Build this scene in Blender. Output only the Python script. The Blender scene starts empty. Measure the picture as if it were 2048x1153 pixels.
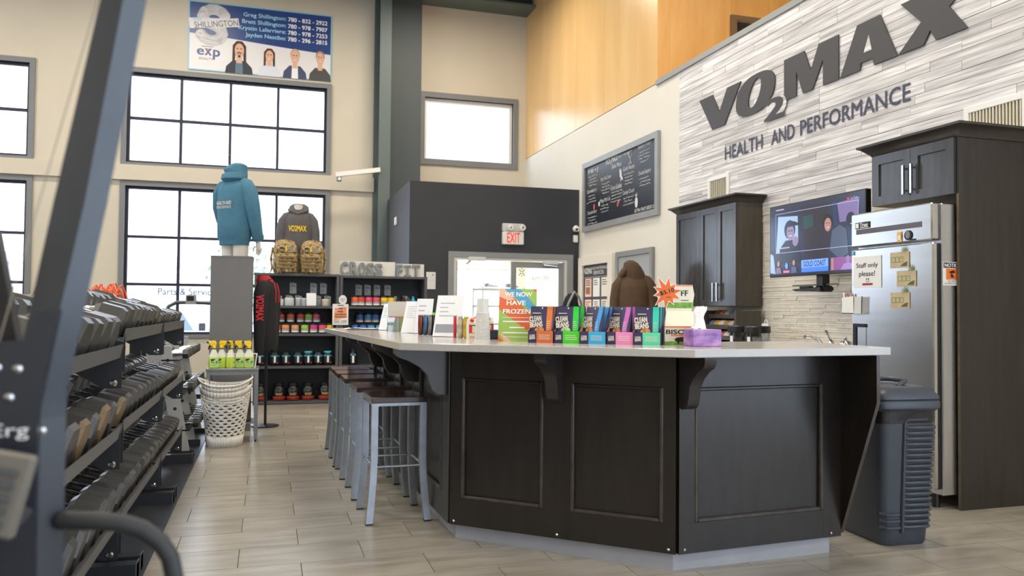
import bpy, math, random
from mathutils import Matrix, Vector
random.seed(7)
R = math.radians
PI = math.pi
scene = bpy.context.scene
COL = scene.collection

# ---------------- camera, world, lights, exposure ----------------
YAW, PITCH, ROLL = R(17.0), R(1.58), R(0.5)
fwd = Vector((math.sin(YAW) * math.cos(PITCH), math.cos(YAW) * math.cos(PITCH), math.sin(PITCH)))
rgt = Vector((math.cos(YAW), -math.sin(YAW), 0))
upv = rgt.cross(fwd)
r2 = rgt * math.cos(ROLL) + upv * math.sin(ROLL)
u2 = -rgt * math.sin(ROLL) + upv * math.cos(ROLL)
cam_data = bpy.data.cameras.new('camera')
cam = bpy.data.objects.new('camera', cam_data)
COL.objects.link(cam)
cam.matrix_world = Matrix(((r2.x, u2.x, -fwd.x, 0), (r2.y, u2.y, -fwd.y, 0), (r2.z, u2.z, -fwd.z, 1.24), (0, 0, 0, 1)))
cam_data.sensor_width = 36.0
cam_data.lens = 1600 / 2048 * 36.0
cam_data.clip_start = 0.05
cam_data.clip_end = 300
cam_data.dof.use_dof = True
cam_data.dof.focus_distance = 4.9
cam_data.dof.aperture_fstop = 3.2
scene.camera = cam

world = bpy.data.worlds.new('overcast_sky')
scene.world = world
world.use_nodes = True
bg = world.node_tree.nodes['Background']
bg.inputs[0].default_value = (0.80, 0.89, 1.0, 1)
bg.inputs[1].default_value = 5.0

def light(name, kind, loc, rot, energy, color=(1, 1, 1), size=1.0, size_y=None, portal=False):
    d = bpy.data.lights.new(name, kind)
    d.energy = energy
    d.color = color
    if kind == 'AREA':
        d.shape = 'RECTANGLE'
        d.size = size
        d.size_y = size_y or size
        if portal:
            d.cycles.is_portal = True
    if kind == 'SUN':
        d.angle = R(3)
    o = bpy.data.objects.new(name, d)
    COL.objects.link(o)
    o.location = loc
    o.rotation_euler = rot
    return o

light('sun', 'SUN', (20, -10, 30), (R(42), R(-28), 0), 2.0, (1, 0.97, 0.92))
# ceiling lamps of the hall (above the picture)
for lx in (-6.0, -1.6, 2.8):
    for ly in (-1.5, 3.5, 8.0, 12.5):
        light('high_bay_lamp', 'AREA', (lx, ly, 7.0), (0, 0, 0), 122, (1.0, 0.915, 0.79), 1.3, 0.5)
light('vestibule_fill', 'AREA', (3.5, 13.7, 3.0), (0, 0, 0), 150, (1.0, 0.95, 0.84), 1.2, 0.4)  # added fill that brightens the vestibule; no fixture stands for it
light('loft_lamp', 'AREA', (7.0, 5.0, 7.0), (0, 0, 0), 220, (1.0, 0.8, 0.55), 1.5, 0.5)
# daylight portals in the window openings
light('portal', 'AREA', (-0.7, 15.3, 3.1), (R(90), 0, 0), 1, (1, 1, 1), 3.5, 4.8, True)
light('portal', 'AREA', (-5.6, 15.3, 3.1), (R(90), 0, 0), 1, (1, 1, 1), 3.5, 4.8, True)
light('portal', 'AREA', (3.73, 15.3, 4.74), (R(90), 0, 0), 1, (1, 1, 1), 1.9, 1.4, True)
for ly in (5.6, 10.0):
    light('portal', 'AREA', (-9.15, ly, 3.1), (R(90), 0, R(90)), 1, (1, 1, 1), 3.5, 4.8, True)

light('portal', 'AREA', (5.0, -1.25, 2.15), (R(90), 0, R(-90)), 1, (1, 1, 1), 5.5, 3.8, True)
light('portal', 'AREA', (2.5, -5.05, 2.15), (R(-90), 0, 0), 1, (1, 1, 1), 4.2, 4.1, True)
scene.view_settings.view_transform = 'Standard'
scene.view_settings.look = 'None'
scene.view_settings.gamma = 1.0
scene.view_settings.use_curve_mapping = False
scene.view_settings.exposure = 0.1

# ---------------- materials ----------------
def lin(c):
    r = []
    for v in c:
        v = v / 255.0
        r.append(v / 12.92 if v <= 0.04045 else ((v + 0.055) / 1.055) ** 2.4)
    return (r[0], r[1], r[2], 1)

MATS = {}
def mat(name, col=None, rough=0.5, metal=0.0, var=0.0, scale=6.0, stretch=(1, 1, 1), bump=0.0, col2=None, emit=0.0, rnd=0.0, spec=0.5, detail=4):
    if name in MATS:
        return MATS[name]
    m = bpy.data.materials.new(name)
    m.use_nodes = True
    nt = m.node_tree
    p = nt.nodes['Principled BSDF']
    c = lin(col)
    p.inputs['Base Color'].default_value = c
    p.inputs['Roughness'].default_value = rough
    p.inputs['Metallic'].default_value = metal
    p.inputs['Specular IOR Level'].default_value = spec
    N = nt.nodes.new
    L = nt.links.new
    if var or bump or col2:
        tc = N('ShaderNodeTexCoord')
        mp = N('ShaderNodeMapping')
        mp.inputs['Scale'].default_value = stretch
        L(tc.outputs['Object'], mp.inputs['Vector'])
        vec = mp.outputs['Vector']
        if rnd:
            oi = N('ShaderNodeObjectInfo')
            ad = N('ShaderNodeVectorMath')
            ad.operation = 'ADD'
            ml = N('ShaderNodeMath')
            ml.operation = 'MULTIPLY'
            ml.inputs[1].default_value = 37.0
            L(oi.outputs['Random'], ml.inputs[0])
            L(vec, ad.inputs[0])
            L(ml.outputs[0], ad.inputs[1])
            vec = ad.outputs[0]
        nz = N('ShaderNodeTexNoise')
        nz.inputs['Scale'].default_value = scale
        nz.inputs['Detail'].default_value = detail
        L(vec, nz.inputs['Vector'])
        mx = N('ShaderNodeMix')
        mx.data_type = 'RGBA'
        if col2:
            a, b = c, lin(col2)
        else:
            a = tuple(max(0, v * (1 - var)) for v in c[:3]) + (1,)
            b = tuple(v * (1 + var) for v in c[:3]) + (1,)
        mx.inputs['A'].default_value = a
        mx.inputs['B'].default_value = b
        rp = N('ShaderNodeMapRange')
        rp.inputs['From Min'].default_value = 0.3
        rp.inputs['From Max'].default_value = 0.7
        L(nz.outputs['Fac'], rp.inputs['Value'])
        L(rp.outputs['Result'], mx.inputs['Factor'])
        outc = mx.outputs['Result']
        if rnd:
            hs = N('ShaderNodeHueSaturation')
            mr = N('ShaderNodeMapRange')
            mr.inputs['To Min'].default_value = 1 - rnd
            mr.inputs['To Max'].default_value = 1 + rnd
            L(oi.outputs['Random'], mr.inputs['Value'])
            L(mr.outputs['Result'], hs.inputs['Value'])
            L(outc, hs.inputs['Color'])
            outc = hs.outputs['Color']
        L(outc, p.inputs['Base Color'])
        if bump:
            b_ = N('ShaderNodeBump')
            b_.inputs['Strength'].default_value = bump
            b_.inputs['Distance'].default_value = 0.01
            L(nz.outputs['Fac'], b_.inputs['Height'])
            L(b_.outputs['Normal'], p.inputs['Normal'])
    if emit:
        p.inputs['Emission Color'].default_value = c
        p.inputs['Emission Strength'].default_value = emit
    MATS[name] = m
    return m

def glass(name, tint=(255, 255, 255), gloss=0.08, rough=0.02):
    if name in MATS:
        return MATS[name]
    m = bpy.data.materials.new(name)
    m.use_nodes = True
    nt = m.node_tree
    for n in list(nt.nodes):
        nt.nodes.remove(n)
    o = nt.nodes.new('ShaderNodeOutputMaterial')
    t = nt.nodes.new('ShaderNodeBsdfTransparent')
    t.inputs[0].default_value = lin(tint)
    g = nt.nodes.new('ShaderNodeBsdfGlossy')
    g.inputs['Roughness'].default_value = rough
    x = nt.nodes.new('ShaderNodeMixShader')
    x.inputs[0].default_value = gloss
    nt.links.new(t.outputs[0], x.inputs[1])
    nt.links.new(g.outputs[0], x.inputs[2])
    nt.links.new(x.outputs[0], o.inputs[0])
    MATS[name] = m
    return m

def camo():
    if 'camo' in MATS:
        return MATS['camo']
    m = bpy.data.materials.new('camo')
    m.use_nodes = True
    nt = m.node_tree
    p = nt.nodes['Principled BSDF']
    p.inputs['Roughness'].default_value = 0.9
    tc = nt.nodes.new('ShaderNodeTexCoord')
    nz = nt.nodes.new('ShaderNodeTexNoise')
    nz.inputs['Scale'].default_value = 22
    nz.inputs['Detail'].default_value = 2
    cr = nt.nodes.new('ShaderNodeValToRGB')
    cr.color_ramp.interpolation = 'CONSTANT'
    e = cr.color_ramp.elements
    e[0].position = 0.0
    e[0].color = lin((92, 78, 52))
    e[1].position = 0.42
    e[1].color = lin((150, 126, 84))
    for pos, c in ((0.5, (178, 156, 112)), (0.57, (120, 100, 62)), (0.64, (205, 190, 155))):
        q = e.new(pos)
        q.color = lin(c)
    nt.links.new(tc.outputs['Object'], nz.inputs['Vector'])
    nt.links.new(nz.outputs['Fac'], cr.inputs['Fac'])
    nt.links.new(cr.outputs['Color'], p.inputs['Base Color'])
    MATS['camo'] = m
    return m

WHITE = mat('white_plastic', (236, 235, 230), 0.45)
PAPER = mat('paper', (232, 231, 228), 0.8)
BLACK = mat('black_plastic', (20, 20, 22), 0.4)
INK = mat('black_ink', (24, 24, 28), 0.7)
CHROME = mat('chrome', (200, 202, 205), 0.18, 1.0)
STEEL = mat('brushed_steel', (188, 190, 194), 0.28, 1.0, var=0.06, scale=30, stretch=(1, 1, 0.06))
GREYT = mat('grey_trim', (122, 124, 126), 0.55)
NAVYM = mat('dark_mullion', (38, 38, 56), 0.5)
CHAR = mat('charcoal_paint', (52, 54, 60), 0.62, var=0.05, scale=3)
BEIGE = mat('beige_paint', (206, 197, 179), 0.75, var=0.02, scale=2)
CREAM = mat('cream_paint', (222, 217, 205), 0.7, var=0.015, scale=2)
GREENS = mat('green_grey_steel', (96, 108, 106), 0.5, var=0.03, scale=4)
ESPRESSO = mat('espresso_wood', (31, 27, 25), 0.32, var=0.3, scale=7, stretch=(3, 3, 0.5), bump=0.06)
ESPEDGE = mat('espresso_worn_edge', (62, 56, 52), 0.35, var=0.3, scale=20)
SLAB = mat('light_quartz', (178, 175, 170), 0.16, var=0.03, scale=40)
TOEK = mat('toe_kick_grey', (150, 152, 158), 0.4, var=0.06, scale=8)
PANE = glass('window_glass', (250, 252, 255), 0.04, 0.01)

# ---------------- mesh builder ----------------
class MB:
    def __init__(s):
        s.v, s.f, s.m, s.mats = [], [], [], []
    def mi(s, m):
        if m not in s.mats:
            s.mats.append(m)
        return s.mats.index(m)
    def add(s, vs, fs, m, M=None):
        b = len(s.v)
        k = s.mi(m)
        if M is not None:
            vs = [tuple(M @ Vector(p)) for p in vs]
        s.v += [tuple(p) for p in vs]
        for f in fs:
            s.f.append(tuple(i + b for i in f))
            s.m.append(k)
        return s
    def box(s, x0, x1, y0, y1, z0, z1, m, M=None):
        vs = [(x, y, z) for z in (z0, z1) for y in (y0, y1) for x in (x0, x1)]
        return s.add(vs, [(0, 2, 3, 1), (4, 5, 7, 6), (0, 1, 5, 4), (2, 6, 7, 3), (0, 4, 6, 2), (1, 3, 7, 5)], m, M)
    def rbox(s, x0, x1, y0, y1, z0, z1, c, m, M=None):
        A, B = (x0, y0, z0), (x1, y1, z1)
        vs, idx = [], {}
        for i in range(8):
            b = [(i >> k) & 1 for k in range(3)]
            for ax in range(3):
                p = []
                for k in range(3):
                    e = (A, B)[b[k]][k]
                    p.append(e if k == ax else e + (c if b[k] == 0 else -c))
                idx[(i, ax)] = len(vs)
                vs.append(tuple(p))
        fs = []
        for ax in range(3):
            o = [k for k in range(3) if k != ax]
            for sd in (0, 1):
                q = []
                for (a, b) in ((0, 0), (1, 0), (1, 1), (0, 1)):
                    i = (sd << ax) | (a << o[0]) | (b << o[1])
                    q.append(idx[(i, ax)])
                fs.append(tuple(q))
        for ax in range(3):
            o = [k for k in range(3) if k != ax]
            for a in (0, 1):
                for b in (0, 1):
                    i0 = (a << o[0]) | (b << o[1])
                    i1 = i0 | (1 << ax)
                    fs.append((idx[(i0, o[0])], idx[(i1, o[0])], idx[(i1, o[1])], idx[(i0, o[1])]))
        for i in range(8):
            fs.append((idx[(i, 0)], idx[(i, 1)], idx[(i, 2)]))
        return s.add(vs, fs, m, M)
    def loft(s, rings, m, cap=True, M=None):
        n = len(rings[0])
        vs = [p for r in rings for p in r]
        fs = []
        for k in range(len(rings) - 1):
            for i in range(n):
                j = (i + 1) % n
                fs.append((k * n + i, k * n + j, (k + 1) * n + j, (k + 1) * n + i))
        if cap:
            fs.append(tuple(range(n - 1, -1, -1)))
            fs.append(tuple((len(rings) - 1) * n + i for i in range(n)))
        return s.add(vs, fs, m, M)
    def lathe(s, prof, m, n=16, c=(0, 0, 0), sx=1, sy=1, cap=True, M=None, a0=0):
        rings = [[(c[0] + r * sx * math.cos(a0 + 2 * PI * i / n), c[1] + r * sy * math.sin(a0 + 2 * PI * i / n), c[2] + z) for i in range(n)] for r, z in prof]
        return s.loft(rings, m, cap, M)
    def tube(s, pts, r, m, n=8, cap=True, M=None, flat=1.0):
        pts = [Vector(p) for p in pts]
        rs = r if isinstance(r, (list, tuple)) else [r] * len(pts)
        rings = []
        ref = None
        for i, p in enumerate(pts):
            t = (pts[min(i + 1, len(pts) - 1)] - pts[max(i - 1, 0)]).normalized()
            if ref is None:
                ref = Vector((0, 0, 1)) if abs(t.z) < 0.9 else Vector((1, 0, 0))
            a = (ref - t * ref.dot(t)).normalized()
            ref = a
            b = t.cross(a)
            rings.append([tuple(p + (a * math.cos(2 * PI * k / n) + b * math.sin(2 * PI * k / n) * flat) * rs[i]) for k in range(n)])
        return s.loft(rings, m, cap, M)
    def cyl(s, p0, p1, r, m, n=12, r1=None, M=None):
        return s.tube([p0, p1], [r, r if r1 is None else r1], m, n, True, M)
    def bar(s, p0, p1, w, h, m, M=None):
        p0, p1 = Vector(p0), Vector(p1)
        t = (p1 - p0).normalized()
        ref = Vector((0, 0, 1)) if abs(t.z) < 0.9 else Vector((0, 1, 0))
        a = t.cross(ref).normalized()
        b = a.cross(t).normalized()
        rings = [[tuple(p + a * x * w / 2 + b * y * h / 2) for x, y in ((-1, -1), (1, -1), (1, 1), (-1, 1))] for p in (p0, p1)]
        return s.loft(rings, m, True, M)
    def ell(s, c, r, m, nu=14, nv=8, M=None):
        prof = [(math.sin(PI * (k + 0.02) / (nv + 0.04)), -math.cos(PI * (k + 0.02) / (nv + 0.04))) for k in range(nv + 1)]
        rings = [[(c[0] + q * r[0] * math.cos(2 * PI * i / nu), c[1] + q * r[1] * math.sin(2 * PI * i / nu), c[2] + z * r[2]) for i in range(nu)] for q, z in prof]
        return s.loft(rings, m, True, M)
    def prism(s, poly, y0, y1, m, M=None):          # outline in x,z; extruded along y
        n = len(poly)
        vs = [(x, y0, z) for x, z in poly] + [(x, y1, z) for x, z in poly]
        fs = [tuple(range(n)), tuple(range(2 * n - 1, n - 1, -1))] + [(i, i + n, (i + 1) % n + n, (i + 1) % n) for i in range(n)]
        return s.add(vs, fs, m, M)
    def prismz(s, poly, z0, z1, m, M=None):         # outline in x,y; extruded along z
        n = len(poly)
        vs = [(x, y, z0) for x, y in poly] + [(x, y, z1) for x, y in poly]
        fs = [tuple(range(n - 1, -1, -1)), tuple(range(n, 2 * n))] + [(i, (i + 1) % n, (i + 1) % n + n, i + n) for i in range(n)]
        return s.add(vs, fs, m, M)
    def poly(s, pts, y, m, M=None):                 # flat print in x,z at depth y
        return s.add([(x, y, z) for x, z in pts], [tuple(range(len(pts)))], m, M)
    def rect(s, x0, x1, z0, z1, y, m, M=None):
        return s.poly([(x0, z0), (x1, z0), (x1, z1), (x0, z1)], y, m, M)
    def disc(s, x, z, rx, rz, y, m, n=16, M=None, rot=0.0):
        c, q = math.cos(rot), math.sin(rot)
        pts = []
        for i in range(n):
            a, b = rx * math.cos(2 * PI * i / n), rz * math.sin(2 * PI * i / n)
            pts.append((x + a * c - b * q, z + a * q + b * c))
        return s.poly(pts, y, m, M)
    def text(s, t, x, z, w, h, y, m, bold=0.0, rot=0.0, shear=0.0, align='C', M=None, mirror=False):
        vs, fs = glyphs(t, 0.0)
        x0 = min(p[0] for p in vs)
        x1 = max(p[0] for p in vs)
        z0 = min(p[1] for p in vs)
        z1 = max(p[1] for p in vs)
        kz = h / (z1 - z0)
        kx = (w / (x1 - x0)) if w else kz
        W = (x1 - x0) * kx
        out = []
        c, q = math.cos(rot), math.sin(rot)
        for p in vs:
            a = (p[0] - x0) * kx - (W / 2 if align == 'C' else (W if align == 'R' else 0))
            b = (p[1] - z0) * kz - h / 2
            a += shear * b
            if mirror:
                a = -a
            out.append((x + a * c - b * q, y, z + a * q + b * c))
        s.add(out, fs, m, M)
        if bold > 0.008:          # heavier strokes: the same letters drawn again, slightly apart
            dx, dz = bold * 0.9 * kx, bold * 0.55 * kz
            for j, (ax, az) in enumerate(((-dx, dz), (dx, -dz), (-dx, -dz), (dx, dz))):
                s.add([(p[0] + ax * c - az * q, p[1] - 0.00004 * (j + 1), p[2] + ax * q + az * c) for p in out], fs, m, M)
        return s
    def lines(s, x0, x1, z0, z1, n, y, m, fill=0.45, jit=0.25):   # rows of tiny print too small to read
        p = (z1 - z0) / n
        for i in range(n):
            zz = z1 - (i + 0.5) * p
            xe = x1 - (x1 - x0) * jit * random.random()
            s.rect(x0, xe, zz - p * fill / 2, zz + p * fill / 2, y, m)
        return s
    def mesh(s, name, sharp=38):
        me = bpy.data.meshes.new(name)
        me.from_pydata(s.v, [], s.f)
        for m in s.mats:
            me.materials.append(m)
        for p, k in zip(me.polygons, s.m):
            p.material_index = k
            p.use_smooth = True
        me.update()
        me.set_sharp_from_angle(angle=R(sharp))
        return me

GLY = {}
def glyphs(t, bold):
    key = (t, bold)
    if key not in GLY:
        cu = bpy.data.curves.new('lettering', 'FONT')
        cu.body = t
        cu.resolution_u = 3
        cu.offset = bold
        cu.fill_mode = 'BOTH'
        o = bpy.data.objects.new('lettering', cu)
        COL.objects.link(o)
        bpy.context.view_layer.update()
        me = bpy.data.meshes.new_from_object(o.evaluated_get(bpy.context.evaluated_depsgraph_get()))
        GLY[key] = ([(v.co.x, v.co.y) for v in me.vertices], [tuple(p.vertices) for p in me.polygons])
        bpy.data.objects.remove(o)
        bpy.data.meshes.remove(me)
        bpy.data.curves.remove(cu)
    return GLY[key]

# ---------------- objects ----------------
def obj(name, mb, parent=None, loc=(0, 0, 0), rz=0.0, rot=None, label=None):
    me = mb.mesh(name) if isinstance(mb, MB) else mb
    o = bpy.data.objects.new(name, me)
    COL.objects.link(o)
    o.location = loc
    o.rotation_euler = rot if rot else (0, 0, rz)
    if parent is not None:
        o.parent = parent
    if label:
        o['label'] = label
    return o

def tag(o, label, cat, group=None):
    o['label'] = label
    o['category'] = cat
    if group:
        o['group'] = group
    return o

def thing(name, label, cat, loc=(0, 0, 0), rz=0.0, group=None, rot=None):
    o = bpy.data.objects.new(name, None)
    o.empty_display_size = 0.1
    COL.objects.link(o)
    o.location = loc
    o.rotation_euler = rot if rot else (0, 0, rz)
    return tag(o, label, cat, group)

def struct(name, mb, parent=None, loc=(0, 0, 0), rz=0.0):
    o = obj(name, mb, parent, loc, rz)
    o['kind'] = 'structure'
    return o

def sthing(name, loc=(0, 0, 0), rz=0.0):
    o = bpy.data.objects.new(name, None)
    o.empty_display_size = 0.1
    COL.objects.link(o)
    o.location = loc
    o.rotation_euler = (0, 0, rz)
    o['kind'] = 'structure'
    return o

ORD = ['first', 'second', 'third', 'fourth', 'fifth', 'sixth', 'seventh', 'eighth', 'ninth', 'tenth', 'eleventh', 'twelfth']
SHARE = {}
def shared(key, make):
    if key not in SHARE:
        SHARE[key] = make().mesh(key)
    return SHARE[key]

def cells(x0, x1, z0, z1, holes):
    """rectangles that cover a wall face around its openings"""
    xs = sorted({x0, x1, *[h[0] for h in holes], *[h[1] for h in holes]})
    zs = sorted({z0, z1, *[h[2] for h in holes], *[h[3] for h in holes]})
    out = []
    for a, b in zip(xs, xs[1:]):
        run = None
        for c, d in zip(zs, zs[1:]):
            mx, mz = (a + b) / 2, (c + d) / 2
            solid = not any(h[0] < mx < h[1] and h[2] < mz < h[3] for h in holes)
            if solid and run:
                run[3] = d
            elif solid:
                run = [a, b, c, d]
                out.append(run)
            else:
                run = None
    return out
# ================= the room =================
W = 4.9          # right wall plane
YA = 15.15       # far wall plane
YV = 12.27       # front of the entrance vestibule
grout = mat('tile_grout', (84, 78, 72), 0.8)
TILE = mat('taupe_floor_tile', (168, 162, 150), 0.28, scale=3.0, stretch=(1.0, 5.0, 1), col2=(138, 130, 116), rnd=0.07, bump=0.03, detail=6)
RUB = mat('black_rubber_mat', (47, 49, 54), 0.42, var=0.18, scale=14, bump=0.02)

m = MB()
m.box(-9, W + 0.2, -5, YA, -0.2, -0.004, grout)
floor = struct('floor', m)
TW, TH, G = 0.6, 0.3135, 0.004
tile = shared('floor_tile', lambda: MB().box(-TW / 2 + G / 2, TW / 2 - G / 2, -TH / 2 + G / 2, TH / 2 - G / 2, -0.006, 0.0, TILE))
nt = 0
rest = MB()
for r in range(-2, 24):
    y = 4.055 + TH * (r + 0.5)
    off = -0.115 if r % 2 == 0 else 0.177
    for c in range(-2, 10):
        x = off + TW * (c + 0.5)
        lim = -0.525
        if x - TW / 2 < lim - 0.55 or x + TW / 2 > W + 0.3:
            continue
        # tiles near the camera axis are single parts; those hidden behind the bar go into the rest
        vis = (y < 3.9) or (x < 1.25) or (x > 2.9 and y < 5)
        if r * 0 == 0 and vis and nt < 290 and x - 0.2 < y * 1.15 and x + TW / 2 > lim:
            obj('floor_tile', tile, floor, (x, y, 0))
            nt += 1
        else:
            rest.box(x - TW / 2 + G / 2, x + TW / 2 - G / 2, y - TH / 2 + G / 2, y + TH / 2 - G / 2, -0.006, 0, TILE)
for r in list(range(-28, -2)) + list(range(24, 36)):
    y = 4.055 + TH * (r + 0.5)
    off = -0.115 if r % 2 == 0 else 0.177
    for c in range(-2, 9):
        x = off + TW * (c + 0.5)
        rest.box(x - TW / 2 + G / 2, x + TW / 2 - G / 2, y - TH / 2 + G / 2, y + TH / 2 - G / 2, -0.006, 0, TILE)
o = obj('floor_tile_field', rest, floor)
o['kind'] = 'stuff'

m = MB()
for i in range(-4, 13):
    for j in range(7):
        y0 = 0.05 + i * 1.22
        x1 = -0.527 - j * 1.22
        if y0 < -5 or y0 > YA:
            continue
        m.box(x1 - 1.216, x1, y0, min(y0 + 1.216, YA - 0.02), -0.003, 0.004, RUB)
struct('floor_rubber', m)

# ---- far wall with its windows ----
UW = (3.75, 5.33)
LW = (0.76, 3.34)
wins = []
for k, (a, b) in enumerate(((-2.38, 1.0), (-7.12, -3.88))):
    wins += [(a, b, *UW, 4), (a, b, *LW, 4)]
holes = [w[:4] for w in wins] + [(2.84, 4.62, 4.14, 5.34), (2.95, 4.60, 0.0, 2.12)]
m = MB()
for a, b, c, d in cells(-9, 9, 0, 7.5, holes):
    m.box(a, b, YA, YA + 0.25, c, d, BEIGE)
wall_far = struct('wall_far', m)
m = MB()
m.box(-9, 1.88, YA - 0.07, YA, 3.435, 3.70, BEIGE)
struct('trim_1', m)

def window(n, x0, x1, z0, z1, nx, nz, fr=0.085):
    w = sthing('window_%d' % n, (0, YA, 0))
    f = MB()
    for a, b, c, d in cells(x0 - fr, x1 + fr, z0 - fr * 0.75, z1 + fr, [(x0, x1, z0, z1)]):
        f.box(a, b, -0.035, 0.10, c, d, GREYT)
    obj('frame', f, w)
    g = MB()
    t = 0.045
    for a, b, c, d in cells(x0, x1, z0, z1, [(x0 + t, x1 - t, z0 + t, z1 - t)]):
        g.box(a, b, 0.05, 0.12, c, d, NAVYM)
    obj('sash', g, w)
    xs = [x0 + t + (x1 - x0 - 2 * t) * i / nx for i in range(nx + 1)]
    zs = [z0 + t + (z1 - z0 - 2 * t) * i / nz for i in range(nz + 1)]
    for xm in xs[1:-1]:
        obj('mullion', MB().box(xm - 0.025, xm + 0.025, 0.05, 0.12, z0 + t, z1 - t, NAVYM), w)
    for zm in zs[1:-1]:
        obj('transom', MB().box(x0 + t, x1 - t, 0.052, 0.118, zm - 0.025, zm + 0.025, NAVYM), w)
    for i in range(nx):
        for j in range(nz):
            obj('pane', MB().box(xs[i], xs[i + 1], 0.082, 0.088, zs[j], zs[j + 1], PANE), w)
    return w

for n, w in enumerate(wins):
    window(n + 1, *w[:4], 4, 2 if w[2] > 3 else 3)
# plain upper window on the right
w = sthing('window_5', (0, YA, 0))
f = MB()
for a, b, c, d in cells(2.735, 4.72, 4.03, 5.44, [(2.84, 4.62, 4.14, 5.34)]):
    f.box(a, b, -0.035, 0.1, c, d, GREYT)
obj('frame', f, w)
f = MB()
for a, b, c, d in cells(2.84, 4.62, 4.14, 5.34, [(2.90, 4.56, 4.17, 5.27)]):
    f.box(a, b, 0.06, 0.15, c, d, WHITE)
obj('sash', f, w)
obj('pane', MB().box(2.90, 4.56, 0.10, 0.106, 4.17, 5.27, PANE), w)

# ---- other outer walls, ceiling ----
lh = [(y - 1.65, y + 1.65, 0.76, 5.4) for y in (5.6, 10.0)]
m = MB()
for a, b, c, d in cells(-5, YA, 0, 7.5, lh):
    m.box(-9.25, -9, a, b, c, d, BEIGE)
struct('wall_left', m)
for k, (a, b, c, d) in enumerate(lh):
    w = sthing('window_%d' % (6 + k), (-9.1, 0, 0))
    f = MB()
    for i in range(5):
        y = a + (b - a) * i / 4
        f.box(-0.05, 0.05, y - 0.03, y + 0.03, c, d, NAVYM)
    for i in range(6):
        z = c + (d - c) * i / 5
        f.box(-0.05, 0.05, a, b, z - 0.03, z + 0.03, NAVYM)
    obj('frame', f, w)
    obj('pane', MB().box(-0.003, 0.003, a, b, c, d, PANE), w)
m = MB()
for a, b, c, d in cells(-9.25, W + 0.2, 0, 7.5, [(0.4, 4.6, 0.1, 4.2)]):
    m.box(a, b, -5.2, -5, c, d, CREAM)
struct('wall_back', m)
w = sthing('door_4', (0, -5.1, 0))
f = MB()
for i in range(5):
    f.box(0.4 + i * 1.05 - 0.04, 0.4 + i * 1.05 + 0.04, -0.03, 0.03, 0.1, 4.2, GREYT)
for i in range(6):
    f.box(0.4, 4.6, -0.03, 0.03, 0.1 + i * 0.82 - 0.04, 0.1 + i * 0.82 + 0.04, GREYT)
obj('frame', f, w)
for i in range(4):
    for j in range(5):
        obj('pane', MB().box(0.44 + i * 1.05, 1.41 + i * 1.05, -0.003, 0.003, 0.14 + j * 0.82, 0.88 + j * 0.82, PANE), w)
struct('ceiling', MB().box(-9.25, W + 0.2, -5.2, YA + 0.3, 7.4, 7.55, mat('dark_ceiling', (58, 58, 62), 0.7)).box(W + 0.2, 9.25, 1.8, YA + 0.3, 7.4, 7.55, mat('dark_ceiling', (58, 58, 62), 0.7)))

# ---- right wall: painted part, plank part, stone part ----
m = MB()
m.box(W, W + 0.2, 1.9, YA, 0, 4.235, CREAM)
m.box(W, W + 0.2, 9.51, YA, 4.235, 4.262, CREAM)
wall_right = struct('wall_right', m)
m = MB()
for a, b, c, d in cells(-5, 1.9, 0, 7.42, [(-4.0, 1.5, 0.25, 4.05)]):
    m.box(W, W + 0.2, a, b, c, d, CREAM)
struct('wall_right_front', m)
w = sthing('window_10', (W + 0.1, 0, 0))
f = MB()
for i in range(6):
    f.box(-0.04, 0.04, -4.0 + i * 1.1 - 0.03, -4.0 + i * 1.1 + 0.03, 0.25, 4.05, NAVYM)
for i in range(4):
    f.box(-0.04, 0.04, -4.0, 1.5, 0.25 + i * 1.267 - 0.03, 0.25 + i * 1.267 + 0.03, NAVYM)
obj('frame', f, w)
for i in range(5):
    for j in range(3):
        obj('pane', MB().box(-0.003, 0.003, -3.97 + i * 1.1, -2.93 + i * 1.1, 0.28 + j * 1.267, 1.487 + j * 1.267, PANE), w)
struct('wall_loft_side', MB().box(W + 0.2, 9.2, 1.8, 1.9, 0, 7.42, CREAM))
struct('trim_2', MB().box(W - 0.03, W + 0.24, 1.9, 9.51, 4.235, 4.30, mat('cap_grey', (150, 152, 150), 0.5)))
PLANK = mat('whitewashed_plank', (172, 168, 168), 0.6, scale=3.2, stretch=(1, 0.55, 12), col2=(238, 236, 235), rnd=0.16, bump=0.06, detail=6)
ph = 0.0745
pln = {}
for L in (0.55, 0.8, 1.05, 1.3):
    pln[L] = shared('plank_%d' % int(L * 100), lambda L=L: MB().rbox(-0.012, 0.0, 0.0015, L - 0.0015, 0.0012, ph - 0.0012, 0.0015, PLANK))
    pln[L].name = 'plank'
rz = 2.30
row = 0
while rz < 4.235 - ph * 0.5:
    y = 8.895
    k = random.random()
    while y > 2.3:
        L = random.choice((0.55, 0.8, 1.05, 1.3))
        if y == 8.895:
            L = (0.55, 0.8, 1.05, 1.3)[row * 3 % 4]
        dp = random.uniform(0, 0.004)
        o = obj('plank', pln[L], wall_right, (W - dp, y - L, rz))
        if rz + ph > 4.235:
            o.scale = (1, 1, (4.235 - rz) / ph)
        y -= L
    rz += ph
    row += 1
STONE = mat('cream_ledgestone', (224, 216, 200), 0.8, scale=9, stretch=(1, 1, 3), col2=(240, 234, 222), bump=0.3)
m = MB()
z = 0.9
while z < 2.30:
    hh = random.choice((0.018, 0.024, 0.032))
    hh = min(hh, 2.30 - z)
    y = 7.135
    while y > 3.9:
        L = random.uniform(0.12, 0.42)
        y1 = max(3.9, y - L)
        d = random.uniform(0.008, 0.018)
        m.box(W - d, W + 0.001, y1 + 0.001, y - 0.001, z + 0.001, z + hh - 0.001, STONE)
        y = y1
    z += hh
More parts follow.
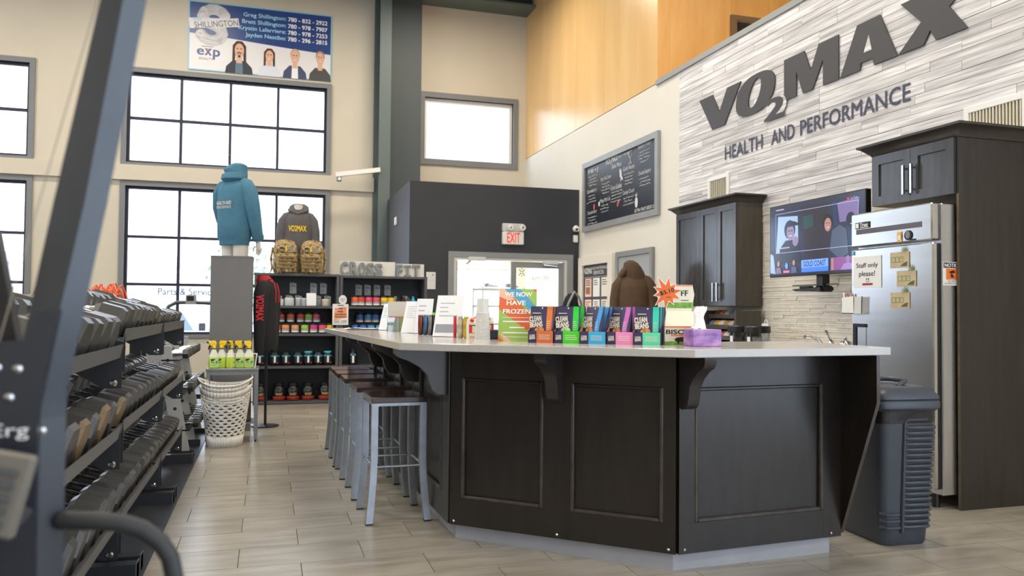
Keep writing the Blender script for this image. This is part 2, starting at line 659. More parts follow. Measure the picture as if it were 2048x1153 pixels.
o = obj('ledge_stone', m, wall_right)
o['kind'] = 'stuff'

# ---- birch panels above the right wall and around the loft ----
BIRCH = mat('birch_plywood', (222, 178, 116), 0.30, scale=2.2, stretch=(1.5, 1.5, 0.18), col2=(232, 194, 136), rnd=0.03, detail=6)
BIRCH2 = mat('birch_plywood_shaded', (214, 158, 84), 0.42, scale=3, stretch=(2, 1.5, 0.4), col2=(226, 176, 104), rnd=0.05, detail=7)  # the loft's shadier, more orange tone put into the birch colour
wl = sthing('wall_loft', (0, 0, 0))
obj('stud_wall', MB().box(W + 0.03, W + 0.2, 9.53, YA, 4.26, 7.42, CHAR), wl)
ys = [9.51, 10.05, 11.25, 12.45, 13.65, 14.62, YA]
for a, b in zip(ys, ys[1:]):
    obj('plywood_panel', MB().box(W - 0.005, W + 0.03, a + 0.002, b - 0.002, 4.27, 7.42, BIRCH), wl)
we = sthing('wall_loft_end', (0, 0, 0))
for a, b, c, d in ((4.9, 5.07, 4.24, 7.42), (5.072, 6.0, 4.24, 7.42), (6.60, 7.4, 4.24, 7.42), (7.402, 9.2, 4.24, 7.42), (6.002, 6.598, 5.295, 7.42), (6.002, 6.598, 4.24, 4.45)):
    obj('plywood_panel', MB().box(a, b, 9.50, 9.53, c, d, BIRCH2), we)
f = MB()
for a, b, c, d in cells(5.99, 6.61, 4.45, 5.30, [(6.075, 6.525, 4.52, 5.235)]):
    f.box(a, b, 9.46, 9.53, c, d, mat('umber_frame', (118, 92, 66), 0.6))
obj('opening_frame', f, we)
obj('opening_back', MB().box(6.0, 6.6, 9.7, 9.72, 4.4, 5.35, CHAR), we)
struct('floor_loft', MB().box(W + 0.2, 9.2, 1.9, 9.5, 4.0, 4.2, CHAR))
struct('wall_loft_back', MB().box(9.0, 9.2, 1.9, 9.5, 4.2, 7.42, BIRCH2))

# ---- steel frame ----
c = thing('steel_column', 'green grey steel I-section column beside the windows', 'column', (0, 0, 0))
m = MB()
m.box(1.908, 2.118, 14.66, 14.69, 0, 7.4, GREENS)
obj('inner_flange', m, c)
obj('web', MB().box(2.0, 2.02, 14.69, 15.10, 0, 7.4, GREENS), c)
obj('outer_flange', MB().box(1.862, 2.09, 15.10, 15.13, 0, 7.4, GREENS), c)
m = MB()
m.prism([(1.2, 7.4), (1.908, 6.95), (1.908, 7.4)], 14.7, 14.74, GREENS)
obj('knee_brace', m, c)
CH2 = mat('column_casing', (70, 78, 80), 0.55)
tag(obj('casing', MB().box(2.13, 2.72, 14.88, 15.14, 3.24, 7.39, CH2)), 'tall dark grey green casing right of the steel column', 'casing')
b = thing('steel_beam', 'green grey steel beam under the dark ceiling by the plywood', 'beam')
obj('flange', MB().box(2.70, 4.89, 14.55, 15.14, 7.12, 7.16, GREENS), b)
obj('web', MB().box(2.70, 4.89, 14.80, 14.83, 7.16, 7.4, CHAR), b)
t = thing('square_tube', 'white square tube arm reaching left from the steel column', 'bracket')
m = MB().bar((1.93, 14.62, 3.78), (1.14, 14.62, 3.645), 0.08, 0.08, WHITE)
obj('tube', m, t)
obj('clamp', MB().box(1.16, 1.24, 14.58, 14.66, 3.53, 3.61, GREYT).cyl((1.2, 14.57, 3.57), (1.2, 14.67, 3.57), 0.03, CHROME), t)

# ---- entrance vestibule ----
VX = 2.084
m = MB()
for a, b_, c_, d in cells(VX, W - 0.002, 0, 3.235, [(2.70, 4.79, 0, 2.155)]):
    m.box(a, b_, YV, YV + 0.07, c_, d, CHAR)
struct('wall_vestibule_front', m)
m = MB()
for a, b_, c_, d in cells(VX + 0.12, W - 0.002, 0, 3.12, [(2.70, 4.79, 0, 2.155)]):
    m.box(a, b_, YV + 0.07, YV + 0.12, c_, d, CREAM)
m.box(VX + 0.07, VX + 0.12, YV + 0.12, YA, 0, 3.12, CREAM)
m.box(VX + 0.12, W - 0.002, YV + 0.12, YA, 3.07, 3.12, CREAM)
struct('wall_vestibule_lining', m)
struct('wall_vestibule_side', MB().box(VX, VX + 0.07, YV + 0.07, YA, 0, 3.235, CHAR))
struct('ceiling_vestibule', MB().box(VX + 0.07, W - 0.002, YV + 0.07, YA, 3.12, 3.235, CHAR))

DGREY = mat('door_frame_grey', (142, 145, 147), 0.45)
ALU = mat('white_aluminium', (214, 214, 212), 0.35)
d1 = sthing('door_1', (0, YV, 0))
f = MB()
for a, b_, c_, d in cells(2.70, 4.79, 0, 2.155, [(2.79, 4.69, 0, 2.07)]):
    f.box(a, b_, -0.03, 0.14, c_, d, DGREY)
obj('frame', f, d1)
f = MB()
for a, b_, c_, d in cells(2.79, 4.69, 0, 2.07, [(2.835, 4.645, 0, 2.03)]):
    f.box(a, b_, -0.01, 0.10, c_, d, ALU)
obj('inner_frame', f, d1)

def leaf(parent, x0, wd, rz, yy=0.04):
    lf = obj('leaf', leafmesh(wd), parent, (x0, yy, 0), rz)
    obj('pane', MB().box(0.085, wd - 0.085, -0.004, 0.004, 0.30, 1.925, PANE), lf)
    return lf
def leafmesh(wd):
    f = MB()
    for a, b_, c_, d in cells(0, wd, 0.01, 2.02, [(0.085, wd - 0.085, 0.30, 1.925)]):
        f.box(a, b_, -0.022, 0.022, c_, d, DGREY)
    f.bar((wd * 0.5 - 0.3, -0.05, 1.0), (wd * 0.5 + 0.3, -0.05, 1.0), 0.03, 0.05, CHROME)
    return f
right_leaf = leaf(d1, 3.742, 0.90, 0)
leaf(d1, 2.85, 0.88, R(97), 0.08)
cl = MB()
cl.rbox(3.02, 3.30, -0.05, 0.0, 2.015, 2.075, 0.006, ALU)
cl.bar((3.05, -0.02, 2.01), (3.12, 0.5, 1.99), 0.02, 0.012, INK)
obj('door_closer', cl, d1)
cl = MB()
cl.rbox(4.27, 4.52, -0.06, 0.0, 1.985, 2.045, 0.006, ALU)
cl.bar((4.28, -0.03, 1.975), (4.50, -0.07, 1.955), 0.02, 0.014, CHROME)
obj('door_closer', cl, d1)
gl = MB()
GLASSPR = mat('frosted_print', (168, 170, 166), 0.8)  # grey of the lettering printed on the door glass
gl.text('Blony', 4.235, 1.755, 0.30, 0.10, 0.02, GLASSPR, mirror=True)
for k in range(4):
    a = PI / 4 + k * PI / 2
    gl.bar((3.92 + 0.02 * math.cos(a), 0.02, 1.85 + 0.02 * math.sin(a)), (3.92 + 0.075 * math.cos(a), 0.02, 1.85 + 0.075 * math.sin(a)), 0.004, 0.012, INK)
    gl.bar((3.92 + 0.06 * math.cos(a + 0.5), 0.02, 1.85 + 0.06 * math.sin(a + 0.5)), (3.92 + 0.06 * math.cos(a + 1.07), 0.02, 1.85 + 0.06 * math.sin(a + 1.07)), 0.004, 0.012, INK)
gl.tube([(3.92 + 0.02 * math.cos(k * PI / 6), 0.02, 1.85 + 0.02 * math.sin(k * PI / 6)) for k in range(13)], 0.004, INK, 5)
obj('glass_print', gl, d1)
# outer entrance door in the far wall
d3 = sthing('door_3', (0, YA, 0))
f = MB()
for a, b_, c_, d in cells(2.95, 4.60, 0, 2.12, [(3.02, 4.53, 0, 2.05)]):
    f.box(a, b_, 0.0, 0.15, c_, d, ALU)
f.box(3.76, 3.80, 0.02, 0.12, 0, 2.05, ALU)
obj('frame', f, d3)
for a, b_ in ((3.02, 3.76), (3.80, 4.53)):
    f = MB()
    for p, q, r_, s_ in cells(a, b_, 0.01, 2.04, [(a + 0.08, b_ - 0.08, 0.25, 1.95)]):
        f.box(p, q, 0.05, 0.095, r_, s_, ALU)
    lf = obj('leaf', f, d3)
    obj('pane', MB().box(a + 0.08, b_ - 0.08, 0.07, 0.076, 0.25, 1.95, PANE), lf)
# ================= things on the walls =================
HB = -PI / 2     # faces the room from the right wall
DARKL = mat('sign_letter_dark', (62, 60, 62), 0.5)
NAVYL = mat('sign_letter_navy', (60, 62, 84), 0.5)
sg = thing('wall_sign', 'huge dark gym name lettering on the whitewashed plank wall', 'sign', (W - 0.018, 8.384, 3.34), HB)
def letter(name, poly, hole=None):
    """u, z outline (u from the sign's left end); a counter is cut by a slit"""
    m = MB()
    if hole:
        n, k = len(poly), len(hole)
        # bridge outer and inner loops of equal count
        vs = [(x, 0, z) for x, z in poly] + [(x, 0, z) for x, z in hole] + [(x, -0.012, z) for x, z in poly] + [(x, -0.012, z) for x, z in hole]
        fs = []
        for i in range(n):
            j = (i + 1) % n
            fs.append((2 * n + i, 2 * n + j, 3 * n + j, 3 * n + i))
            fs.append((i, j, 2 * n + j, 2 * n + i))
            fs.append((n + i, 3 * n + i, 3 * n + j, n + j))
        m.add(vs, fs, DARKL)
    else:
        m.prism(poly, -0.012, 0.0, DARKL)
    return obj(name, m, sg)
letter('letter', [(0, 0.405), (0.29, 0.405), (0.44, 0.175), (0.60, 0.405), (0.868, 0.405), (0.545, 0), (0.285, 0)])
n = 28
def sup(cx, cz, a, b, e=2.4):
    r = []
    for i in range(n):
        t = 2 * PI * i / n
        c_, s_ = math.cos(t), math.sin(t)
        r.append((cx + a * math.copysign(abs(c_) ** (2 / e), c_) + 0.06 * s_, cz + b * math.copysign(abs(s_) ** (2 / e), s_)))
    return r
letter('letter', sup(1.125, 0.20, 0.345, 0.208), sup(1.125, 0.21, 0.10, 0.145, 2.0))
letter('letter', [(1.629, 0), (1.629, 0.405), (1.94, 0.405), (2.035, 0.19), (2.15, 0.405), (2.42, 0.405), (2.42, 0), (2.21, 0), (2.21, 0.24), (2.06, 0), (1.92, 0), (1.82, 0.24), (1.82, 0)])
letter('letter', [(2.44, 0), (2.66, 0.405), (2.93, 0.405), (3.12, 0), (2.86, 0), (2.84, 0.062), (2.70, 0.062), (2.69, 0.0)])
obj('letter_counter', MB().prism([(2.74, 0.14), (2.835, 0.14), (2.80, 0.275)], -0.0135, -0.012, PLANK), sg)
letter('letter', [(3.13, 0), (3.37, 0.19), (3.16, 0.405), (3.44, 0.405), (3.56, 0.29), (3.68, 0.405), (3.93, 0.405), (3.64, 0.215), (3.803, 0), (3.515, 0), (3.46, 0.095), (3.39, 0)])
m = MB()
m.text('2', 1.475, -0.035, 0.30, 0.205, -0.016, DARKL, bold=0.04, shear=0.1)
m2 = MB()
m2.disc(1.50, -0.02, 0.17, 0.115, -0.0125, PLANK, 20)
obj('halo', m2, sg)
obj('letter', m, sg)
for t_, u_, w_ in (('HEALTH', 0.898, 0.709), ('AND', 1.592, 0.371), ('PERFORMANCE', 2.559, 1.38)):
    obj('tagline_word', MB().text(t_, u_, -0.325, w_, 0.145, -0.003, NAVYL, bold=0.012), sg)

# chalkboard menu
CHALKB = mat('chalkboard_slate', (40, 44, 54), 0.35, var=0.18, scale=3)
CHALK = mat('white_chalk', (214, 214, 212), 0.9)
CHALKR = mat('red_chalk', (200, 96, 88), 0.9)
FRAMEG = mat('silver_wood_frame', (148, 150, 152), 0.4, var=0.05, scale=6)
cb = thing('chalkboard', 'big framed chalkboard menu hanging above the grey door', 'chalkboard', (W - 0.004, 12.03, 2.505), HB)
bw, bh = 2.62, 1.11
m = MB()
for a, b, c, d in cells(0, bw, 0, bh, [(0.085, bw - 0.085, 0.085, bh - 0.085)]):
    m.box(a, b, -0.045, 0, c, d, FRAMEG)
obj('frame', m, cb)
obj('board', MB().box(0.085, bw - 0.085, -0.02, 0, 0.085, bh - 0.085, CHALKB), cb)
m = MB()
CY = -0.022
def ct(t, u, z, w, h, k=CHALK, b=0.008, sh=0.15):
    m.text(t, u, z - 2.505, w, h, CY, k, bold=b, shear=sh)
ct('VO', 0.97, 3.49, 0.16, 0.075, b=0.02); ct('2', 1.08, 3.46, 0.05, 0.05); ct('MAX', 1.22, 3.49, 0.22, 0.075, b=0.02)
ct('Health + Performance', 1.55, 3.50, 0.40, 0.05); ct('Shake Menu', 1.28, 3.385, 0.34, 0.065)
def squig(u, z, w, h, k=CHALK):
    pts, q = [], int(w / 0.016)
    for i in range(q + 1):
        pts.append((u - w / 2 + w * i / q, CY, z - 2.505 + random.uniform(-h / 2, h / 2)))
    m.tube(pts, 0.0035, k, 4)
cols = [('PB+J', 0.40, 3.44, 4), ('Strawberry', 0.35, 3.13, 3), ('Chocolate Berry', 0.37, 2.79, 3), ('Berry Nut Cream', 0.90, 3.25, 4), ('Mango Mash Up', 0.87, 2.92, 3), ('Green Goddess', 1.28, 3.07, 4), ('Gold Nutty', 1.70, 3.27, 4), ('Candy Crush', 1.69, 2.93, 3), ('Blueberry Power', 2.19, 3.50, 4), ('Chocolate Raspberry', 2.20, 3.13, 3)]
for t, u, z, k in cols:
    ct(t, u, z, 0.38, 0.075, b=0.004)
    for i in range(k):
        squig(u + random.uniform(-0.02, 0.02), z - 0.075 - i * 0.047, random.uniform(0.25, 0.38), 0.022)
ct('EXTRA FRUIT SEEDS 3.0', 2.20, 2.635, 0.60, 0.045, b=0.01)
m.tube([(1.40, CY, 0.80), (1.43, CY, 0.70), (1.50, CY, 0.63)], [0.01, 0.03, 0.012], CHALK, 6, flat=0.3)
m.tube([(1.44, CY, 0.80), (1.45, CY, 0.70), (1.44, CY, 0.62)], [0.008, 0.02, 0.01], CHALK, 6, flat=0.3)
m.disc(1.95, 0.245, 0.045, 0.075, CY, CHALK, 14)
for k in (-2, -1, 0, 1, 2):
    m.poly([(1.94, 0.315), (1.96, 0.315), (1.95 + k * 0.03, 0.40 - abs(k) * 0.015)], CY - 0.001, CHALK)
m.tube([(1.69, CY, 1.0), (1.71, CY, 0.93), (1.755, CY, 0.90), (1.80, CY, 0.93), (1.82, CY, 1.0), (1.69, CY, 1.0)], 0.005, CHALK, 4)
m.tube([(1.755, CY, 0.90), (1.755, CY, 0.85), (1.70, CY, 0.82), (1.81, CY, 0.82), (1.755, CY, 0.85)], 0.005, CHALK, 4)
m.disc(0.45, 0.365, 0.035, 0.045, CY, CHALKR, 10); m.disc(1.33, 0.295, 0.025, 0.035, CY, CHALKR, 10); m.disc(1.37, 0.335, 0.025, 0.035, CY, CHALKR, 10); m.disc(0.65, 0.385, 0.03, 0.04, CY, CHALK, 10)
obj('chalk_writing', m, cb)

# framed service notice board
nb = thing('notice_board', 'white framed board with dark poster and pinned sheets', 'notice board', (W - 0.004, 12.17, 0.95), HB)
m = MB()
nw, nh = 1.34, 1.145
WF = mat('warm_white_frame', (228, 224, 212), 0.5)
for a, b, c, d in cells(0, nw, 0, nh, [(0.17, nw - 0.17, 0.13, nh - 0.13)]):
    m.box(a, b, -0.05, 0, c, d, WF)
obj('frame', m, nb)
m = MB()
NB = mat('dark_poster', (50, 52, 66), 0.5)
m.box(0.17, nw - 0.17, -0.02, 0, 0.13, nh - 0.13, NB)
m.text('VO2MAX', 0.36, 0.925, 0.32, 0.095, -0.022, PAPER, bold=0.03)
m.text('HEALTH AND PERFORMANCE', 0.82, 0.955, 0.56, 0.045, -0.022, PAPER, bold=0.01)
m.text('SERVICES', 0.78, 0.885, 0.40, 0.055, -0.022, PAPER, bold=0.01)
m.rect(0.2, 1.14, 0.815, 0.82, -0.022, PAPER)
obj('poster', m, nb)
PK = [mat('note_pink', (226, 190, 178), 0.8), mat('note_white', (240, 240, 242), 0.8), mat('note_ivory', (232, 228, 220), 0.8)]
for r in range(3):
    for c in range(3):
        m = MB()
        u = 0.25 + c * 0.325
        z = 0.80 - r * 0.335
        m.box(u, u + 0.26, -0.026, -0.021, z - 0.29, z, PK[c])
        m.lines(u + 0.03, u + 0.23, z - 0.12, z - 0.02, 3, -0.0265, INK, 0.35, 0.4)
        if c == 0:
            m.rect(u + 0.03, u + 0.20, z - 0.25, z - 0.14, -0.0265, mat('photo_print', (150, 110, 76), 0.6, var=0.5, scale=18))
        obj('sheet', m, nb)

# grey side door
d2 = sthing('door_2', (W - 0.002, 10.72, 0), HB)
m = MB()
DB = mat('door_grey', (158, 162, 166), 0.42)
for a, b, c, d in cells(0, 1.155, 0, 2.095, [(0.075, 1.08, 0, 2.02)]):
    m.box(a, b, -0.045, 0, c, d, mat('door_casing_grey', (138, 140, 142), 0.45))
obj('frame', m, d2)
obj('leaf', MB().box(0.08, 1.075, -0.03, 0, 0.01, 2.015, DB), d2)
for z in (0.3, 1.0, 1.62):
    obj('hinge', MB().cyl((0.075, -0.04, z), (0.075, -0.04, z + 0.12), 0.012, STEEL), d2)
obj('door_handle', MB().cyl((1.0, -0.03, 1.0), (1.0, -0.09, 1.0), 0.012, CHROME).bar((1.0, -0.09, 1.0), (0.88, -0.09, 1.0), 0.02, 0.02, CHROME), d2)

# wall vents
def vent(label, y, z, w, h, n):
    t = thing('wall_vent', label, 'vent', (W - 0.014, y, z), HB, 'wall vents')
    m = MB()
    for a, b, c, d in cells(0, w, 0, h, [(0.045, w - 0.045, 0.045, h - 0.045)]):
        m.rbox(a, b, -0.018, 0.0, c, d, 0.003, WHITE)
    obj('frame', m, t)
    obj('backing', MB().box(0.045, w - 0.045, -0.002, 0.002, 0.045, h - 0.045, mat('vent_shadow', (110, 104, 84), 0.7)), t)
    me = None
    for i in range(n):
        u = 0.045 + (w - 0.09) * (i + 0.5) / n
        mb = MB().box(-0.006, 0.006, -0.013, -0.003, 0.045, h - 0.045, mat('vent_louvre', (214, 208, 186), 0.5))
        me = me or mb.mesh('louvre')
        o = obj('louvre', me, t, (u, 0, 0))
vent('small square white vent above the three-door wall cabinet', 8.19, 2.50, 0.44, 0.29, 9)
vent('wide white vent on the planks above the fridge cabinet crown', 4.62, 2.44, 0.52, 0.31, 16)

# security camera and sensors
t = thing('security_camera', 'small white security camera on the vestibule corner', 'camera', (W - 0.09, YV - 0.02, 2.58), 0)
obj('mount', MB().rbox(0.02, 0.088, -0.01, 0.0, -0.04, 0.04, 0.006, WHITE).cyl((0.05, -0.005, 0), (0.0, -0.06, 0.0), 0.02, WHITE), t)
obj('camera_body', MB().lathe([(0.001, -0.05), (0.035, -0.045), (0.045, -0.02), (0.045, 0.03), (0.03, 0.05), (0.001, 0.055)], WHITE, 16, M=Matrix.Translation((-0.01, -0.08, 0)) @ Matrix.Rotation(R(70), 4, 'X')), t)
obj('lens', MB().ell((-0.01, -0.128, -0.015), (0.022, 0.012, 0.022), BLACK), t)
tag(obj('motion_sensor', MB().rbox(W - 0.11, W - 0.035, YV - 0.05, YV - 0.001, 2.36, 2.48, 0.01, WHITE)), 'white box sensor right below the security camera', 'sensor')
tag(obj('motion_sensor', MB().rbox(VX - 0.04, VX - 0.001, 13.45, 13.58, 2.66, 2.80, 0.01, WHITE)), 'small white sensor on the side of the dark vestibule', 'sensor')

# exit sign
t = thing('exit_sign', 'white exit sign box with two lamp heads above the entrance doors', 'sign', (3.57, YV - 0.001, 2.29))
RED = mat('exit_red', (226, 66, 52), 0.5, emit=0.5)
m = MB().rbox(0, 0.35, -0.08, 0, 0, 0.20, 0.008, WHITE).rbox(0, 0.35, -0.07, 0, 0.205, 0.335, 0.008, mat('light_grey_plastic', (205, 203, 198), 0.5))
obj('housing', m, t)
obj('lettering', MB().text('EXIT', 0.178, 0.105, 0.215, 0.155, -0.0815, RED, bold=0.02), t)
for x in (0.11, 0.315):
    lh_ = obj('lamp_head', MB().lathe([(0.02, 0.04), (0.045, 0.0), (0.05, -0.03)], WHITE, 14, M=Matrix.Translation((x, -0.10, 0.27)) @ Matrix.Rotation(R(90), 4, 'X') @ Matrix.Scale(-1, 4, (0, 0, 1))), t)
    obj('bulb', MB().ell((x, -0.12, 0.27), (0.034, 0.015, 0.034), CHROME), lh_)

# small notices on the vestibule
t = tag(obj('framed_notice', MB().box(2.355, 2.50, YV - 0.02, YV - 0.001, 1.555, 1.82, PAPER).rect(2.37, 2.485, 1.57, 1.805, YV - 0.021, mat('sheet_white', (224, 224, 222), 0.7)).rect(2.45, 2.465, 1.765, 1.785, YV - 0.022, INK).rect(2.37, 2.485, 1.69, 1.692, YV - 0.022, GREYT)), 'white framed notice on dark wall right of the letter display', 'notice')
tag(obj('paper_notice', MB().box(2.37, 2.46, YV - 0.008, YV - 0.001, 1.22, 1.37, PAPER).rect(2.385, 2.435, 1.31, 1.33, YV - 0.009, GREYT)), 'small white paper notice below the framed notice', 'notice')

# banner above the windows
bn = thing('banner', 'blue and white realty banner hanging above the main window', 'banner', (-1.415, YA - 0.012, 5.46))
BW, BH = 2.485, 1.24
BLUE = mat('banner_blue', (38, 66, 128), 0.35)
CYAN = mat('banner_cyan', (128, 192, 222), 0.45)
BWHT = mat('banner_white', (226, 224, 226), 0.45)
LGT = mat('banner_light_blue', (158, 212, 236), 0.5)
LETW = mat('banner_letter_white', (246, 246, 248), 0.5)
GRAYB = mat('banner_grey', (196, 196, 198), 0.5)
DKB = mat('banner_dark_grey', (66, 66, 72), 0.5)
m = MB()
m.box(0, BW, -0.006, 0.008, 0, BH, CYAN)
obj('sheet', m, bn)
m = MB()
y = -0.0068
m.rect(0.02, BW - 0.02, 0.02, BH - 0.02, y, BWHT)
y -= 0.0006
m.poly([(0.02, 0.66), (0.6, 0.63), (1.0, 0.60), (1.6, 0.555), (BW - 0.02, 0.50), (BW - 0.02, BH - 0.02), (0.02, BH - 0.02)], y, BLUE)
y -= 0.0006
rows = (('Greg Shillington:', '780 - 832 - 2922', 1.09), ('Brett Shillington:', '780 - 978 - 7907', 0.965), ('Krystin Laferriere:', '780 - 978 - 7253', 0.845), ('Jayden Nestibo:', '780 - 296 - 2815', 0.725))
for i, (a, b, z) in enumerate(rows):
    wa = (0.74, 0.76, 0.82, 0.70)[i]
    m.text(a, 1.66, z - 0.01, wa, 0.095, y, LGT, bold=0.018, align='R')
    m.text(b, 1.70, z - 0.005, 0.70, 0.075, y, LETW, bold=0.022, align='L')
# round S emblem and its ribbon
sp = [(0.60, 1.02), (0.55, 1.08), (0.46, 1.115), (0.36, 1.11), (0.27, 1.06), (0.235, 0.98), (0.27, 0.90), (0.36, 0.855), (0.45, 0.82), (0.54, 0.77), (0.565, 0.69), (0.53, 0.60), (0.44, 0.555), (0.34, 0.555), (0.25, 0.60), (0.20, 0.66)]
path = []
for (ax, az), (bx_, bz) in zip(sp, sp[1:]):
    for k in range(4):
        path.append((ax + (bx_ - ax) * k / 4, az + (bz - az) * k / 4))
for j, (rad, km) in enumerate(((0.098, GRAYB), (0.086, BWHT), (0.062, GRAYB), (0.056, BWHT))):
    for i, (px, pz) in enumerate(path):
        m.disc(px, pz, rad, rad, y - 0.0002 * j - 0.000001 * i, km, 14)
M_ = Matrix.Translation((0.43, 0, 0.86)) @ Matrix.Rotation(-R(9), 4, 'Y')
m.poly([(-0.42, -0.06), (0.42, -0.08), (0.42, 0.08), (0.25, 0.08), (-0.25, 0.12), (-0.42, 0.13)], y - 0.0018, BWHT, M_)
m.text('SHILLINGTON', 0.03, -0.005, 0.74, 0.105, y - 0.0024, DKB, bold=0.004, M=M_)
m.text('TEAM', -0.28, 0.085, 0.15, 0.055, y - 0.0024, CYAN, M=M_)
m.text('e', 0.205, 0.335, 0.11, 0.11, y, BLUE, bold=0.025)
m.text('x', 0.335, 0.34, 0.11, 0.12, y, BLUE, bold=0.02)
m.text('p', 0.475, 0.30, 0.11, 0.17, y, BLUE, bold=0.025)
m.poly([(0.30, 0.40), (0.355, 0.40), (0.33, 0.365)], y - 0.0006, mat('banner_orange', (236, 130, 60), 0.5))
m.text('REALTY', 0.305, 0.215, 0.24, 0.04, y, DKB)
m.lines(0.22, 0.42, 0.425, 0.445, 1, y, DKB, 0.5, 0)
obj('print', m, bn)
# four printed portraits
SK = mat('print_skin', (222, 176, 148), 0.6)
def portrait(u, top, hw, hh, hair, coat, shirt, longhair, beard=None):
    q = MB()
    y0 = -0.0098
    zc = top - hh
    sw = hw * 2.5
    q.poly([(u - sw, 0.0), (u - sw * 0.92, 0.12), (u - sw * 0.45, 0.235), (u + sw * 0.45, 0.235), (u + sw * 0.92, 0.12), (u + sw, 0.0)], y0, coat)
    if shirt:
        q.poly([(u - hw * 0.7, 0.0), (u - hw * 0.6, 0.24), (u + hw * 0.6, 0.24), (u + hw * 0.7, 0.0)], y0 - 0.0004, shirt)
    q.rect(u - hw * 0.5, u + hw * 0.5, 0.19, zc, y0 - 0.0008, SK)
    if longhair:
        q.poly([(u - hw * 1.25, zc - hh * 1.5), (u - hw * 1.2, zc + hh * 0.5), (u - hw * 0.5, top + 0.01), (u + hw * 0.5, top + 0.01), (u + hw * 1.2, zc + hh * 0.5), (u + hw * 1.25, zc - hh * 1.5), (u + hw * 0.8, zc - hh * 1.5), (u + hw * 0.7, zc - hh * 0.4), (u - hw * 0.7, zc - hh * 0.4), (u - hw * 0.8, zc - hh * 1.5)], y0 - 0.001, hair)
    else:
        q.disc(u, zc + hh * 0.25, hw * 1.02, hh * 0.8, y0 - 0.001, hair)
    q.disc(u, zc - hh * 0.08, hw * 0.86, hh * 0.88, y0 - 0.0014, SK)
    e = INK
    q.rect(u - hw * 0.5, u - hw * 0.15, zc + hh * 0.1, zc + hh * 0.2, y0 - 0.0018, e)
    q.rect(u + hw * 0.15, u + hw * 0.5, zc + hh * 0.1, zc + hh * 0.2, y0 - 0.0018, e)
    if beard:
        q.disc(u, zc - hh * 0.42, hw * 0.45, hh * 0.16, y0 - 0.0018, beard)
        q.disc(u, zc - hh * 0.78, hw * 0.25, hh * 0.16, y0 - 0.0018, beard)
    q.rect(u - hw * 0.3, u + hw * 0.3, zc - hh * 0.5, zc - hh * 0.42, y0 - 0.002, mat('print_smile', (240, 228, 222), 0.6))
    obj('portrait', q, bn)
portrait(0.86, 0.58, 0.095, 0.15, mat('hair_brown', (72, 50, 40), 0.7), mat('coat_navy', (48, 54, 68), 0.6), mat('shirt_teal', (92, 120, 140), 0.6), True, mat('hair_brown', (72, 50, 40)))
portrait(1.38, 0.50, 0.08, 0.125, mat('hair_dark', (80, 52, 44), 0.7), mat('blouse_white', (214, 218, 228), 0.6), None, True)
portrait(1.83, 0.545, 0.085, 0.14, mat('hair_grey', (196, 168, 142), 0.7), mat('suit_blue', (66, 72, 104), 0.6), mat('shirt_white', (234, 234, 240), 0.6), False)
portrait(2.28, 0.55, 0.08, 0.13, mat('hair_light', (170, 136, 104), 0.7), mat('polo_charcoal', (74, 72, 70), 0.6), None, False)
# ================= staff area along the right wall =================
GREYW = mat('grey_stained_wood', (72, 66, 60), 0.38, var=0.25, scale=6, stretch=(3, 3, 0.4), bump=0.04)
GREYD = mat('grey_stained_door', (66, 66, 68), 0.2, var=0.2, scale=6, stretch=(3, 3, 0.4), bump=0.04)
def shaker(parent, w, h, loc, handle=None, hh=0.2):
    d = MB()
    t = 0.065
    for a, b, c, e in cells(0, w, 0, h, [(t, w - t, t, h - t)]):
        d.box(a, b, -0.02, 0, c, e, GREYD)
    d.box(t, w - t, -0.008, 0, t, h - t, GREYD)
    o = obj('door', d, parent, loc)
    if handle:
        u, z = handle
        k = MB()
        k.box(u - 0.008, u + 0.008, -0.055, -0.04, z, z + hh, CHROME)
        for q in (z + 0.02, z + hh - 0.03):
            k.box(u - 0.006, u + 0.006, -0.042, -0.019, q, q + 0.012, CHROME)
        obj('handle', k, o)
    return o
def crown(parent, w, dpt, z, out=0.085, h=0.08, sides=(1, 1)):
    # flared moulding, outline grows upwards
    m = MB()
    l, r = (out if sides[0] else 0), (out if sides[1] else 0)
    rings = []
    for k, zz in ((0.12, 0), (0.2, 0.012), (0.75, h * 0.7), (1.0, h * 0.8), (1.0, h)):
        rings.append([(-l * k, dpt, z + zz), (-l * k, -out * k, z + zz), (w + r * k, -out * k, z + zz), (w + r * k, dpt, z + zz)])
    m.loft(rings, mat('crown_wood', (58, 52, 48), 0.4, var=0.2, scale=8))
    obj('crown', m, parent)
# wall cabinet with three doors
c1 = thing('wall_cabinet', 'dark wall cabinet with three doors left of the television', 'cabinet', (4.59, 8.385, 1.30), HB)
obj('body', MB().box(0, 1.25, 0, 0.295, 0, 1.07, GREYW), c1)
shaker(c1, 0.535, 1.06, (0.003, -0.001, 0.005), (0.50, 0.045))
shaker(c1, 0.347, 1.06, (0.542, -0.001, 0.005), (0.31, 0.045))
shaker(c1, 0.353, 1.06, (0.893, -0.001, 0.005), (0.04, 0.045))
crown(c1, 1.25, 0.29, 1.07)
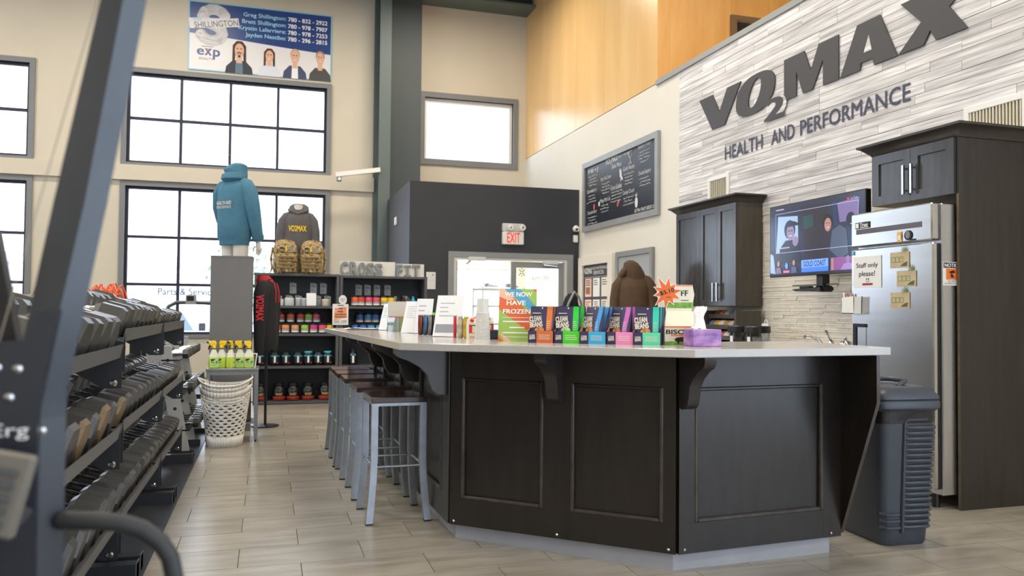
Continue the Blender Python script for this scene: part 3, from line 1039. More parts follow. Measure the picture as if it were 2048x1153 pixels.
# cabinet over the fridge with its tall side panel
c2 = thing('fridge_cabinet', 'dark two-door cabinet above the fridge with tall side panel', 'cabinet', (4.20, 4.767, 0), HB)
obj('body', MB().box(0, 0.727, 0.001, 0.68, 2.01, 2.372, GREYW), c2)
shaker(c2, 0.360, 0.36, (0.002, 0, 2.011), (0.326, 0.045))
shaker(c2, 0.360, 0.36, (0.365, 0, 2.011), (0.034, 0.045))
obj('side_panel', MB().box(0.728, 0.748, -0.002, 0.68, 0, 2.372, mat('side_panel_wood', (46, 41, 36), 0.42, var=0.3, scale=5, stretch=(4, 4, 0.35), bump=0.05)), c2)
obj('panel_edge', MB().box(0.729, 0.747, -0.0045, -0.002, 0.0, 2.01, mat('panel_edge_band', (96, 82, 60), 0.5, var=0.3, scale=14)), c2)
crown(c2, 0.748, 0.68, 2.372)

# fridge
fr = thing('fridge', 'tall single-door stainless steel fridge with notes on the door', 'fridge', (4.03, 4.805, 0), HB)
FW = 0.755
obj('body', MB().rbox(0.0, FW, 0.06, 0.66, 0.09, 1.945, 0.006, STEEL), fr)
DGAP = mat('door_gasket', (30, 30, 32), 0.6)
obj('gasket', MB().box(0.012, FW - 0.02, 0.035, 0.062, 0.13, 1.69, DGAP), fr)
STEELD = mat('fridge_door_steel', (196, 196, 196), 0.24, 1.0, var=0.05, scale=30, stretch=(0.06, 1, 1))
dr = MB()
dr.rbox(0.0, FW - 0.012, 0.0, 0.038, 0.13, 1.695, 0.008, STEELD)
door = obj('door', dr, fr)
hd = MB()
hd.box(0.03, 0.15, -0.012, 0.0, 1.14, 1.165, BLACK)
hd.box(0.03, 0.06, -0.012, 0.0, 0.80, 1.14, BLACK)
hd.box(0.06, 0.15, -0.004, 0.0, 0.80, 1.14, STEELD)
obj('door_handle', hd, door)
h = MB()
h.rbox(0.0, FW - 0.02, 0.0, 0.06, 1.712, 1.95, 0.008, STEELD)
h.box(0.055, 0.655, -0.002, 0.0, 1.80, 1.836, mat('grille_shadow', (92, 88, 96), 0.5))
obj('header', h, fr)
b = MB()
b.box(0.05, 0.19, -0.006, 0.0, 1.84, 1.885, BLACK)
b.rect(0.055, 0.085, 1.846, 1.879, -0.0065, WHITE)
b.text('True', 0.135, 1.866, 0.075, 0.024, -0.0066, WHITE, bold=0.03)
b.rect(0.10, 0.18, 1.845, 1.850, -0.0066, WHITE)
obj('maker_plate', b, fr)
for x in (0.08, FW - 0.1):
    for yy in (0.1, 0.58):
        obj('leg', MB().cyl((x, yy, 0), (x, yy, 0.092), 0.025, BLACK), fr)
def on_fridge(name, label, cat, y, z, mb, group=None):
    t = obj(name, mb, None, (4.028, y, z), HB)
    return tag(t, label, cat, group)
m = MB()
m.box(0, 0.27, -0.003, 0, 0, 0.222, PAPER)
m.text('Staff only', 0.135, 0.155, 0.21, 0.042, -0.0036, INK, bold=0.012)
m.text('please!', 0.135, 0.095, 0.155, 0.046, -0.0036, INK, bold=0.012)
MAR = mat('maroon_ribbon', (150, 44, 70), 0.6)
m.rect(0.09, 0.19, 0.018, 0.033, -0.0036, MAR)
m.disc(0.14, 0.052, 0.016, 0.012, -0.0036, INK, 10)
m.disc(0.14, 0.052, 0.012, 0.008, -0.004, PAPER, 10)
m.poly([(0.125, 0.058), (0.13, 0.07), (0.136, 0.06)], -0.004, INK)
m.poly([(0.155, 0.058), (0.15, 0.07), (0.144, 0.06)], -0.004, INK)
on_fridge('paper_sign', 'white staff only sign taped on the fridge door', 'sign', 4.775, 1.418, m)
NOTE = mat('note_tan', (188, 172, 138), 0.7, var=0.15, scale=12)
LEAF = mat('leaf_green', (120, 138, 76), 0.6)
SHN = mat('note_dark_print', (96, 92, 66), 0.7)  # darker patch low on each note card
for i, (yy, zz, w_) in enumerate(((4.42, 1.545, 'upper'), (4.362, 1.418, 'middle'), (4.418, 1.275, 'lower'))):
    m = MB()
    m.box(0, 0.165, -0.004, 0, 0, 0.105, NOTE)
    for k in range(3):
        a = 0.012 + k * 0.036
        for p, q, r_, s_ in cells(a, a + 0.034, 0.035, 0.072, [(a + 0.004, a + 0.030, 0.039, 0.068)]):
            m.rect(p, q, r_, s_, -0.0045, LEAF)
    for k in range(7):
        a = R(90 + (k - 3) * 30)
        L = 0.048 - 0.006 * abs(k - 3)
        cx, cz = 0.125, 0.105
        m.poly([(cx, cz), (cx + L * 0.5 * math.cos(a - 0.2), cz + L * 0.5 * math.sin(a - 0.2)), (cx + L * math.cos(a), cz + L * math.sin(a)), (cx + L * 0.5 * math.cos(a + 0.2), cz + L * 0.5 * math.sin(a + 0.2))], -0.0055, LEAF)
    m.poly([(0.09, 0.01), (0.15, 0.008), (0.155, 0.04), (0.12, 0.03)], -0.0048, SHN)
    on_fridge('note_card', '%s tan note card with green leaf magnet on fridge door' % w_, 'note', yy, zz, m, 'note cards on the fridge')
m = MB().rbox(0, 0.042, -0.004, 0, 0, 0.07, 0.002, mat('magnet_yellow', (214, 176, 84), 0.5, var=0.4, scale=40)).rect(0.01, 0.033, 0.015, 0.045, -0.0045, PAPER)
on_fridge('fridge_magnet', 'small yellow and white magnet on fridge header', 'magnet', 4.36, 1.716, m)
m = MB().lathe([(0.033, 0), (0.033, 0.004)], INK, 18, (0.0, 0, 0), M=Matrix.Rotation(R(90), 4, 'X')).disc(-0.003, 0.004, 0.02, 0.026, -0.0045, GREYT, 14).rect(0.01, 0.06, -0.035, -0.026, -0.003, INK)
on_fridge('fridge_magnet', 'round black magnet on fridge header', 'magnet', 4.262, 1.755, m)
m = MB().box(0, 0.028, -0.003, 0, 0, 0.028, mat('energy_blue', (60, 160, 204), 0.5)).poly([(0.005, 0.006), (0.022, 0.018), (0.012, 0.022)], -0.0035, PAPER)
on_fridge('sticker', 'small blue square sticker at fridge door corner', 'sticker', 4.795, 1.655, m)
t = thing('pen_cup', 'white pen caddy stuck to the fridge door', 'cup', (4.026, 4.83, 1.235), HB)
m = MB()
pr = [(0.0, 0.0), (0.125, 0.0), (0.135, 0.125), (-0.008, 0.115)]
m.prism(pr, -0.06, -0.055, WHITE).prism(pr, -0.005, 0, WHITE)
m.box(0, 0.125, -0.06, 0, 0, 0.005, WHITE).box(-0.004, 0.002, -0.06, 0, 0, 0.115, WHITE).box(0.123, 0.131, -0.06, 0, 0, 0.12, WHITE)
obj('cup', m, t)
obj('pen', MB().cyl((0.04, -0.03, 0.01), (-0.01, -0.035, 0.15), 0.006, WHITE), t)
obj('pen', MB().cyl((0.05, -0.025, 0.01), (0.03, -0.03, 0.145), 0.006, mat('pen_red', (180, 60, 60), 0.5)), t)
obj('pen', MB().cyl((0.03, -0.04, 0.01), (0.005, -0.03, 0.14), 0.005, GREYT), t)
m = MB()
m.box(0, 0.145, -0.003, 0, 0, 0.15, PAPER)
m.rect(0.004, 0.141, 0.112, 0.146, -0.0035, INK)
m.text('NOTICE', 0.0725, 0.129, 0.12, 0.022, -0.004, PAPER, bold=0.03)
m.rect(0.024, 0.118, 0.038, 0.108, -0.0035, mat('notice_orange', (232, 116, 40), 0.6))
m.poly([(0.045, 0.088), (0.085, 0.098), (0.098, 0.082), (0.06, 0.076)], -0.004, INK)
m.poly([(0.06, 0.074), (0.075, 0.074), (0.09, 0.05), (0.06, 0.052)], -0.004, INK)
m.text('SECURITY', 0.0725, 0.028, 0.07, 0.011, -0.004, INK)
m.text('CAMERAS IN USE', 0.0725, 0.013, 0.125, 0.011, -0.004, INK)
t = obj('warning_sign', m, None, (4.092, 4.048, 1.42))
tag(t, 'white and orange security camera notice on the fridge side', 'sign')

# television
tv = thing('television', 'wide flat television playing a show on the stone wall', 'television', (4.46, 6.385, 1.56), HB)
TVW, TVH = 1.25, 0.655
GLS = mat('tv_bezel', (16, 16, 20), 0.2)
obj('bezel', MB().rbox(0, TVW, -0.012, 0.04, 0, TVH, 0.004, GLS), tv)
def scr(name, c, e=0.75):
    return mat('screen_' + name, c, 0.15, emit=e)
m = MB()
y = -0.0125
m.rect(0.012, TVW - 0.012, 0.022, TVH - 0.012, y, scr('base', (34, 38, 58)))
y -= 0.0004
m.poly([(0.012, 0.24), (0.10, 0.24), (0.12, 0.55), (0.012, 0.55)], y, scr('seat_dark', (30, 46, 78)))
m.poly([(0.10, 0.22), (0.34, 0.20), (0.42, 0.30), (0.41, 0.53), (0.13, 0.55)], y, scr('window', (136, 160, 190)))
m.poly([(0.012, 0.04), (0.09, 0.03), (0.06, 0.20), (0.012, 0.22)], y, scr('window', (136, 160, 190)))
m.poly([(0.52, 0.05), (0.80, 0.05), (0.80, 0.60), (0.46, 0.60)], y, scr('aisle', (38, 34, 44)))
m.poly([(0.50, 0.40), (0.62, 0.42), (0.62, 0.52), (0.48, 0.52)], y - 0.0002, scr('green', (30, 60, 62)))
m.poly([(0.95, 0.42), (1.16, 0.42), (1.18, 0.60), (0.92, 0.58)], y - 0.0002, scr('mauve', (104, 92, 138)))
m.poly([(0.88, 0.40), (0.93, 0.40), (0.91, 0.60), (0.86, 0.60)], y - 0.0004, scr('seat_dark', (30, 46, 78)))
y -= 0.0008
SKT = scr('skin', (150, 112, 108))
SKB = scr('skin_blue', (120, 108, 140))
COAT = scr('coat', (26, 30, 50))
def figure(u, z, s, coat, skin, hair):
    m.poly([(u - 2.1 * s, z - 3.6 * s), (u - 1.9 * s, z - 1.9 * s), (u - 0.8 * s, z - 1.0 * s), (u + 0.8 * s, z - 1.0 * s), (u + 1.8 * s, z - 1.8 * s), (u + 2.1 * s, z - 3.6 * s)], y, coat)
    m.disc(u, z + 0.25 * s, 1.05 * s, 1.15 * s, y - 0.0003, hair, 14)
    m.disc(u + 0.12 * s, z - 0.1 * s, 0.72 * s, 0.95 * s, y - 0.0006, skin, 14)
    m.rect(u - 0.3 * s, u + 0.0 * s, z + 0.05 * s, z + 0.15 * s, y - 0.0009, INK)
    m.rect(u + 0.25 * s, u + 0.55 * s, z + 0.05 * s, z + 0.15 * s, y - 0.0009, INK)
    m.rect(u - 0.1 * s, u + 0.4 * s, z - 0.55 * s, z - 0.45 * s, y - 0.0009, scr('teeth', (200, 180, 176)))
figure(0.30, 0.40, 0.075, COAT, SKB, COAT)
m.poly([(0.22, 0.44), (0.43, 0.45), (0.43, 0.465), (0.36, 0.49), (0.27, 0.49)], y - 0.001, COAT)
m.disc(0.38, 0.31, 0.04, 0.045, y - 0.001, SKB, 12)
figure(0.80, 0.42, 0.06, scr('aisle', (38, 34, 44)), SKT, scr('hair', (30, 24, 30)))
m.poly([(0.83, 0.20), (0.86, 0.36), (0.95, 0.40), (1.03, 0.36), (1.06, 0.16), (0.95, 0.12)], y - 0.0012, scr('seat_grey', (62, 74, 96)))
figure(1.08, 0.42, 0.05, scr('seat_dark', (30, 46, 78)), COAT, COAT)
y -= 0.0026
LNE = scr('line', (150, 156, 196), 0.9)
for a, b, c_, d in cells(0.10, 1.17, 0.215, 0.575, [(0.104, 1.166, 0.219, 0.571)]):
    m.rect(a, b, c_, d, y, LNE)
m.rect(0.465, 0.815, 0.03, 0.135, y, scr('tile_blue', (58, 104, 206), 1.1))
m.rect(0.465, 0.815, 0.068, 0.135, y - 0.0003, scr('tile_blue_light', (96, 134, 214), 1.1))
m.text('GOLD COAST', 0.64, 0.10, 0.29, 0.045, y - 0.0006, scr('tile_text', (22, 30, 80)), bold=0.015)
for u, col in ((0.14, (108, 96, 128)), (0.36, (70, 80, 120))):
    m.disc(u, 0.12, 0.02, 0.026, y, SKT, 10)
    m.poly([(u - 0.045, 0.03), (u - 0.03, 0.085), (u + 0.03, 0.085), (u + 0.045, 0.03)], y, scr('bust%d' % int(u * 100), col))
m.poly([(0.235, 0.10), (0.25, 0.125), (0.265, 0.125), (0.28, 0.10), (0.27, 0.07), (0.245, 0.07)], y, scr('badge', (90, 140, 210)))
m.rect(0.21, 0.30, 0.035, 0.055, y, scr('pink_bar', (204, 104, 140)))
m.rect(0.845, 1.23, 0.03, 0.135, y, scr('crowd', (120, 70, 128)))
m.rect(0.85, 0.88, 0.03, 0.13, y - 0.0003, SKT)
m.disc(1.05, 0.115, 0.025, 0.03, y - 0.0006, SKB, 10)
m.poly([(0.96, 0.03), (1.0, 0.075), (1.05, 0.09), (1.10, 0.075), (1.14, 0.03)], y - 0.0003, scr('bust99', (140, 110, 170)))
m.disc(1.055, 0.60, 0.014, 0.012, y, scr('red_dot', (200, 40, 50)), 10)
m.text('YouTube', 1.12, 0.60, 0.085, 0.02, y, scr('small_text', (150, 150, 170)))
m.lines(0.10, 0.22, 0.60, 0.62, 1, y, scr('small_text', (150, 150, 170)), 0.5, 0)
m.lines(0.14, 0.30, 0.25, 0.27, 1, y, scr('small_text', (150, 150, 170)), 0.5, 0)
obj('screen', m, tv)
m = MB()
m.box(0.52, 0.68, 0.04, 0.10, 0.15, 0.55, BLACK)
m.box(0.58, 0.66, 0.05, 0.12, -0.12, 0.2, BLACK)
m.bar((0.62, 0.08, 0.3), (0.45, 0.25, 0.3), 0.05, 0.06, BLACK)
m.bar((0.45, 0.25, 0.3), (0.62, 0.41, 0.3), 0.05, 0.06, BLACK)
m.box(0.55, 0.70, 0.39, 0.415, 0.1, 0.5, BLACK)
obj('wall_mount', m, tv)
m = MB()
m.prism([(0.28, 0.025), (0.33, 0.008), (0.60, 0.0), (0.66, 0.01), (0.66, 0.04), (0.40, 0.03)], 0.02, 0.16, BLACK)
m.box(0.57, 0.67, 0.05, 0.14, 0.0, 0.05, BLACK)
obj('media_tray', m, tv, (0, 0, -0.14))
obj('cross_bar', MB().cyl((0.20, 0.09, 0.062), (0.80, 0.09, 0.062), 0.006, mat('grey_bar', (120, 116, 110), 0.5)), tv, (0, 0, -0.14))
tag(obj('remote_control', MB().rbox(0.33, 0.47, 0.06, 0.11, 0.033, 0.053, 0.006, BLACK), None, (4.46, 6.385, 1.42), HB), 'black remote lying on the tray under the television', 'remote')

# back counter with sink
bc = thing('base_cabinet', 'dark base cabinets under the back worktop', 'cabinet', (4.30, 8.35, 0), HB)
obj('body', MB().box(0, 3.5, 0.02, 0.59, 0.09, 0.879, GREYW), bc)
obj('toe_kick', MB().box(0, 3.5, 0.07, 0.59, 0.0, 0.09, BLACK), bc)
for i in range(6):
    shaker(bc, 0.575, 0.76, (0.004 + i * 0.583, 0.019, 0.105), (0.53 if i % 2 == 0 else 0.045, 0.52))
tag(obj('worktop', MB().rbox(4.27, 4.868, 4.85, 8.37, 0.88, 0.92, 0.004, SLAB)), 'light grey worktop along the stone wall behind the bar', 'worktop')
t = thing('faucet', 'chrome kitchen faucet with lever on the back worktop', 'faucet', (4.68, 5.92, 0.92), HB)
obj('spout', MB().tube([(0.0, 0, 0.0), (0.0, 0, 0.03), (-0.06, -0.01, 0.075), (-0.14, -0.02, 0.105), (-0.19, -0.03, 0.115), (-0.225, -0.03, 0.105), (-0.23, -0.03, 0.085)], 0.011, CHROME, 10), t)
obj('valve', MB().lathe([(0.03, 0), (0.03, 0.05), (0.022, 0.075), (0.006, 0.09)], CHROME, 14, (0.09, 0, 0)), t)
obj('lever', MB().tube([(0.09, 0, 0.07), (0.075, -0.01, 0.12), (0.045, -0.02, 0.165)], [0.012, 0.01, 0.012], CHROME, 8), t)
JARG = glass('clear_acrylic', (214, 218, 218), 0.12, 0.05)
for i, (yy, lab) in enumerate(((6.795, 'left clear dispenser jar with black lid on back worktop'), (6.507, 'right clear dispenser jar with black lid on back worktop'))):
    t = thing('dispenser_jar', lab, 'jar', (4.40, yy, 0.92), HB, 'dispenser jars')
    obj('jar', MB().lathe([(0.09, 0.0), (0.095, 0.01), (0.11, 0.12), (0.11, 0.125)], JARG, 20), t)
    obj('contents', MB().lathe([(0.04, 0.002), (0.045, 0.09)], mat('powder_dark', (62, 60, 62), 0.8) if i == 0 else mat('powder_pale', (196, 196, 190), 0.8), 14), t)
    obj('lid', MB().lathe([(0.115, 0.125), (0.12, 0.13), (0.12, 0.18), (0.11, 0.19)], BLACK, 20), t)
    obj('handle', MB().tube([(-0.118, 0, 0.18), (-0.15, 0, 0.17), (-0.15, 0, 0.06), (-0.10, 0, 0.03)], 0.012, BLACK, 8), t)
    obj('plate_label', MB().rect(0.0, 0.05, 0.03, 0.09, -0.112, PAPER), t)
tag(obj('folded_cloth', MB().rbox(4.42, 4.52, 6.28, 6.40, 0.92, 0.945, 0.008, mat('red_cloth', (186, 40, 52), 0.8))), 'small red cloth on the back worktop', 'cloth')
tag(obj('chrome_kettle', MB().lathe([(0.06, 0), (0.07, 0.02), (0.065, 0.06), (0.045, 0.09), (0.012, 0.10), (0.012, 0.115), (0.002, 0.12)], CHROME, 18, (4.5, 5.43, 0.92))), 'round chrome pot beside the fridge on the back worktop', 'pot')
# snack rack
t = thing('snack_rack', 'dark wooden two-tier snack rack under the wall cabinet', 'rack', (4.53, 7.81, 0.92), HB)
m = MB()
for x in (0.0, 0.71):
    m.prism([(x, 0), (x + 0.02, 0), (x + 0.02, 0.335), (x, 0.335)], 0.0, 0.30, GREYW)
m.box(0.02, 0.71, 0.28, 0.30, 0, 0.335, GREYW)
obj('frame', m, t)
for k, (z, y0) in enumerate(((0.03, 0.0), (0.14, 0.05), (0.25, 0.12))):
    obj('tier', MB().add([(0.02, y0, z), (0.71, y0, z), (0.71, 0.28, z + 0.04), (0.02, 0.28, z + 0.04), (0.02, y0, z + 0.012), (0.71, y0, z + 0.012), (0.71, 0.28, z + 0.052), (0.02, 0.28, z + 0.052), (0.02, y0, z + 0.045), (0.71, y0, z + 0.045)], [(0, 1, 2, 3), (4, 5, 6, 7), (0, 1, 5, 4), (4, 5, 9, 8)], GREYW), t)
pc = [(198, 150, 90), (214, 206, 196), (150, 86, 62), (206, 120, 96), (232, 220, 200), (120, 140, 180), (222, 170, 60), (236, 226, 214)]
k = 0
for tier, z, y0, lab in ((0, 0.045, 0.02, 'bottom'), (1, 0.155, 0.07, 'middle'), (2, 0.265, 0.14, 'top')):
    for i in range(7):
        c_ = pc[(k * 5 + i) % 8]
        q = MB()
        mm = mat('wrapper_%d' % ((k * 5 + i) % 8), c_, 0.35, var=0.2, scale=30)
        q.loft([[(-0.04, -0.012, 0), (0.04, -0.012, 0), (0.04, 0.012, 0), (-0.04, 0.012, 0)], [(-0.044, -0.02, 0.04), (0.044, -0.02, 0.04), (0.044, 0.02, 0.04), (-0.044, 0.02, 0.04)], [(-0.042, -0.003, 0.085), (0.042, -0.003, 0.085), (0.042, 0.003, 0.085), (-0.042, 0.003, 0.085)]], mm)
        o = obj('snack_packet', q, None, (4.53 + y0 + 0.05, 7.81 - 0.07 - i * 0.095, 0.92 + z + 0.008), 0, rot=(R(-38), 0, HB + random.uniform(-0.1, 0.1)))
        tag(o, 'wrapped snack packet, %s from the left, %s tier of the rack' % (ORD[i], lab), 'snack', 'snack packets in the rack')
    k += 1
t = thing('gift_bag', 'small white bag with loop handle before the snack rack', 'bag', (4.64, 6.72, 0.92), HB)
obj('bag', MB().loft([[(-0.05, -0.02, 0), (0.05, -0.02, 0), (0.05, 0.02, 0), (-0.05, 0.02, 0)], [(-0.055, -0.01, 0.21), (0.055, -0.01, 0.21), (0.055, 0.01, 0.21), (-0.055, 0.01, 0.21)]], PAPER), t)
obj('handle', MB().tube([(-0.025, 0, 0.20), (-0.02, 0, 0.235), (0.0, 0, 0.25), (0.02, 0, 0.235), (0.025, 0, 0.20)], 0.005, WHITE, 6), t)
# ================= the bar =================
ZT, ZB = 1.072, 1.034
KB = 0.96
PL, PBp, PA, PC = (0.90, 7.0), (0.972, 4.261), (1.886, 3.448), (2.86, 3.514)
bar = thing('bar_counter', 'dark espresso panelled bar with corbels in mid picture', 'counter')
m = MB()
m.prismz([PL, PBp, PA, PC, (2.86, 3.75), (1.99, 3.70), (1.24, 4.40), (1.10, 7.0)], 0.085, ZB, ESPRESSO)
obj('core', m, bar)
m = MB()
m.prismz([(0.93, 6.97), (1.0, 4.275), (1.875, 3.462), (2.80, 3.508), (2.80, 3.73), (2.0, 3.68), (1.22, 4.39), (1.08, 6.97)], 0.0, 0.085, TOEK)
obj('toe_kick', m, bar)
def seg(p0, p1, panels, corb, over, bolts):
    L = math.hypot(p1[0] - p0[0], p1[1] - p0[1])
    rz = math.atan2(p1[1] - p0[1], p1[0] - p0[0])
    loc = (p0[0], p0[1], 0)
    hs = [(a, b, 0.228, 0.875) for a, b in panels]
    for a, b, c, d in cells(0.002, L - 0.002, 0.086, ZB - 0.001, hs):
        pass
    # stiles and rails
    xs = [0.0] + [v for p in panels for v in p] + [L]
    for a, b in zip(xs[0::2], xs[1::2]):
        obj('stile', MB().box(a, b, -0.022, 0.0, 0.0855, ZB - 0.001, ESPRESSO), bar, loc, rz)
    for a, b in panels:
        obj('rail', MB().box(a, b, -0.0215, 0.0, 0.0855, 0.228, ESPRESSO), bar, loc, rz)
        obj('rail', MB().box(a, b, -0.0215, 0.0, 0.875, ZB - 0.001, ESPRESSO), bar, loc, rz)
        mo = MB()
        t = 0.018
        for p, q, r_, s_ in cells(a, b, 0.228, 0.875, [(a + t, b - t, 0.228 + t, 0.875 - t)]):
            mo.rbox(p, q, -0.027, -0.004, r_, s_, 0.005, ESPEDGE if (s_ - r_ < 0.05 and r_ < 0.5) or (q - p < 0.05) else ESPRESSO)
        obj('moulding', mo, bar, loc, rz)
        obj('panel', MB().box(a + t, b - t, -0.006, 0.0, 0.228 + t, 0.875 - t, ESPRESSO), bar, loc, rz)
    for u in corb:
        c = MB()
        d = over
        prof = [(-0.022, ZB - 0.002), (-d, ZB - 0.002), (-d, ZB - 0.035), (-d * 0.93, ZB - 0.055), (-d * 0.75, ZB - 0.075), (-d * 0.55, ZB - 0.11), (-d * 0.42, ZB - 0.15), (-d * 0.38, ZB - 0.20), (-d * 0.33, ZB - 0.235), (-d * 0.24, ZB - 0.255), (-0.022, ZB - 0.262)]
        vs = [(u - 0.032, p, z) for p, z in prof] + [(u + 0.032, p, z) for p, z in prof]
        n_ = len(prof)
        fs = [tuple(range(n_)), tuple(range(2 * n_ - 1, n_ - 1, -1))] + [(i, i + n_, (i + 1) % n_ + n_, (i + 1) % n_) for i in range(n_)]
        c.add(vs, fs, mat('corbel_wood', (46, 42, 42), 0.32, var=0.2, scale=8))
        obj('corbel', c, bar, loc, rz)
    for u in bolts:
        obj('screw', MB().lathe([(0.007, 0.0), (0.007, 0.003), (0.003, 0.006)], CHROME, 10, M=Matrix.Translation((u, -0.022, 0.105)) @ Matrix.Rotation(R(90), 4, 'X')), bar, loc, rz)
seg(PL, PBp, [(0.1, 0.45), (0.60, 1.12), (1.30, 1.80), (1.98, 2.58)], (0.52, 1.2, 1.87, 2.66), 0.31, ())
seg(PBp, PA, [(0.066, 0.54), (0.69, 1.162)], (0.615,), 0.25, (0.026, 0.62, 1.19))
seg(PA, PC, [(0.085, 0.858)], (0.045,), 0.21, (0.03, 0.91))
m = MB()
BLK = mat('black_wood', (22, 20, 20), 0.45)
GU = [(0.0, ZB - 0.002), (-0.275, ZB - 0.002), (-0.275, 0.80), (-0.012, 0.10), (0.0, 0.10)]
gv = [(2.862, 3.51 + p, z) for p, z in GU] + [(2.882, 3.51 + p, z) for p, z in GU]
m.add(gv, [(0, 1, 2, 3, 4), (9, 8, 7, 6, 5), (0, 5, 6, 1), (3, 8, 9, 4)], ESPRESSO)
m.add(gv, [(1, 6, 7, 2), (2, 7, 8, 3)], ESPEDGE)
obj('end_gusset', m, bar)
# slab
m = MB()
out = [(0.475, 7.05), (0.637, 3.99), (1.82, 3.165), (2.94, 3.228), (2.95, 4.0), (2.10, 3.95), (1.42, 4.55), (1.28, 7.10)]
n_ = len(out)
cx = sum(p[0] for p in out) / n_
def inset(pts, d):
    r = []
    for i in range(len(pts)):
        a, b, c = pts[i - 1], pts[i], pts[(i + 1) % len(pts)]
        e1 = Vector((b[0] - a[0], b[1] - a[1])).normalized()
        e2 = Vector((c[0] - b[0], c[1] - b[1])).normalized()
        n1 = Vector((-e1.y, e1.x))
        n2 = Vector((-e2.y, e2.x))
        k = (n1 + n2)
        k = k / max(0.3, k.length_squared) * 2
        r.append((b[0] + k.x * d, b[1] + k.y * d))
    return r
ins = inset(out, 0.003)
rings = [[(x, y, ZB) for x, y in ins], [(x, y, ZB + 0.003) for x, y in out], [(x, y, ZT - 0.003) for x, y in out], [(x, y, ZT) for x, y in ins]]
m.loft(rings, SLAB)
tag(obj('countertop', m), 'light grey quartz top of the bar', 'countertop')

# ---- bar stools ----
STM = mat('gunmetal_stool', (150, 156, 164), 0.4, 0.8, var=0.12, scale=12)
SEATW = mat('dark_stool_seat', (62, 50, 44), 0.16, var=0.25, scale=6, stretch=(1, 6, 1))
SW, SH, SZ = 0.32, 0.385, 0.727
def seatm():
    q = MB()
    q.rbox(-SW / 2, SW / 2, -SH / 2, SH / 2, SZ - 0.034, SZ, 0.004, SEATW)
    return q
def legm():
    q = MB()
    w = 0.038
    pts = [(0, 0, SZ - 0.034), (0, 0, 0.36), (0.006, 0.004, 0.24), (0.017, 0.012, 0.12), (0.028, 0.018, 0.008)]
    rings = [[(x - w / 2, y - w / 2, z), (x + w / 2, y - w / 2, z), (x + w / 2, y + w / 2, z), (x - w / 2, y + w / 2, z)] for x, y, z in pts]
    q.loft(rings[::-1], STM)
    x, y, z = pts[-1]
    q.box(x - w / 2 - 0.001, x + w / 2 + 0.001, y - w / 2 - 0.001, y + w / 2 + 0.001, 0, 0.009, BLACK)
    return q
lx, ly = SW / 2 - 0.018, SH / 2 - 0.018
desc = ['nearest bar stool in front of the bar', 'second nearest bar stool along the bar', 'middle bar stool of the five along the bar', 'fourth bar stool from the front along the bar', 'farthest bar stool near the supplement shelves']
for i, (sx, sy) in enumerate(((0.742, 4.855), (0.727, 5.485), (0.710, 6.14), (0.698, 6.62), (0.695, 7.06))):
    s = thing('bar_stool', 'backless metal ' + desc[i] + ', dark seat', 'stool', (sx, sy, 0), R((1.5, 0.5, 0, -0.5, 0.5)[i]), 'stools at the bar')
    obj('seat', shared('stool_seat', seatm), s)
    for ax, ay in ((1, 1), (1, -1), (-1, 1), (-1, -1)):
        l = obj('leg', shared('stool_leg', legm), s, (ax * lx, ay * ly, 0))
        l.scale = (ax, ay, 1)
    obj('apron', shared('stool_apron', lambda: MB().box(-lx, lx, -ly - 0.008, -ly + 0.004, SZ - 0.052, SZ - 0.034, STM).box(-lx, lx, ly - 0.004, ly + 0.008, SZ - 0.052, SZ - 0.034, STM).box(-lx - 0.008, -lx + 0.004, -ly, ly, SZ - 0.052, SZ - 0.034, STM).box(lx - 0.004, lx + 0.008, -ly, ly, SZ - 0.052, SZ - 0.034, STM)), s)
    for ay in (1, -1):
        obj('stretcher', shared('stool_rung_x', lambda: MB().cyl((-lx - 0.002, 0, 0.325), (lx + 0.002, 0, 0.325), 0.008, STM, 10)), s, (0, ay * (ly + 0.004), 0))
    for ax in (1, -1):
        obj('stretcher', shared('stool_rung_y', lambda: MB().cyl((0, -ly - 0.002, 0.325), (0, ly + 0.002, 0.325), 0.008, STM, 10)), s, (ax * (lx + 0.004), 0, 0))

# ---- trash can ----
BIN = mat('charcoal_bin_plastic', (56, 62, 72), 0.42, var=0.06, scale=20)
BAG = mat('bin_bag_film', (30, 31, 36), 0.12)
tc = thing('trash_can', 'tall ribbed charcoal trash can at the end of the bar', 'trash can', (3.30, 3.69, 0), R(-4))
def rr(w, d, z, c=0.045, n=4, dx=0.0):
    p = []
    for sx, sy, a0 in ((1, 1, 0), (-1, 1, 90), (-1, -1, 180), (1, -1, 270)):
        for k in range(n + 1):
            a = R(a0 + 90 * k / n)
            p.append((sx * (w / 2 - c) + c * math.cos(a) + dx, sy * (d / 2 - c) + c * math.sin(a), z))
    return p
m = MB()
m.loft([rr(0.27, 0.36, 0.0, 0.05), rr(0.285, 0.375, 0.015, 0.05), rr(0.30, 0.39, 0.12, 0.05), rr(0.345, 0.44, 0.66, 0.055), rr(0.35, 0.445, 0.68, 0.055)], BIN)
obj('body', m, tc)
for k in range(19):
    z = 0.10 + k * 0.0295
    f = (z - 0.12) / 0.54
    yy = -(0.39 + f * 0.05) / 2
    w = (0.30 + f * 0.045) * 0.30
    obj('rib', MB().tube([(-0.02, yy + 0.004, z), (-0.02 + 0.02, yy - 0.006, z), (0.105 + f * 0.02, yy - 0.006, z), (0.135 + f * 0.02, yy + 0.006, z), (0.148 + f * 0.022, yy + 0.03, z)], 0.0115, BIN, 8), tc)
obj('corner_rib', MB().tube([(-0.035, -0.195 - 0.004, 0.07), (-0.035, -0.222, 0.66), (-0.02, -0.224, 0.675), (0.1, -0.224, 0.675)], 0.009, BIN, 6), tc)
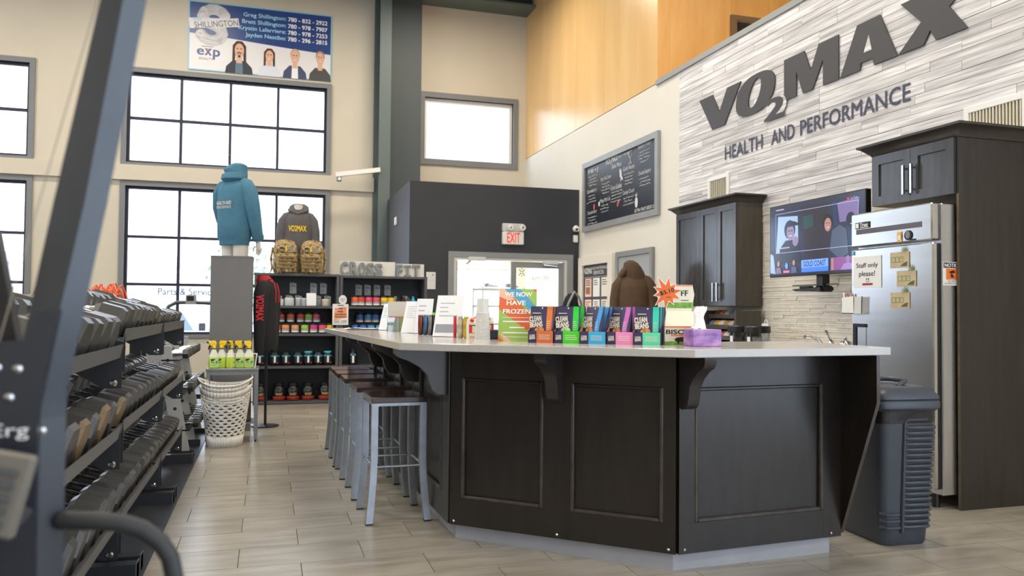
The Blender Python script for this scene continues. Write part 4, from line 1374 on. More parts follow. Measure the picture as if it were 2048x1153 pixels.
for k in range(3):
    obj('lower_rib', MB().tube([(-0.15, -0.17, 0.10 + k * 0.035), (-0.13, -0.197, 0.10 + k * 0.035), (-0.05, -0.199, 0.10 + k * 0.035)], 0.01, BIN, 6), tc)
m = MB()
m.loft([rr(0.352, 0.447, 0.655, 0.055), rr(0.36, 0.455, 0.68, 0.055), rr(0.357, 0.452, 0.71, 0.055), rr(0.37, 0.465, 0.735, 0.055)], BAG)
obj('bin_bag', m, tc)
m = MB()
m.loft([rr(0.365, 0.46, 0.72, 0.055), rr(0.395, 0.49, 0.735, 0.06), rr(0.40, 0.495, 0.76, 0.06), rr(0.385, 0.48, 0.775, 0.06)], BIN)
obj('rim', m, tc)
m = MB()
m.loft([rr(0.38, 0.475, 0.775, 0.06), rr(0.395, 0.49, 0.785, 0.06), rr(0.39, 0.485, 0.80, 0.06), rr(0.34, 0.43, 0.835, 0.06), rr(0.30, 0.38, 0.845, 0.05)], BIN)
obj('lid', m, tc)
obj('lid_handle', MB().tube([(0.02, -0.10, 0.84), (0.06, -0.10, 0.865), (0.10, -0.06, 0.868), (0.10, 0.06, 0.868), (0.06, 0.10, 0.865), (0.02, 0.10, 0.84)], 0.014, BIN, 8), tc)

# ================= things on the bar =================
PUR = mat('pouch_navy', (58, 52, 88), 0.4, var=0.06, scale=12)
CH = math.atan2(3.165 - 3.99, 1.82 - 0.637)      # direction of the angled edge
e = Vector((math.cos(CH), math.sin(CH)))
flav = [('orange', (214, 116, 48), (206, 110, 60)), ('green', (40, 200, 60), (76, 206, 44)), ('blue', (58, 150, 214), (62, 168, 214)), ('pink', (198, 104, 190), (238, 140, 190)), ('mint green', (40, 200, 172), (98, 214, 172))]
CREAMP = mat('pouch_cream', (222, 214, 196), 0.5)
FOOD = mat('pouch_food_print', (206, 140, 80), 0.5, var=0.5, scale=60)
FOODG = mat('pouch_food_green', (178, 204, 150), 0.5, var=0.4, scale=50)
CARD = mat('carton_inside', (170, 128, 76), 0.8)
def pouch(nm, col):
    q = MB()
    hw = 0.062
    rings = []
    for z, t, w in ((0.0, 0.016, 0.94), (0.02, 0.022, 0.97), (0.08, 0.02, 1.0), (0.13, 0.010, 1.0), (0.165, 0.003, 1.02), (0.185, 0.0022, 1.02)):
        rings.append([(-hw * w, -t * 0.3, z), (-hw * w * 0.8, -t, z), (hw * w * 0.8, -t, z), (hw * w, -t * 0.3, z), (hw * w, t * 0.3, z), (hw * w * 0.8, t, z), (-hw * w * 0.8, t, z), (-hw * w, t * 0.3, z)])
    q.loft(rings, PUR)
    k = mat('flavour_' + nm.replace(' ', '_'), col, 0.4)
    # colour band follows the bulge
    for (z0, t0), (z1, t1) in zip(((0.0, 0.016), (0.02, 0.022), (0.08, 0.02), (0.13, 0.010), (0.165, 0.003)), ((0.02, 0.022), (0.08, 0.02), (0.13, 0.010), (0.165, 0.003), (0.185, 0.0022))):
        q.add([(0.026, -t0 - 0.0012, z0), (0.056, -t0 - 0.0006, z0), (0.056, -t1 - 0.0006, z1), (0.026, -t1 - 0.0012, z1)], [(0, 1, 2, 3)], k)
    q.text('CLEAN', -0.020, 0.122, 0.062, 0.026, -0.0165, CREAMP, bold=0.06, M=Matrix.Rotation(R(-6), 4, 'Y'))
    q.text('BEANS', -0.017, 0.092, 0.066, 0.026, -0.0212, CREAMP, bold=0.06, M=Matrix.Rotation(R(-6), 4, 'Y'))
    q.disc(-0.008, 0.055, 0.026, 0.025, -0.0235, FOODG if nm == 'green' else FOOD, 14)
    q.rect(-0.05, -0.006, 0.147, 0.151, -0.0095, CREAMP)
    q.lines(0.031, 0.05, 0.06, 0.11, 5, -0.0235, CREAMP, 0.3)
    q.disc(0.0, 0.176, 0.004, 0.004, -0.0040, WHITE, 8)
    return q
bx0 = Vector((1.352, 4.118)) * KB
where = ['leftmost', 'second from left', 'middle', 'second from right', 'rightmost']
for i, (nm, ca, cbx) in enumerate(flav):
    o2 = bx0 + e * (0.137 * i) + Vector((-e.y, e.x)) * (0.012 * (i % 2))
    t = thing('snack_box', 'display carton with %s front panel on the bar, %s of five' % (nm, where[i]), 'carton', (o2.x, o2.y, ZT), CH, 'open display cartons on the bar')
    bw2, bd, bh2, bh3 = 0.133, 0.15, 0.062, 0.095
    q = MB()
    q.box(0, bw2, 0, 0.003, 0, bh2, PUR)
    q.box(0, bw2, bd - 0.003, bd, 0, bh3 + 0.03, PUR)
    q.box(0, bw2, 0, bd, 0, 0.003, PUR)
    for x in (0.0, bw2 - 0.003):
        q.add([(x, 0, 0), (x, bd, 0), (x, bd, bh3 + 0.03), (x, bd * 0.5, bh3), (x, 0, bh2), (x + 0.003, 0, 0), (x + 0.003, bd, 0), (x + 0.003, bd, bh3 + 0.03), (x + 0.003, bd * 0.5, bh3), (x + 0.003, 0, bh2)], [(0, 1, 2, 3, 4), (9, 8, 7, 6, 5), (4, 3, 8, 9), (3, 2, 7, 8)], CARD if x == 0 else PUR)
    obj('carton', q, t)
    q = MB()
    k = mat('carton_' + nm.replace(' ', '_'), cbx, 0.5)
    q.rect(0.046, bw2, 0.0, bh2, -0.0008, k)
    q.text('CLEAN', 0.022, 0.036, 0.028, 0.012, -0.001, CREAMP, bold=0.05, rot=R(6))
    q.text('BEANS', 0.023, 0.024, 0.029, 0.012, -0.001, CREAMP, bold=0.05, rot=R(6))
    q.lines(0.058, 0.122, 0.016, 0.045, 3, -0.0012, CREAMP, 0.3, 0.1)
    obj('front_panel', q, t)
    me = shared('pouch_' + nm.replace(' ', '_'), lambda: pouch(nm, ca))
    lean = {0: [(0.066, 0.03, -4, 0), (0.068, 0.075, -3, 3)], 1: [(0.066, 0.03, -3, 2), (0.085, 0.08, -2, -8)], 2: [(0.056, 0.045, -8, -32), (0.078, 0.08, -8, -34), (0.09, 0.11, -6, -24)], 3: [(0.058, 0.045, -7, -30), (0.09, 0.085, -3, 4)], 4: [(0.066, 0.03, -3, 2), (0.076, 0.075, -2, -4), (0.082, 0.11, -2, -6)]}[i]
    pos3 = ('front', 'second', 'rear')
    for j, (px, py, rx, rzz) in enumerate(lean):
        c_, s_ = math.cos(CH), math.sin(CH)
        p = obj('snack_pouch', me, None, (o2.x + px * c_ - py * s_, o2.y + px * s_ + py * c_, ZT + 0.004), 0, rot=(R(rx), 0, CH + R(rzz)))
        tag(p, 'navy snack pouch with %s stripe, %s one in its display carton' % (nm, pos3[j]), 'pouch', 'pouches in the display cartons')

# bison carton with header card, starburst price
t = thing('bison_carton', 'white and green bison snack carton with tall header card', 'carton', (1.90, 3.60, ZT), R(-12))
KR = mat('carton_cream', (226, 220, 200), 0.6)
SAL = mat('salmon_stripe', (226, 140, 104), 0.6)
GRS = mat('grass_green', (112, 160, 66), 0.6, var=0.4, scale=40)
q = MB()
q.box(0, 0.19, 0, 0.10, 0, 0.095, KR)
q.loft([[(0, 0, 0.095), (0.19, 0, 0.095), (0.19, 0.10, 0.095), (0, 0.10, 0.095)], [(0.025, 0.06, 0.17), (0.16, 0.06, 0.17), (0.165, 0.10, 0.17), (0.025, 0.10, 0.17)]], KR)
obj('carton', q, t)
q = MB()
q.rect(0, 0.19, 0.086, 0.095, -0.0006, SAL)
q.text('BISON', 0.072, 0.066, 0.13, 0.022, -0.0008, INK, bold=0.03)
q.rect(0.03, 0.15, 0.045, 0.053, -0.0008, SAL)
q.rect(0, 0.19, 0.0, 0.018, -0.0008, GRS)
q.poly([(0.05, 0.030), (0.06, 0.037), (0.10, 0.042), (0.125, 0.034), (0.13, 0.020), (0.122, 0.018), (0.118, 0.006), (0.112, 0.006), (0.110, 0.016), (0.075, 0.017), (0.072, 0.006), (0.066, 0.006), (0.063, 0.018), (0.053, 0.020)], -0.0012, mat('bison_brown', (44, 34, 28), 0.7))
obj('front_print', q, t)
q = MB()
q.prism([(0.02, 0.17), (0.165, 0.17), (0.18, 0.255), (0.17, 0.305), (0.04, 0.305), (0.03, 0.25)], 0.09, 0.094, KR)
q.poly([(0.035, 0.185), (0.17, 0.185), (0.176, 0.215), (0.034, 0.215)], 0.0895, GRS)
q.rect(0.05, 0.168, 0.297, 0.304, 0.0895, SAL)
q.text('FF', 0.128, 0.262, 0.035, 0.028, 0.0893, INK, bold=0.03)
q.lines(0.11, 0.15, 0.222, 0.228, 1, 0.0893, INK, 0.6, 0)
obj('header_card', q, t)
st = thing('price_burst', 'orange starburst price card on the bison carton', 'price tag', (1.90, 3.60, ZT), R(-12))
q = MB()
star, star2 = [], []
for k in range(20):
    a = 2 * PI * k / 20 + 0.2
    r = (0.082 + 0.014 * math.sin(k * 2.3)) if k % 2 == 0 else 0.045
    star.append((0.035 + r * 1.05 * math.cos(a), 0.262 + r * math.sin(a)))
    r2_ = r * (0.93 if k % 2 == 0 else 0.86)
    star2.append((0.035 + r2_ * 1.05 * math.cos(a), 0.262 + r2_ * math.sin(a)))
q.prism(star, 0.082, 0.084, WHITE)
obj('card', q, st)
q = MB()
OR = mat('burst_orange', (226, 108, 36), 0.6)
q.poly(star2, 0.0812, OR)
q.text('$5.10', 0.035, 0.268, 0.075, 0.024, 0.0808, INK, bold=0.025, rot=R(16))
q.lines(0.03, 0.055, 0.238, 0.243, 1, 0.0808, INK, 0.6, 0)
obj('print', q, st)
# tissue box
t = thing('tissue_box', 'purple tissue box with white tissue standing up on the bar', 'tissue box', (1.945, 3.403, ZT), R(-8))
TIS = mat('tissue_box_purple', (112, 70, 160), 0.4, scale=14, stretch=(1, 1, 2), col2=(196, 150, 200))
q = MB()
q.rbox(0, 0.145, 0, 0.125, 0, 0.083, 0.003, TIS)
obj('box', q, t)
obj('slot_film', MB().disc(0, 0, 0.05, 0.03, 0, PAPER, 16, M=Matrix.Translation((0.07, 0.065, 0.0835)) @ Matrix.Rotation(R(90), 4, 'X')), t)
q = MB()
TS = mat('tissue_white', (240, 238, 234), 0.9)
rings = []
for k, (z, w, dx) in enumerate(((0.083, 0.034, 0.0), (0.11, 0.026, 0.004), (0.14, 0.022, 0.0), (0.165, 0.030, 0.004), (0.182, 0.032, 0.014), (0.19, 0.022, 0.02))):
    rings.append([(0.055 + dx + w * math.cos(2 * PI * i / 16) * (1 + 0.18 * math.sin(i * 2.6 + k)), 0.065 + w * 0.35 * math.sin(2 * PI * i / 16) * (1 + 0.3 * math.sin(i * 3 + k)), z + 0.006 * math.sin(i * 1.7)) for i in range(16)])
q.loft(rings, TS)
obj('tissue', q, t)

# colourful easel sign
t = thing('acrylic_sign', 'slanted orange green and blue acrylic promotional sign', 'sign', (1.195, 4.162, ZT), R(-24), rot=(R(-9), 0, R(-24)))
ACR = glass('acrylic_sheet', (238, 242, 244), 0.1, 0.02)
q = MB()
sw2, sh2 = 0.205, 0.285
S = lambda u, v: (0.02 * (1 - v) * 0 + u * sw2, v * sh2)
q.box(0, sw2 + 0.03, 0.0, 0.003, 0, sh2 + 0.004, ACR)
obj('holder', q, t)
obj('easel_foot', MB().add([(0, 0.003, 0.002), (sw2, 0.003, 0.002), (sw2, 0.09, 0.016), (0, 0.09, 0.016)], [(0, 1, 2, 3)], ACR).add([(0, 0.003, 0.26), (sw2, 0.003, 0.26), (sw2, 0.09, 0.016), (0, 0.09, 0.016)], [(0, 1, 2, 3)], ACR), t)
q = MB()
O1 = mat('flyer_orange', (226, 108, 62), 0.5); G1 = mat('flyer_green', (160, 198, 96), 0.5); B1 = mat('flyer_blue', (86, 164, 204), 0.5); P1 = mat('flyer_peach', (238, 190, 160), 0.5)
FW_ = mat('flyer_white', (246, 244, 240), 0.5)
q.box(0, sw2, -0.001, 0.0, 0.0, sh2, G1)
def pp(pts, k, y):
    q.poly([(u * sw2, v * sh2) for u, v in pts], y, k)
pp([(0, 0.62), (0.0, 1), (0.15, 1), (1, 0.42), (1, 0.12), (0.62, 0.28)], O1, -0.0014)
pp([(0.0, 0.86), (0.0, 1), (0.15, 1), (0.42, 0.80), (0.25, 0.78)], P1, -0.0018)
pp([(0.15, 1), (0.56, 1), (1.0, 0.66), (1.0, 0.50)], B1, -0.002)
pp([(0, 0), (0.14, 0), (0.0, 0.10)], O1, -0.0014)
pp([(0.88, 1), (1, 1), (1, 0.93)], O1, -0.0014)
pp([(0.02, 0.16), (0.08, 0.16), (0.36, 0.0), (0.18, 0.0)], P1, -0.0014)
q.text('WE NOW', 0.52 * sw2, 0.90 * sh2, 0.72 * sw2, 0.085 * sh2, -0.0026, FW_, bold=0.03)
q.text('HAVE', 0.46 * sw2, 0.735 * sh2, 0.50 * sw2, 0.085 * sh2, -0.0026, FW_, bold=0.03)
q.text('FROZEN', 0.48 * sw2, 0.57 * sh2, 0.72 * sw2, 0.085 * sh2, -0.0026, FW_, bold=0.03)
for v, a, b in ((0.45, 0.1, 0.85), (0.375, 0.12, 0.82), (0.26, 0.3, 0.7), (0.16, 0.12, 0.86), (0.08, 0.15, 0.8)):
    q.lines(a * sw2, b * sw2, (v - 0.025) * sh2, (v + 0.025) * sh2, 1, -0.0026, FW_, 0.5 if v not in (0.45, 0.08) else 0.2, 0)
obj('flyer', q, t)

# stack of clear cups
CUP = glass('cup_plastic', (205, 206, 204), 0.3, 0.25)
CUPW = mat('cup_white', (206, 204, 198), 0.25)
t = thing('cup_stack', 'tall stack of pale upside-down plastic cups on the bar', 'cups', (1.109, 4.162, ZT))
q = MB()
prof = [(0.044, 0.0), (0.044, 0.004)]
for k in range(24):
    z = 0.006 + k * 0.0062
    prof += [(0.0425 - k * 0.0002, z), (0.0405 - k * 0.0002, z + 0.003)]
prof += [(0.034, 0.16), (0.031, 0.225), (0.030, 0.228)]
obj('cups', MB().lathe(prof, CUPW, 24), t)

# acrylic card holders and product racks at the far end
def holder(label, x, y, rz, w, h, lean, face, lines=6, band=None):
    t = thing('card_holder', label, 'card holder', (x * KB, y * KB, ZT), 0, 'acrylic card holders on the bar', rot=(R(lean), 0, rz))
    obj('acrylic', MB().box(-w / 2, w / 2, 0, 0.003, 0, h, ACR).box(-w / 2, w / 2, 0.0, 0.07, 0, 0.003, ACR), t)
    q = MB()
    q.box(-w / 2 + 0.003, w / 2 - 0.003, -0.001, 0.0, 0.004, h - 0.003, face)
    q.lines(-w * 0.34, w * 0.34, h * 0.45, h * 0.85, lines, -0.0015, mat('card_print', (186, 188, 194), 0.6), 0.28, 0.6)
    if band:
        q.rect(-w * 0.42, w * 0.42, h * 0.1, h * 0.3, -0.0015, band)
    obj('card', q, t)
CW = mat('card_white', (236, 238, 242), 0.5)
holder('thin acrylic card holder seen nearly edge-on near the shelves', 0.90, 6.55, R(-66), 0.12, 0.22, -14, CW)
holder('leaning white card holder left of the dark cans', 0.995, 5.78, R(-48), 0.17, 0.235, -16, CW)
holder('tall white card holder behind the dark cans', 1.06, 5.66, R(-36), 0.13, 0.25, -13, CW, 3)
holder('largest clear brochure holder in the middle of the bar', 1.085, 4.98, R(-38), 0.185, 0.268, -16, CW, 4, mat('brochure_grey', (150, 154, 164), 0.5))
holder('small clear card holder behind the juice cartons', 1.22, 5.30, R(-10), 0.10, 0.185, -8, mat('card_silver', (196, 198, 202), 0.4), 5)
# sachet caddy
t = thing('sachet_caddy', 'clear caddy of yellow and white sachets with header card', 'caddy', (0.936, 5.971, ZT), R(-4))
q = MB()
q.box(-0.075, 0.075, 0.0, 0.003, 0, 0.11, ACR).box(-0.075, 0.075, 0.07, 0.073, 0, 0.22, ACR).box(-0.075, -0.072, 0, 0.07, 0, 0.11, ACR).box(0.072, 0.075, 0, 0.07, 0, 0.11, ACR)
obj('caddy', q, t)
obj('header_card', MB().box(-0.07, 0.07, 0.066, 0.069, 0.11, 0.225, mat('card_beige', (206, 200, 190), 0.6)).rect(-0.07, 0.07, 0.105, 0.112, -0.001, mat('caddy_red', (206, 90, 80), 0.5)), t)
for i, c_ in enumerate(((214, 208, 170), (188, 204, 196), (214, 210, 200), (196, 206, 90), (190, 200, 206))):
    x = -0.056 + i * 0.028
    s_ = obj('sachet', MB().loft([[(x - 0.012, 0.012, 0.005), (x + 0.012, 0.012, 0.005), (x + 0.012, 0.03, 0.005), (x - 0.012, 0.03, 0.005)], [(x - 0.012, 0.016, 0.103), (x + 0.012, 0.016, 0.103), (x + 0.012, 0.026, 0.103), (x - 0.012, 0.026, 0.103)]], mat('sachet_%d' % i, c_, 0.4, var=0.1, scale=60)), t)
# dark energy cans
lab = ['red', 'blue', 'silver', 'green topped black']
cc = [(150, 72, 56), (86, 130, 170), (160, 160, 158), (34, 36, 48)]
for i in range(4):
    t = thing('drink_can', 'tall %s energy drink can in the row on the bar' % lab[i], 'can', ((1.005 + i * 0.031 + (0.012 if i == 3 else 0)) * KB, (5.42 - i * 0.012) * KB, ZT), 0, 'energy drink cans')
    r = 0.0165 if i < 3 else 0.03
    k = mat('can_%d' % i, cc[i], 0.25, 0.5, scale=26, stretch=(1, 1, 0.5), col2=(44, 40, 44))
    obj('can', MB().lathe([(r * 0.8, 0), (r, 0.008), (r, 0.115), (r * 0.85, 0.128)], k, 18), t)
    obj('lid', MB().lathe([(r * 0.85, 0.128), (r * 0.85, 0.133)] if i < 3 else [(r * 0.9, 0.128), (r, 0.131), (r, 0.142), (r * 0.8, 0.146)], mat('lid_green', (124, 200, 60), 0.4) if i == 3 else mat('lid_pale', (206, 176, 178), 0.3, 0.4), 16), t)
# slim cans and juice cartons
t = thing('drink_can', 'slim red can beside the juice cartons', 'can', (1.073, 4.666, ZT), 0, 'slim cans')
obj('can', MB().lathe([(0.008, 0), (0.01, 0.004), (0.01, 0.125), (0.008, 0.13)], mat('slim_red', (196, 52, 62), 0.3), 12), t)
for i, (cx_, cy_, c_, nm) in enumerate(((1.142, 4.82, (214, 206, 186), 'cream'), (1.172, 4.79, (214, 186, 60), 'yellow'))):
    t = thing('drink_can', 'slim %s can beside the juice cartons' % nm, 'can', (cx_ * KB, cy_ * KB, ZT), 0, 'slim cans')
    obj('can', MB().lathe([(0.016, 0), (0.0185, 0.006), (0.0185, 0.112), (0.015, 0.122)], mat('slim_' + nm, c_, 0.35, scale=30, col2=tuple(int(v * 0.7) for v in c_)), 14), t)
    obj('lid', MB().lathe([(0.015, 0.122), (0.015, 0.126)], mat('slim_lid_' + nm, (90, 150, 180) if i == 0 else (150, 200, 80), 0.4), 12), t)
REDP = mat('juice_red', (224, 62, 48), 0.45)
for i, (cx_, cy_, rz_, hh_, capc, nm) in enumerate(((1.16, 4.60, 8, 0.118, (214, 40, 60), 'front left'), (1.20, 4.66, 4, 0.13, (236, 104, 60), 'rear left'), (1.235, 4.60, -4, 0.128, (206, 30, 72), 'front right'), (1.275, 4.64, -8, 0.126, (178, 30, 120), 'rear right'))):
    t = thing('juice_carton', '%s white and red juice carton with coloured spout cap' % nm, 'carton', (cx_ * KB, cy_ * KB, ZT), R(rz_), 'juice cartons')
    q = MB()
    q.box(-0.026, 0.026, -0.02, 0.02, 0, hh_ * 0.78, KR)
    q.loft([[(-0.026, -0.02, hh_ * 0.78), (0.026, -0.02, hh_ * 0.78), (0.026, 0.02, hh_ * 0.78), (-0.026, 0.02, hh_ * 0.78)], [(-0.026, -0.002, hh_), (0.026, -0.002, hh_), (0.026, 0.002, hh_), (-0.026, 0.002, hh_)]], KR)
    obj('carton', q, t)
    q = MB()
    q.rect(-0.026, 0.026, hh_ * 0.30, hh_ * 0.66, -0.0205, REDP)
    q.rect(-0.026, 0.026, hh_ * 0.66, hh_ * 0.69, -0.0206, INK)
    q.rect(-0.006, 0.012, hh_ * 0.32, hh_ * 0.64, -0.0208, KR)
    q.rect(-0.020, 0.020, hh_ * 0.08, hh_ * 0.14, -0.0206, SAL)
    obj('print', q, t)
    obj('spout_cap', MB().lathe([(0.011, 0), (0.012, 0.003), (0.011, 0.014)], mat('cap_%d' % i, capc, 0.4), 12, M=Matrix.Translation((-0.005, -0.012, hh_ * 0.88)) @ Matrix.Rotation(R(35), 4, 'X')), t)
tag(obj('card_terminal', MB().rbox(-0.03, 0.03, -0.04, 0.04, 0, 0.055, 0.006, mat('terminal_navy', (44, 44, 62), 0.4)), None, (1.245, 4.42, ZT), R(-20)), 'small dark navy device behind the cup stack', 'device')
# crumpled paper at the far end
q = MB()
vs, fs = [], []
for i in range(9):
    for j in range(5):
        vs.append((0.60 + i * 0.042, 6.42 + j * 0.06 - i * 0.004, ZT + 0.003 + 0.014 * random.random() * (1 if 0 < i < 8 else 0.3)))
for i in range(8):
    for j in range(4):
        a = i * 5 + j
        fs.append((a, a + 1, a + 6, a + 5))
q.add(vs, fs, PAPER)
tag(obj('paper_sheet', q), 'crumpled white paper lying on the far end of the bar', 'paper')
# ================= supplement shelves =================
YS = 10.73
SHG = mat('shelf_grey', (78, 79, 82), 0.5, var=0.06, scale=5)
SHB = mat('shelf_back_dark', (38, 40, 46), 0.6)
def unit(label, x0, x1, ztop):
    t = thing('shelf_unit', label, 'shelf', (x0, YS, 0), 0, 'supplement shelf units')
    w = x1 - x0
    for a in (0.0, w - 0.035):
        obj('side_panel', MB().box(a, a + 0.035, 0, 0.36, 0, ztop - 0.03, SHG), t)
    obj('top_panel', MB().box(-0.003, w + 0.003, -0.005, 0.365, ztop - 0.03, ztop, SHG), t)
    obj('back_panel', MB().box(0.035, w - 0.035, 0.345, 0.358, 0.0, ztop - 0.03, SHB), t)
    for z in (0.04, 0.492, 0.912, 1.272):
        obj('shelf', MB().box(0.035, w - 0.035, 0.0, 0.345, z - 0.032, z, SHG), t)
    return t
unit('left dark grey supplement shelf unit under the backpacks', -0.16, 0.905, 1.69)
unit('right dark grey supplement shelf unit under the letter display', 0.915, 2.075, 1.678)
LIDK = mat('jar_lid_black', (24, 24, 28), 0.35)
WL = mat('jar_label_white', (228, 228, 226), 0.4)
def jar_parts(key, r, h, body, band, lid, lidh=0.02, foot=WL):
    def b():
        return MB().lathe([(r * 0.92, 0), (r, 0.006), (r, h - lidh - 0.012), (r * 0.86, h - lidh)], body, 16)
    def l():
        return MB().lathe([(r * 0.8, h - lidh), (r * 0.88, h - lidh + 0.002), (r * 0.88, h - 0.002), (r * 0.82, h)], lid, 16)
    def lb():
        q = MB()
        n_ = 8
        for (z0, z1, k) in band:
            vs = []
            for i in range(n_ + 1):
                a = -PI + PI * i / n_
                vs += [(r * 1.008 * math.cos(a), r * 1.008 * math.sin(a), z0 * h), (r * 1.008 * math.cos(a), r * 1.008 * math.sin(a), z1 * h)]
            q.add(vs, [(2 * i, 2 * i + 2, 2 * i + 3, 2 * i + 1) for i in range(n_)], k)
        return q
    return shared('jar_b_' + key, b), shared('jar_l_' + key, l), shared('jar_p_' + key, lb)
def jar(kind, key, label, x, y, z, r, h, body, band, lid, group, lidh=0.02, cat='jar', rz=0.0):
    b, l, p = jar_parts(key, r, h, body, band, lid, lidh)
    t = thing(kind, label, cat, (x, y, z), rz, group)
    obj('tub', b, t)
    obj('lid', l, t)
    obj('label', p, t)
    return t
cols = {'red': (214, 74, 50), 'orange': (236, 108, 60), 'peach': (238, 158, 100), 'lime': (150, 206, 60), 'pink': (232, 84, 120), 'magenta': (218, 60, 130), 'yellow': (244, 206, 40), 'royal blue': (50, 110, 200), 'sky blue': (74, 156, 214), 'teal': (70, 186, 170), 'black': (40, 40, 44)}
def cj(c):
    k = mat('jar_' + c.replace(' ', '_'), cols[c], 0.35)
    k2 = mat('jar2_' + c.replace(' ', '_'), tuple(int(v * 0.75 + 50) for v in cols[c]), 0.35, var=0.2, scale=90)
    return k, [(0.1, 0.4, WL), (0.28, 0.36, INK), (0.4, 0.82, k), (0.42, 0.5, k2)]
def row(unit_, level, names, xs, z, y, r=0.048, h=0.135):
    for i, (c, x) in enumerate(zip(names, xs)):
        k, band = cj(c)
        jar('supplement_jar', 'c_%s_%d' % (c, int(r * 1000)), '%s supplement jar, %s from left in %s of %s unit' % (c, ORD[i], level, unit_), x, y, z, r, h, LIDK, band, LIDK, 'coloured supplement jars')
# stepped risers behind the front rows
tag(obj('display_riser', MB().box(-0.11, 0.86, YS + 0.17, YS + 0.33, 0.912, 1.045, BLACK)), 'black riser carrying upper jars in the left shelf unit', 'riser')
tag(obj('display_riser', MB().box(0.96, 2.03, YS + 0.17, YS + 0.33, 0.912, 1.045, BLACK)), 'black riser carrying upper jars in the right shelf unit', 'riser')
row('left', 'upper row', ['red', 'orange', 'red', 'lime', 'pink'], [0.175, 0.297, 0.425, 0.528, 0.632], 1.046, YS + 0.235, h=0.14)
row('left', 'lower row', ['red', 'peach', 'peach', 'lime', 'magenta', 'pink', 'yellow'], [0.125, 0.232, 0.352, 0.475, 0.588, 0.700, 0.800], 0.913, YS + 0.085, r=0.047, h=0.132)
row('right', 'upper row', ['royal blue', 'sky blue', 'royal blue', 'sky blue', 'teal', 'teal', 'sky blue', 'royal blue'], [1.20, 1.31, 1.41, 1.52, 1.625, 1.735, 1.84, 1.94], 1.046, YS + 0.235, h=0.14)
row('right', 'lower row', ['royal blue', 'royal blue', 'sky blue', 'sky blue', 'royal blue', 'sky blue', 'royal blue', 'sky blue'], [1.12, 1.23, 1.335, 1.445, 1.555, 1.66, 1.77, 1.88], 0.913, YS + 0.085, r=0.047, h=0.132)
row('right', 'top shelf', ['orange', 'red', 'pink', 'pink', 'yellow', 'yellow'], [1.115, 1.20, 1.30, 1.40, 1.505, 1.60], 1.273, YS + 0.08, r=0.046, h=0.145)
for i, x in enumerate((1.70, 1.77, 1.84, 1.90)):
    k = mat('bottle_%d' % i, ((34, 34, 38), (60, 40, 30), (80, 76, 60), (60, 170, 204))[i], 0.3)
    t = thing('shaker_bottle', 'small %s bottle on the top shelf of right unit' % ('black', 'dark brown', 'olive', 'bright blue')[i], 'bottle', (x, YS + 0.09, 1.273), 0, 'small bottles on the shelf')
    obj('bottle', MB().lathe([(0.028, 0), (0.031, 0.01), (0.031, 0.09), (0.014, 0.11), (0.014, 0.12)], k, 14), t)
    obj('cap', MB().lathe([(0.016, 0.12), (0.016, 0.138)], LIDK if i < 3 else k, 12), t)
# price cards on the backs
def card(x, z, label, w=0.085, h=0.145, y=YS + 0.338):
    q = MB()
    q.prism([(0, 0), (w, 0), (w, h * 0.94), (w * 0.72, h * 0.94), (w * 0.66, h), (0, h)], 0, 0.003, mat('price_card', (196, 197, 200), 0.7))
    q.rect(w * 0.1, w * 0.55, h * 0.88, h * 0.93, -0.0006, INK)
    q.lines(w * 0.12, w * 0.88, h * 0.62, h * 0.78, 2, -0.0006, INK, 0.5, 0.15)
    q.lines(w * 0.12, w * 0.6, h * 0.2, h * 0.5, 4, -0.0006, GREYT, 0.4, 0.5)
    tag(obj('price_card', q, None, (x, y, z)), label, 'card', 'price cards on the shelves')
pos5 = ['leftmost', 'second', 'third', 'rightmost']
for i, x in enumerate((0.035, 0.285, 0.55, 0.68)):
    card(x, 1.435, '%s upper price card on the back of left unit' % pos5[i])
for i, x in enumerate((1.15, 1.27, 1.40, 1.545)):
    card(x, 1.425, '%s upper price card on the back of right unit' % pos5[i])
for i, x in enumerate((0.10, 0.235, 0.355, 0.605, 0.735)):
    card(x, 1.275, '%s lower price card on the back of left unit' % ['leftmost', 'second', 'third', 'fourth', 'rightmost'][i], 0.085, 0.135, YS + 0.30)
for i, x in enumerate((1.62, 1.79)):
    card(x, 1.30, '%s lower price card on the back of right unit' % ['left', 'right'][i], 0.09, 0.12, YS + 0.30)
PEARL = mat('pearl_tub', (206, 212, 214), 0.3, var=0.1, scale=20)
SLV = mat('silver_tub', (190, 192, 198), 0.3, 0.3)
for i, (x, r, h, k, nm) in enumerate(((0.155, 0.05, 0.085, mat('cream_tub', (224, 222, 210), 0.4), 'short cream'), (0.275, 0.062, 0.10, PEARL, 'wide pearl'), (0.385, 0.034, 0.10, SLV, 'left narrow silver'), (0.458, 0.034, 0.10, SLV, 'right narrow silver'), (0.735, 0.05, 0.09, mat('tan_tub', (206, 198, 178), 0.4), 'short tan'))):
    t = thing('supplement_tub', '%s tub on the top shelf of left unit' % nm, 'tub', (x, YS + 0.10, 1.273), 0, 'pale tubs on the top shelf')
    obj('tub', MB().lathe([(r * 0.95, 0), (r, 0.005), (r, h - 0.012), (r * 0.94, h - 0.01)], k, 18), t)
    obj('lid', MB().lathe([(r * 0.97, h - 0.012), (r * 0.97, h)], WHITE, 18), t)
tag(obj('white_box', MB().rbox(0.49, 0.612, YS + 0.02, YS + 0.12, 1.273, 1.437, 0.003, mat('bright_white_card', (244, 244, 248), 0.5))), 'tall blank white box on the top shelf of left unit', 'box')
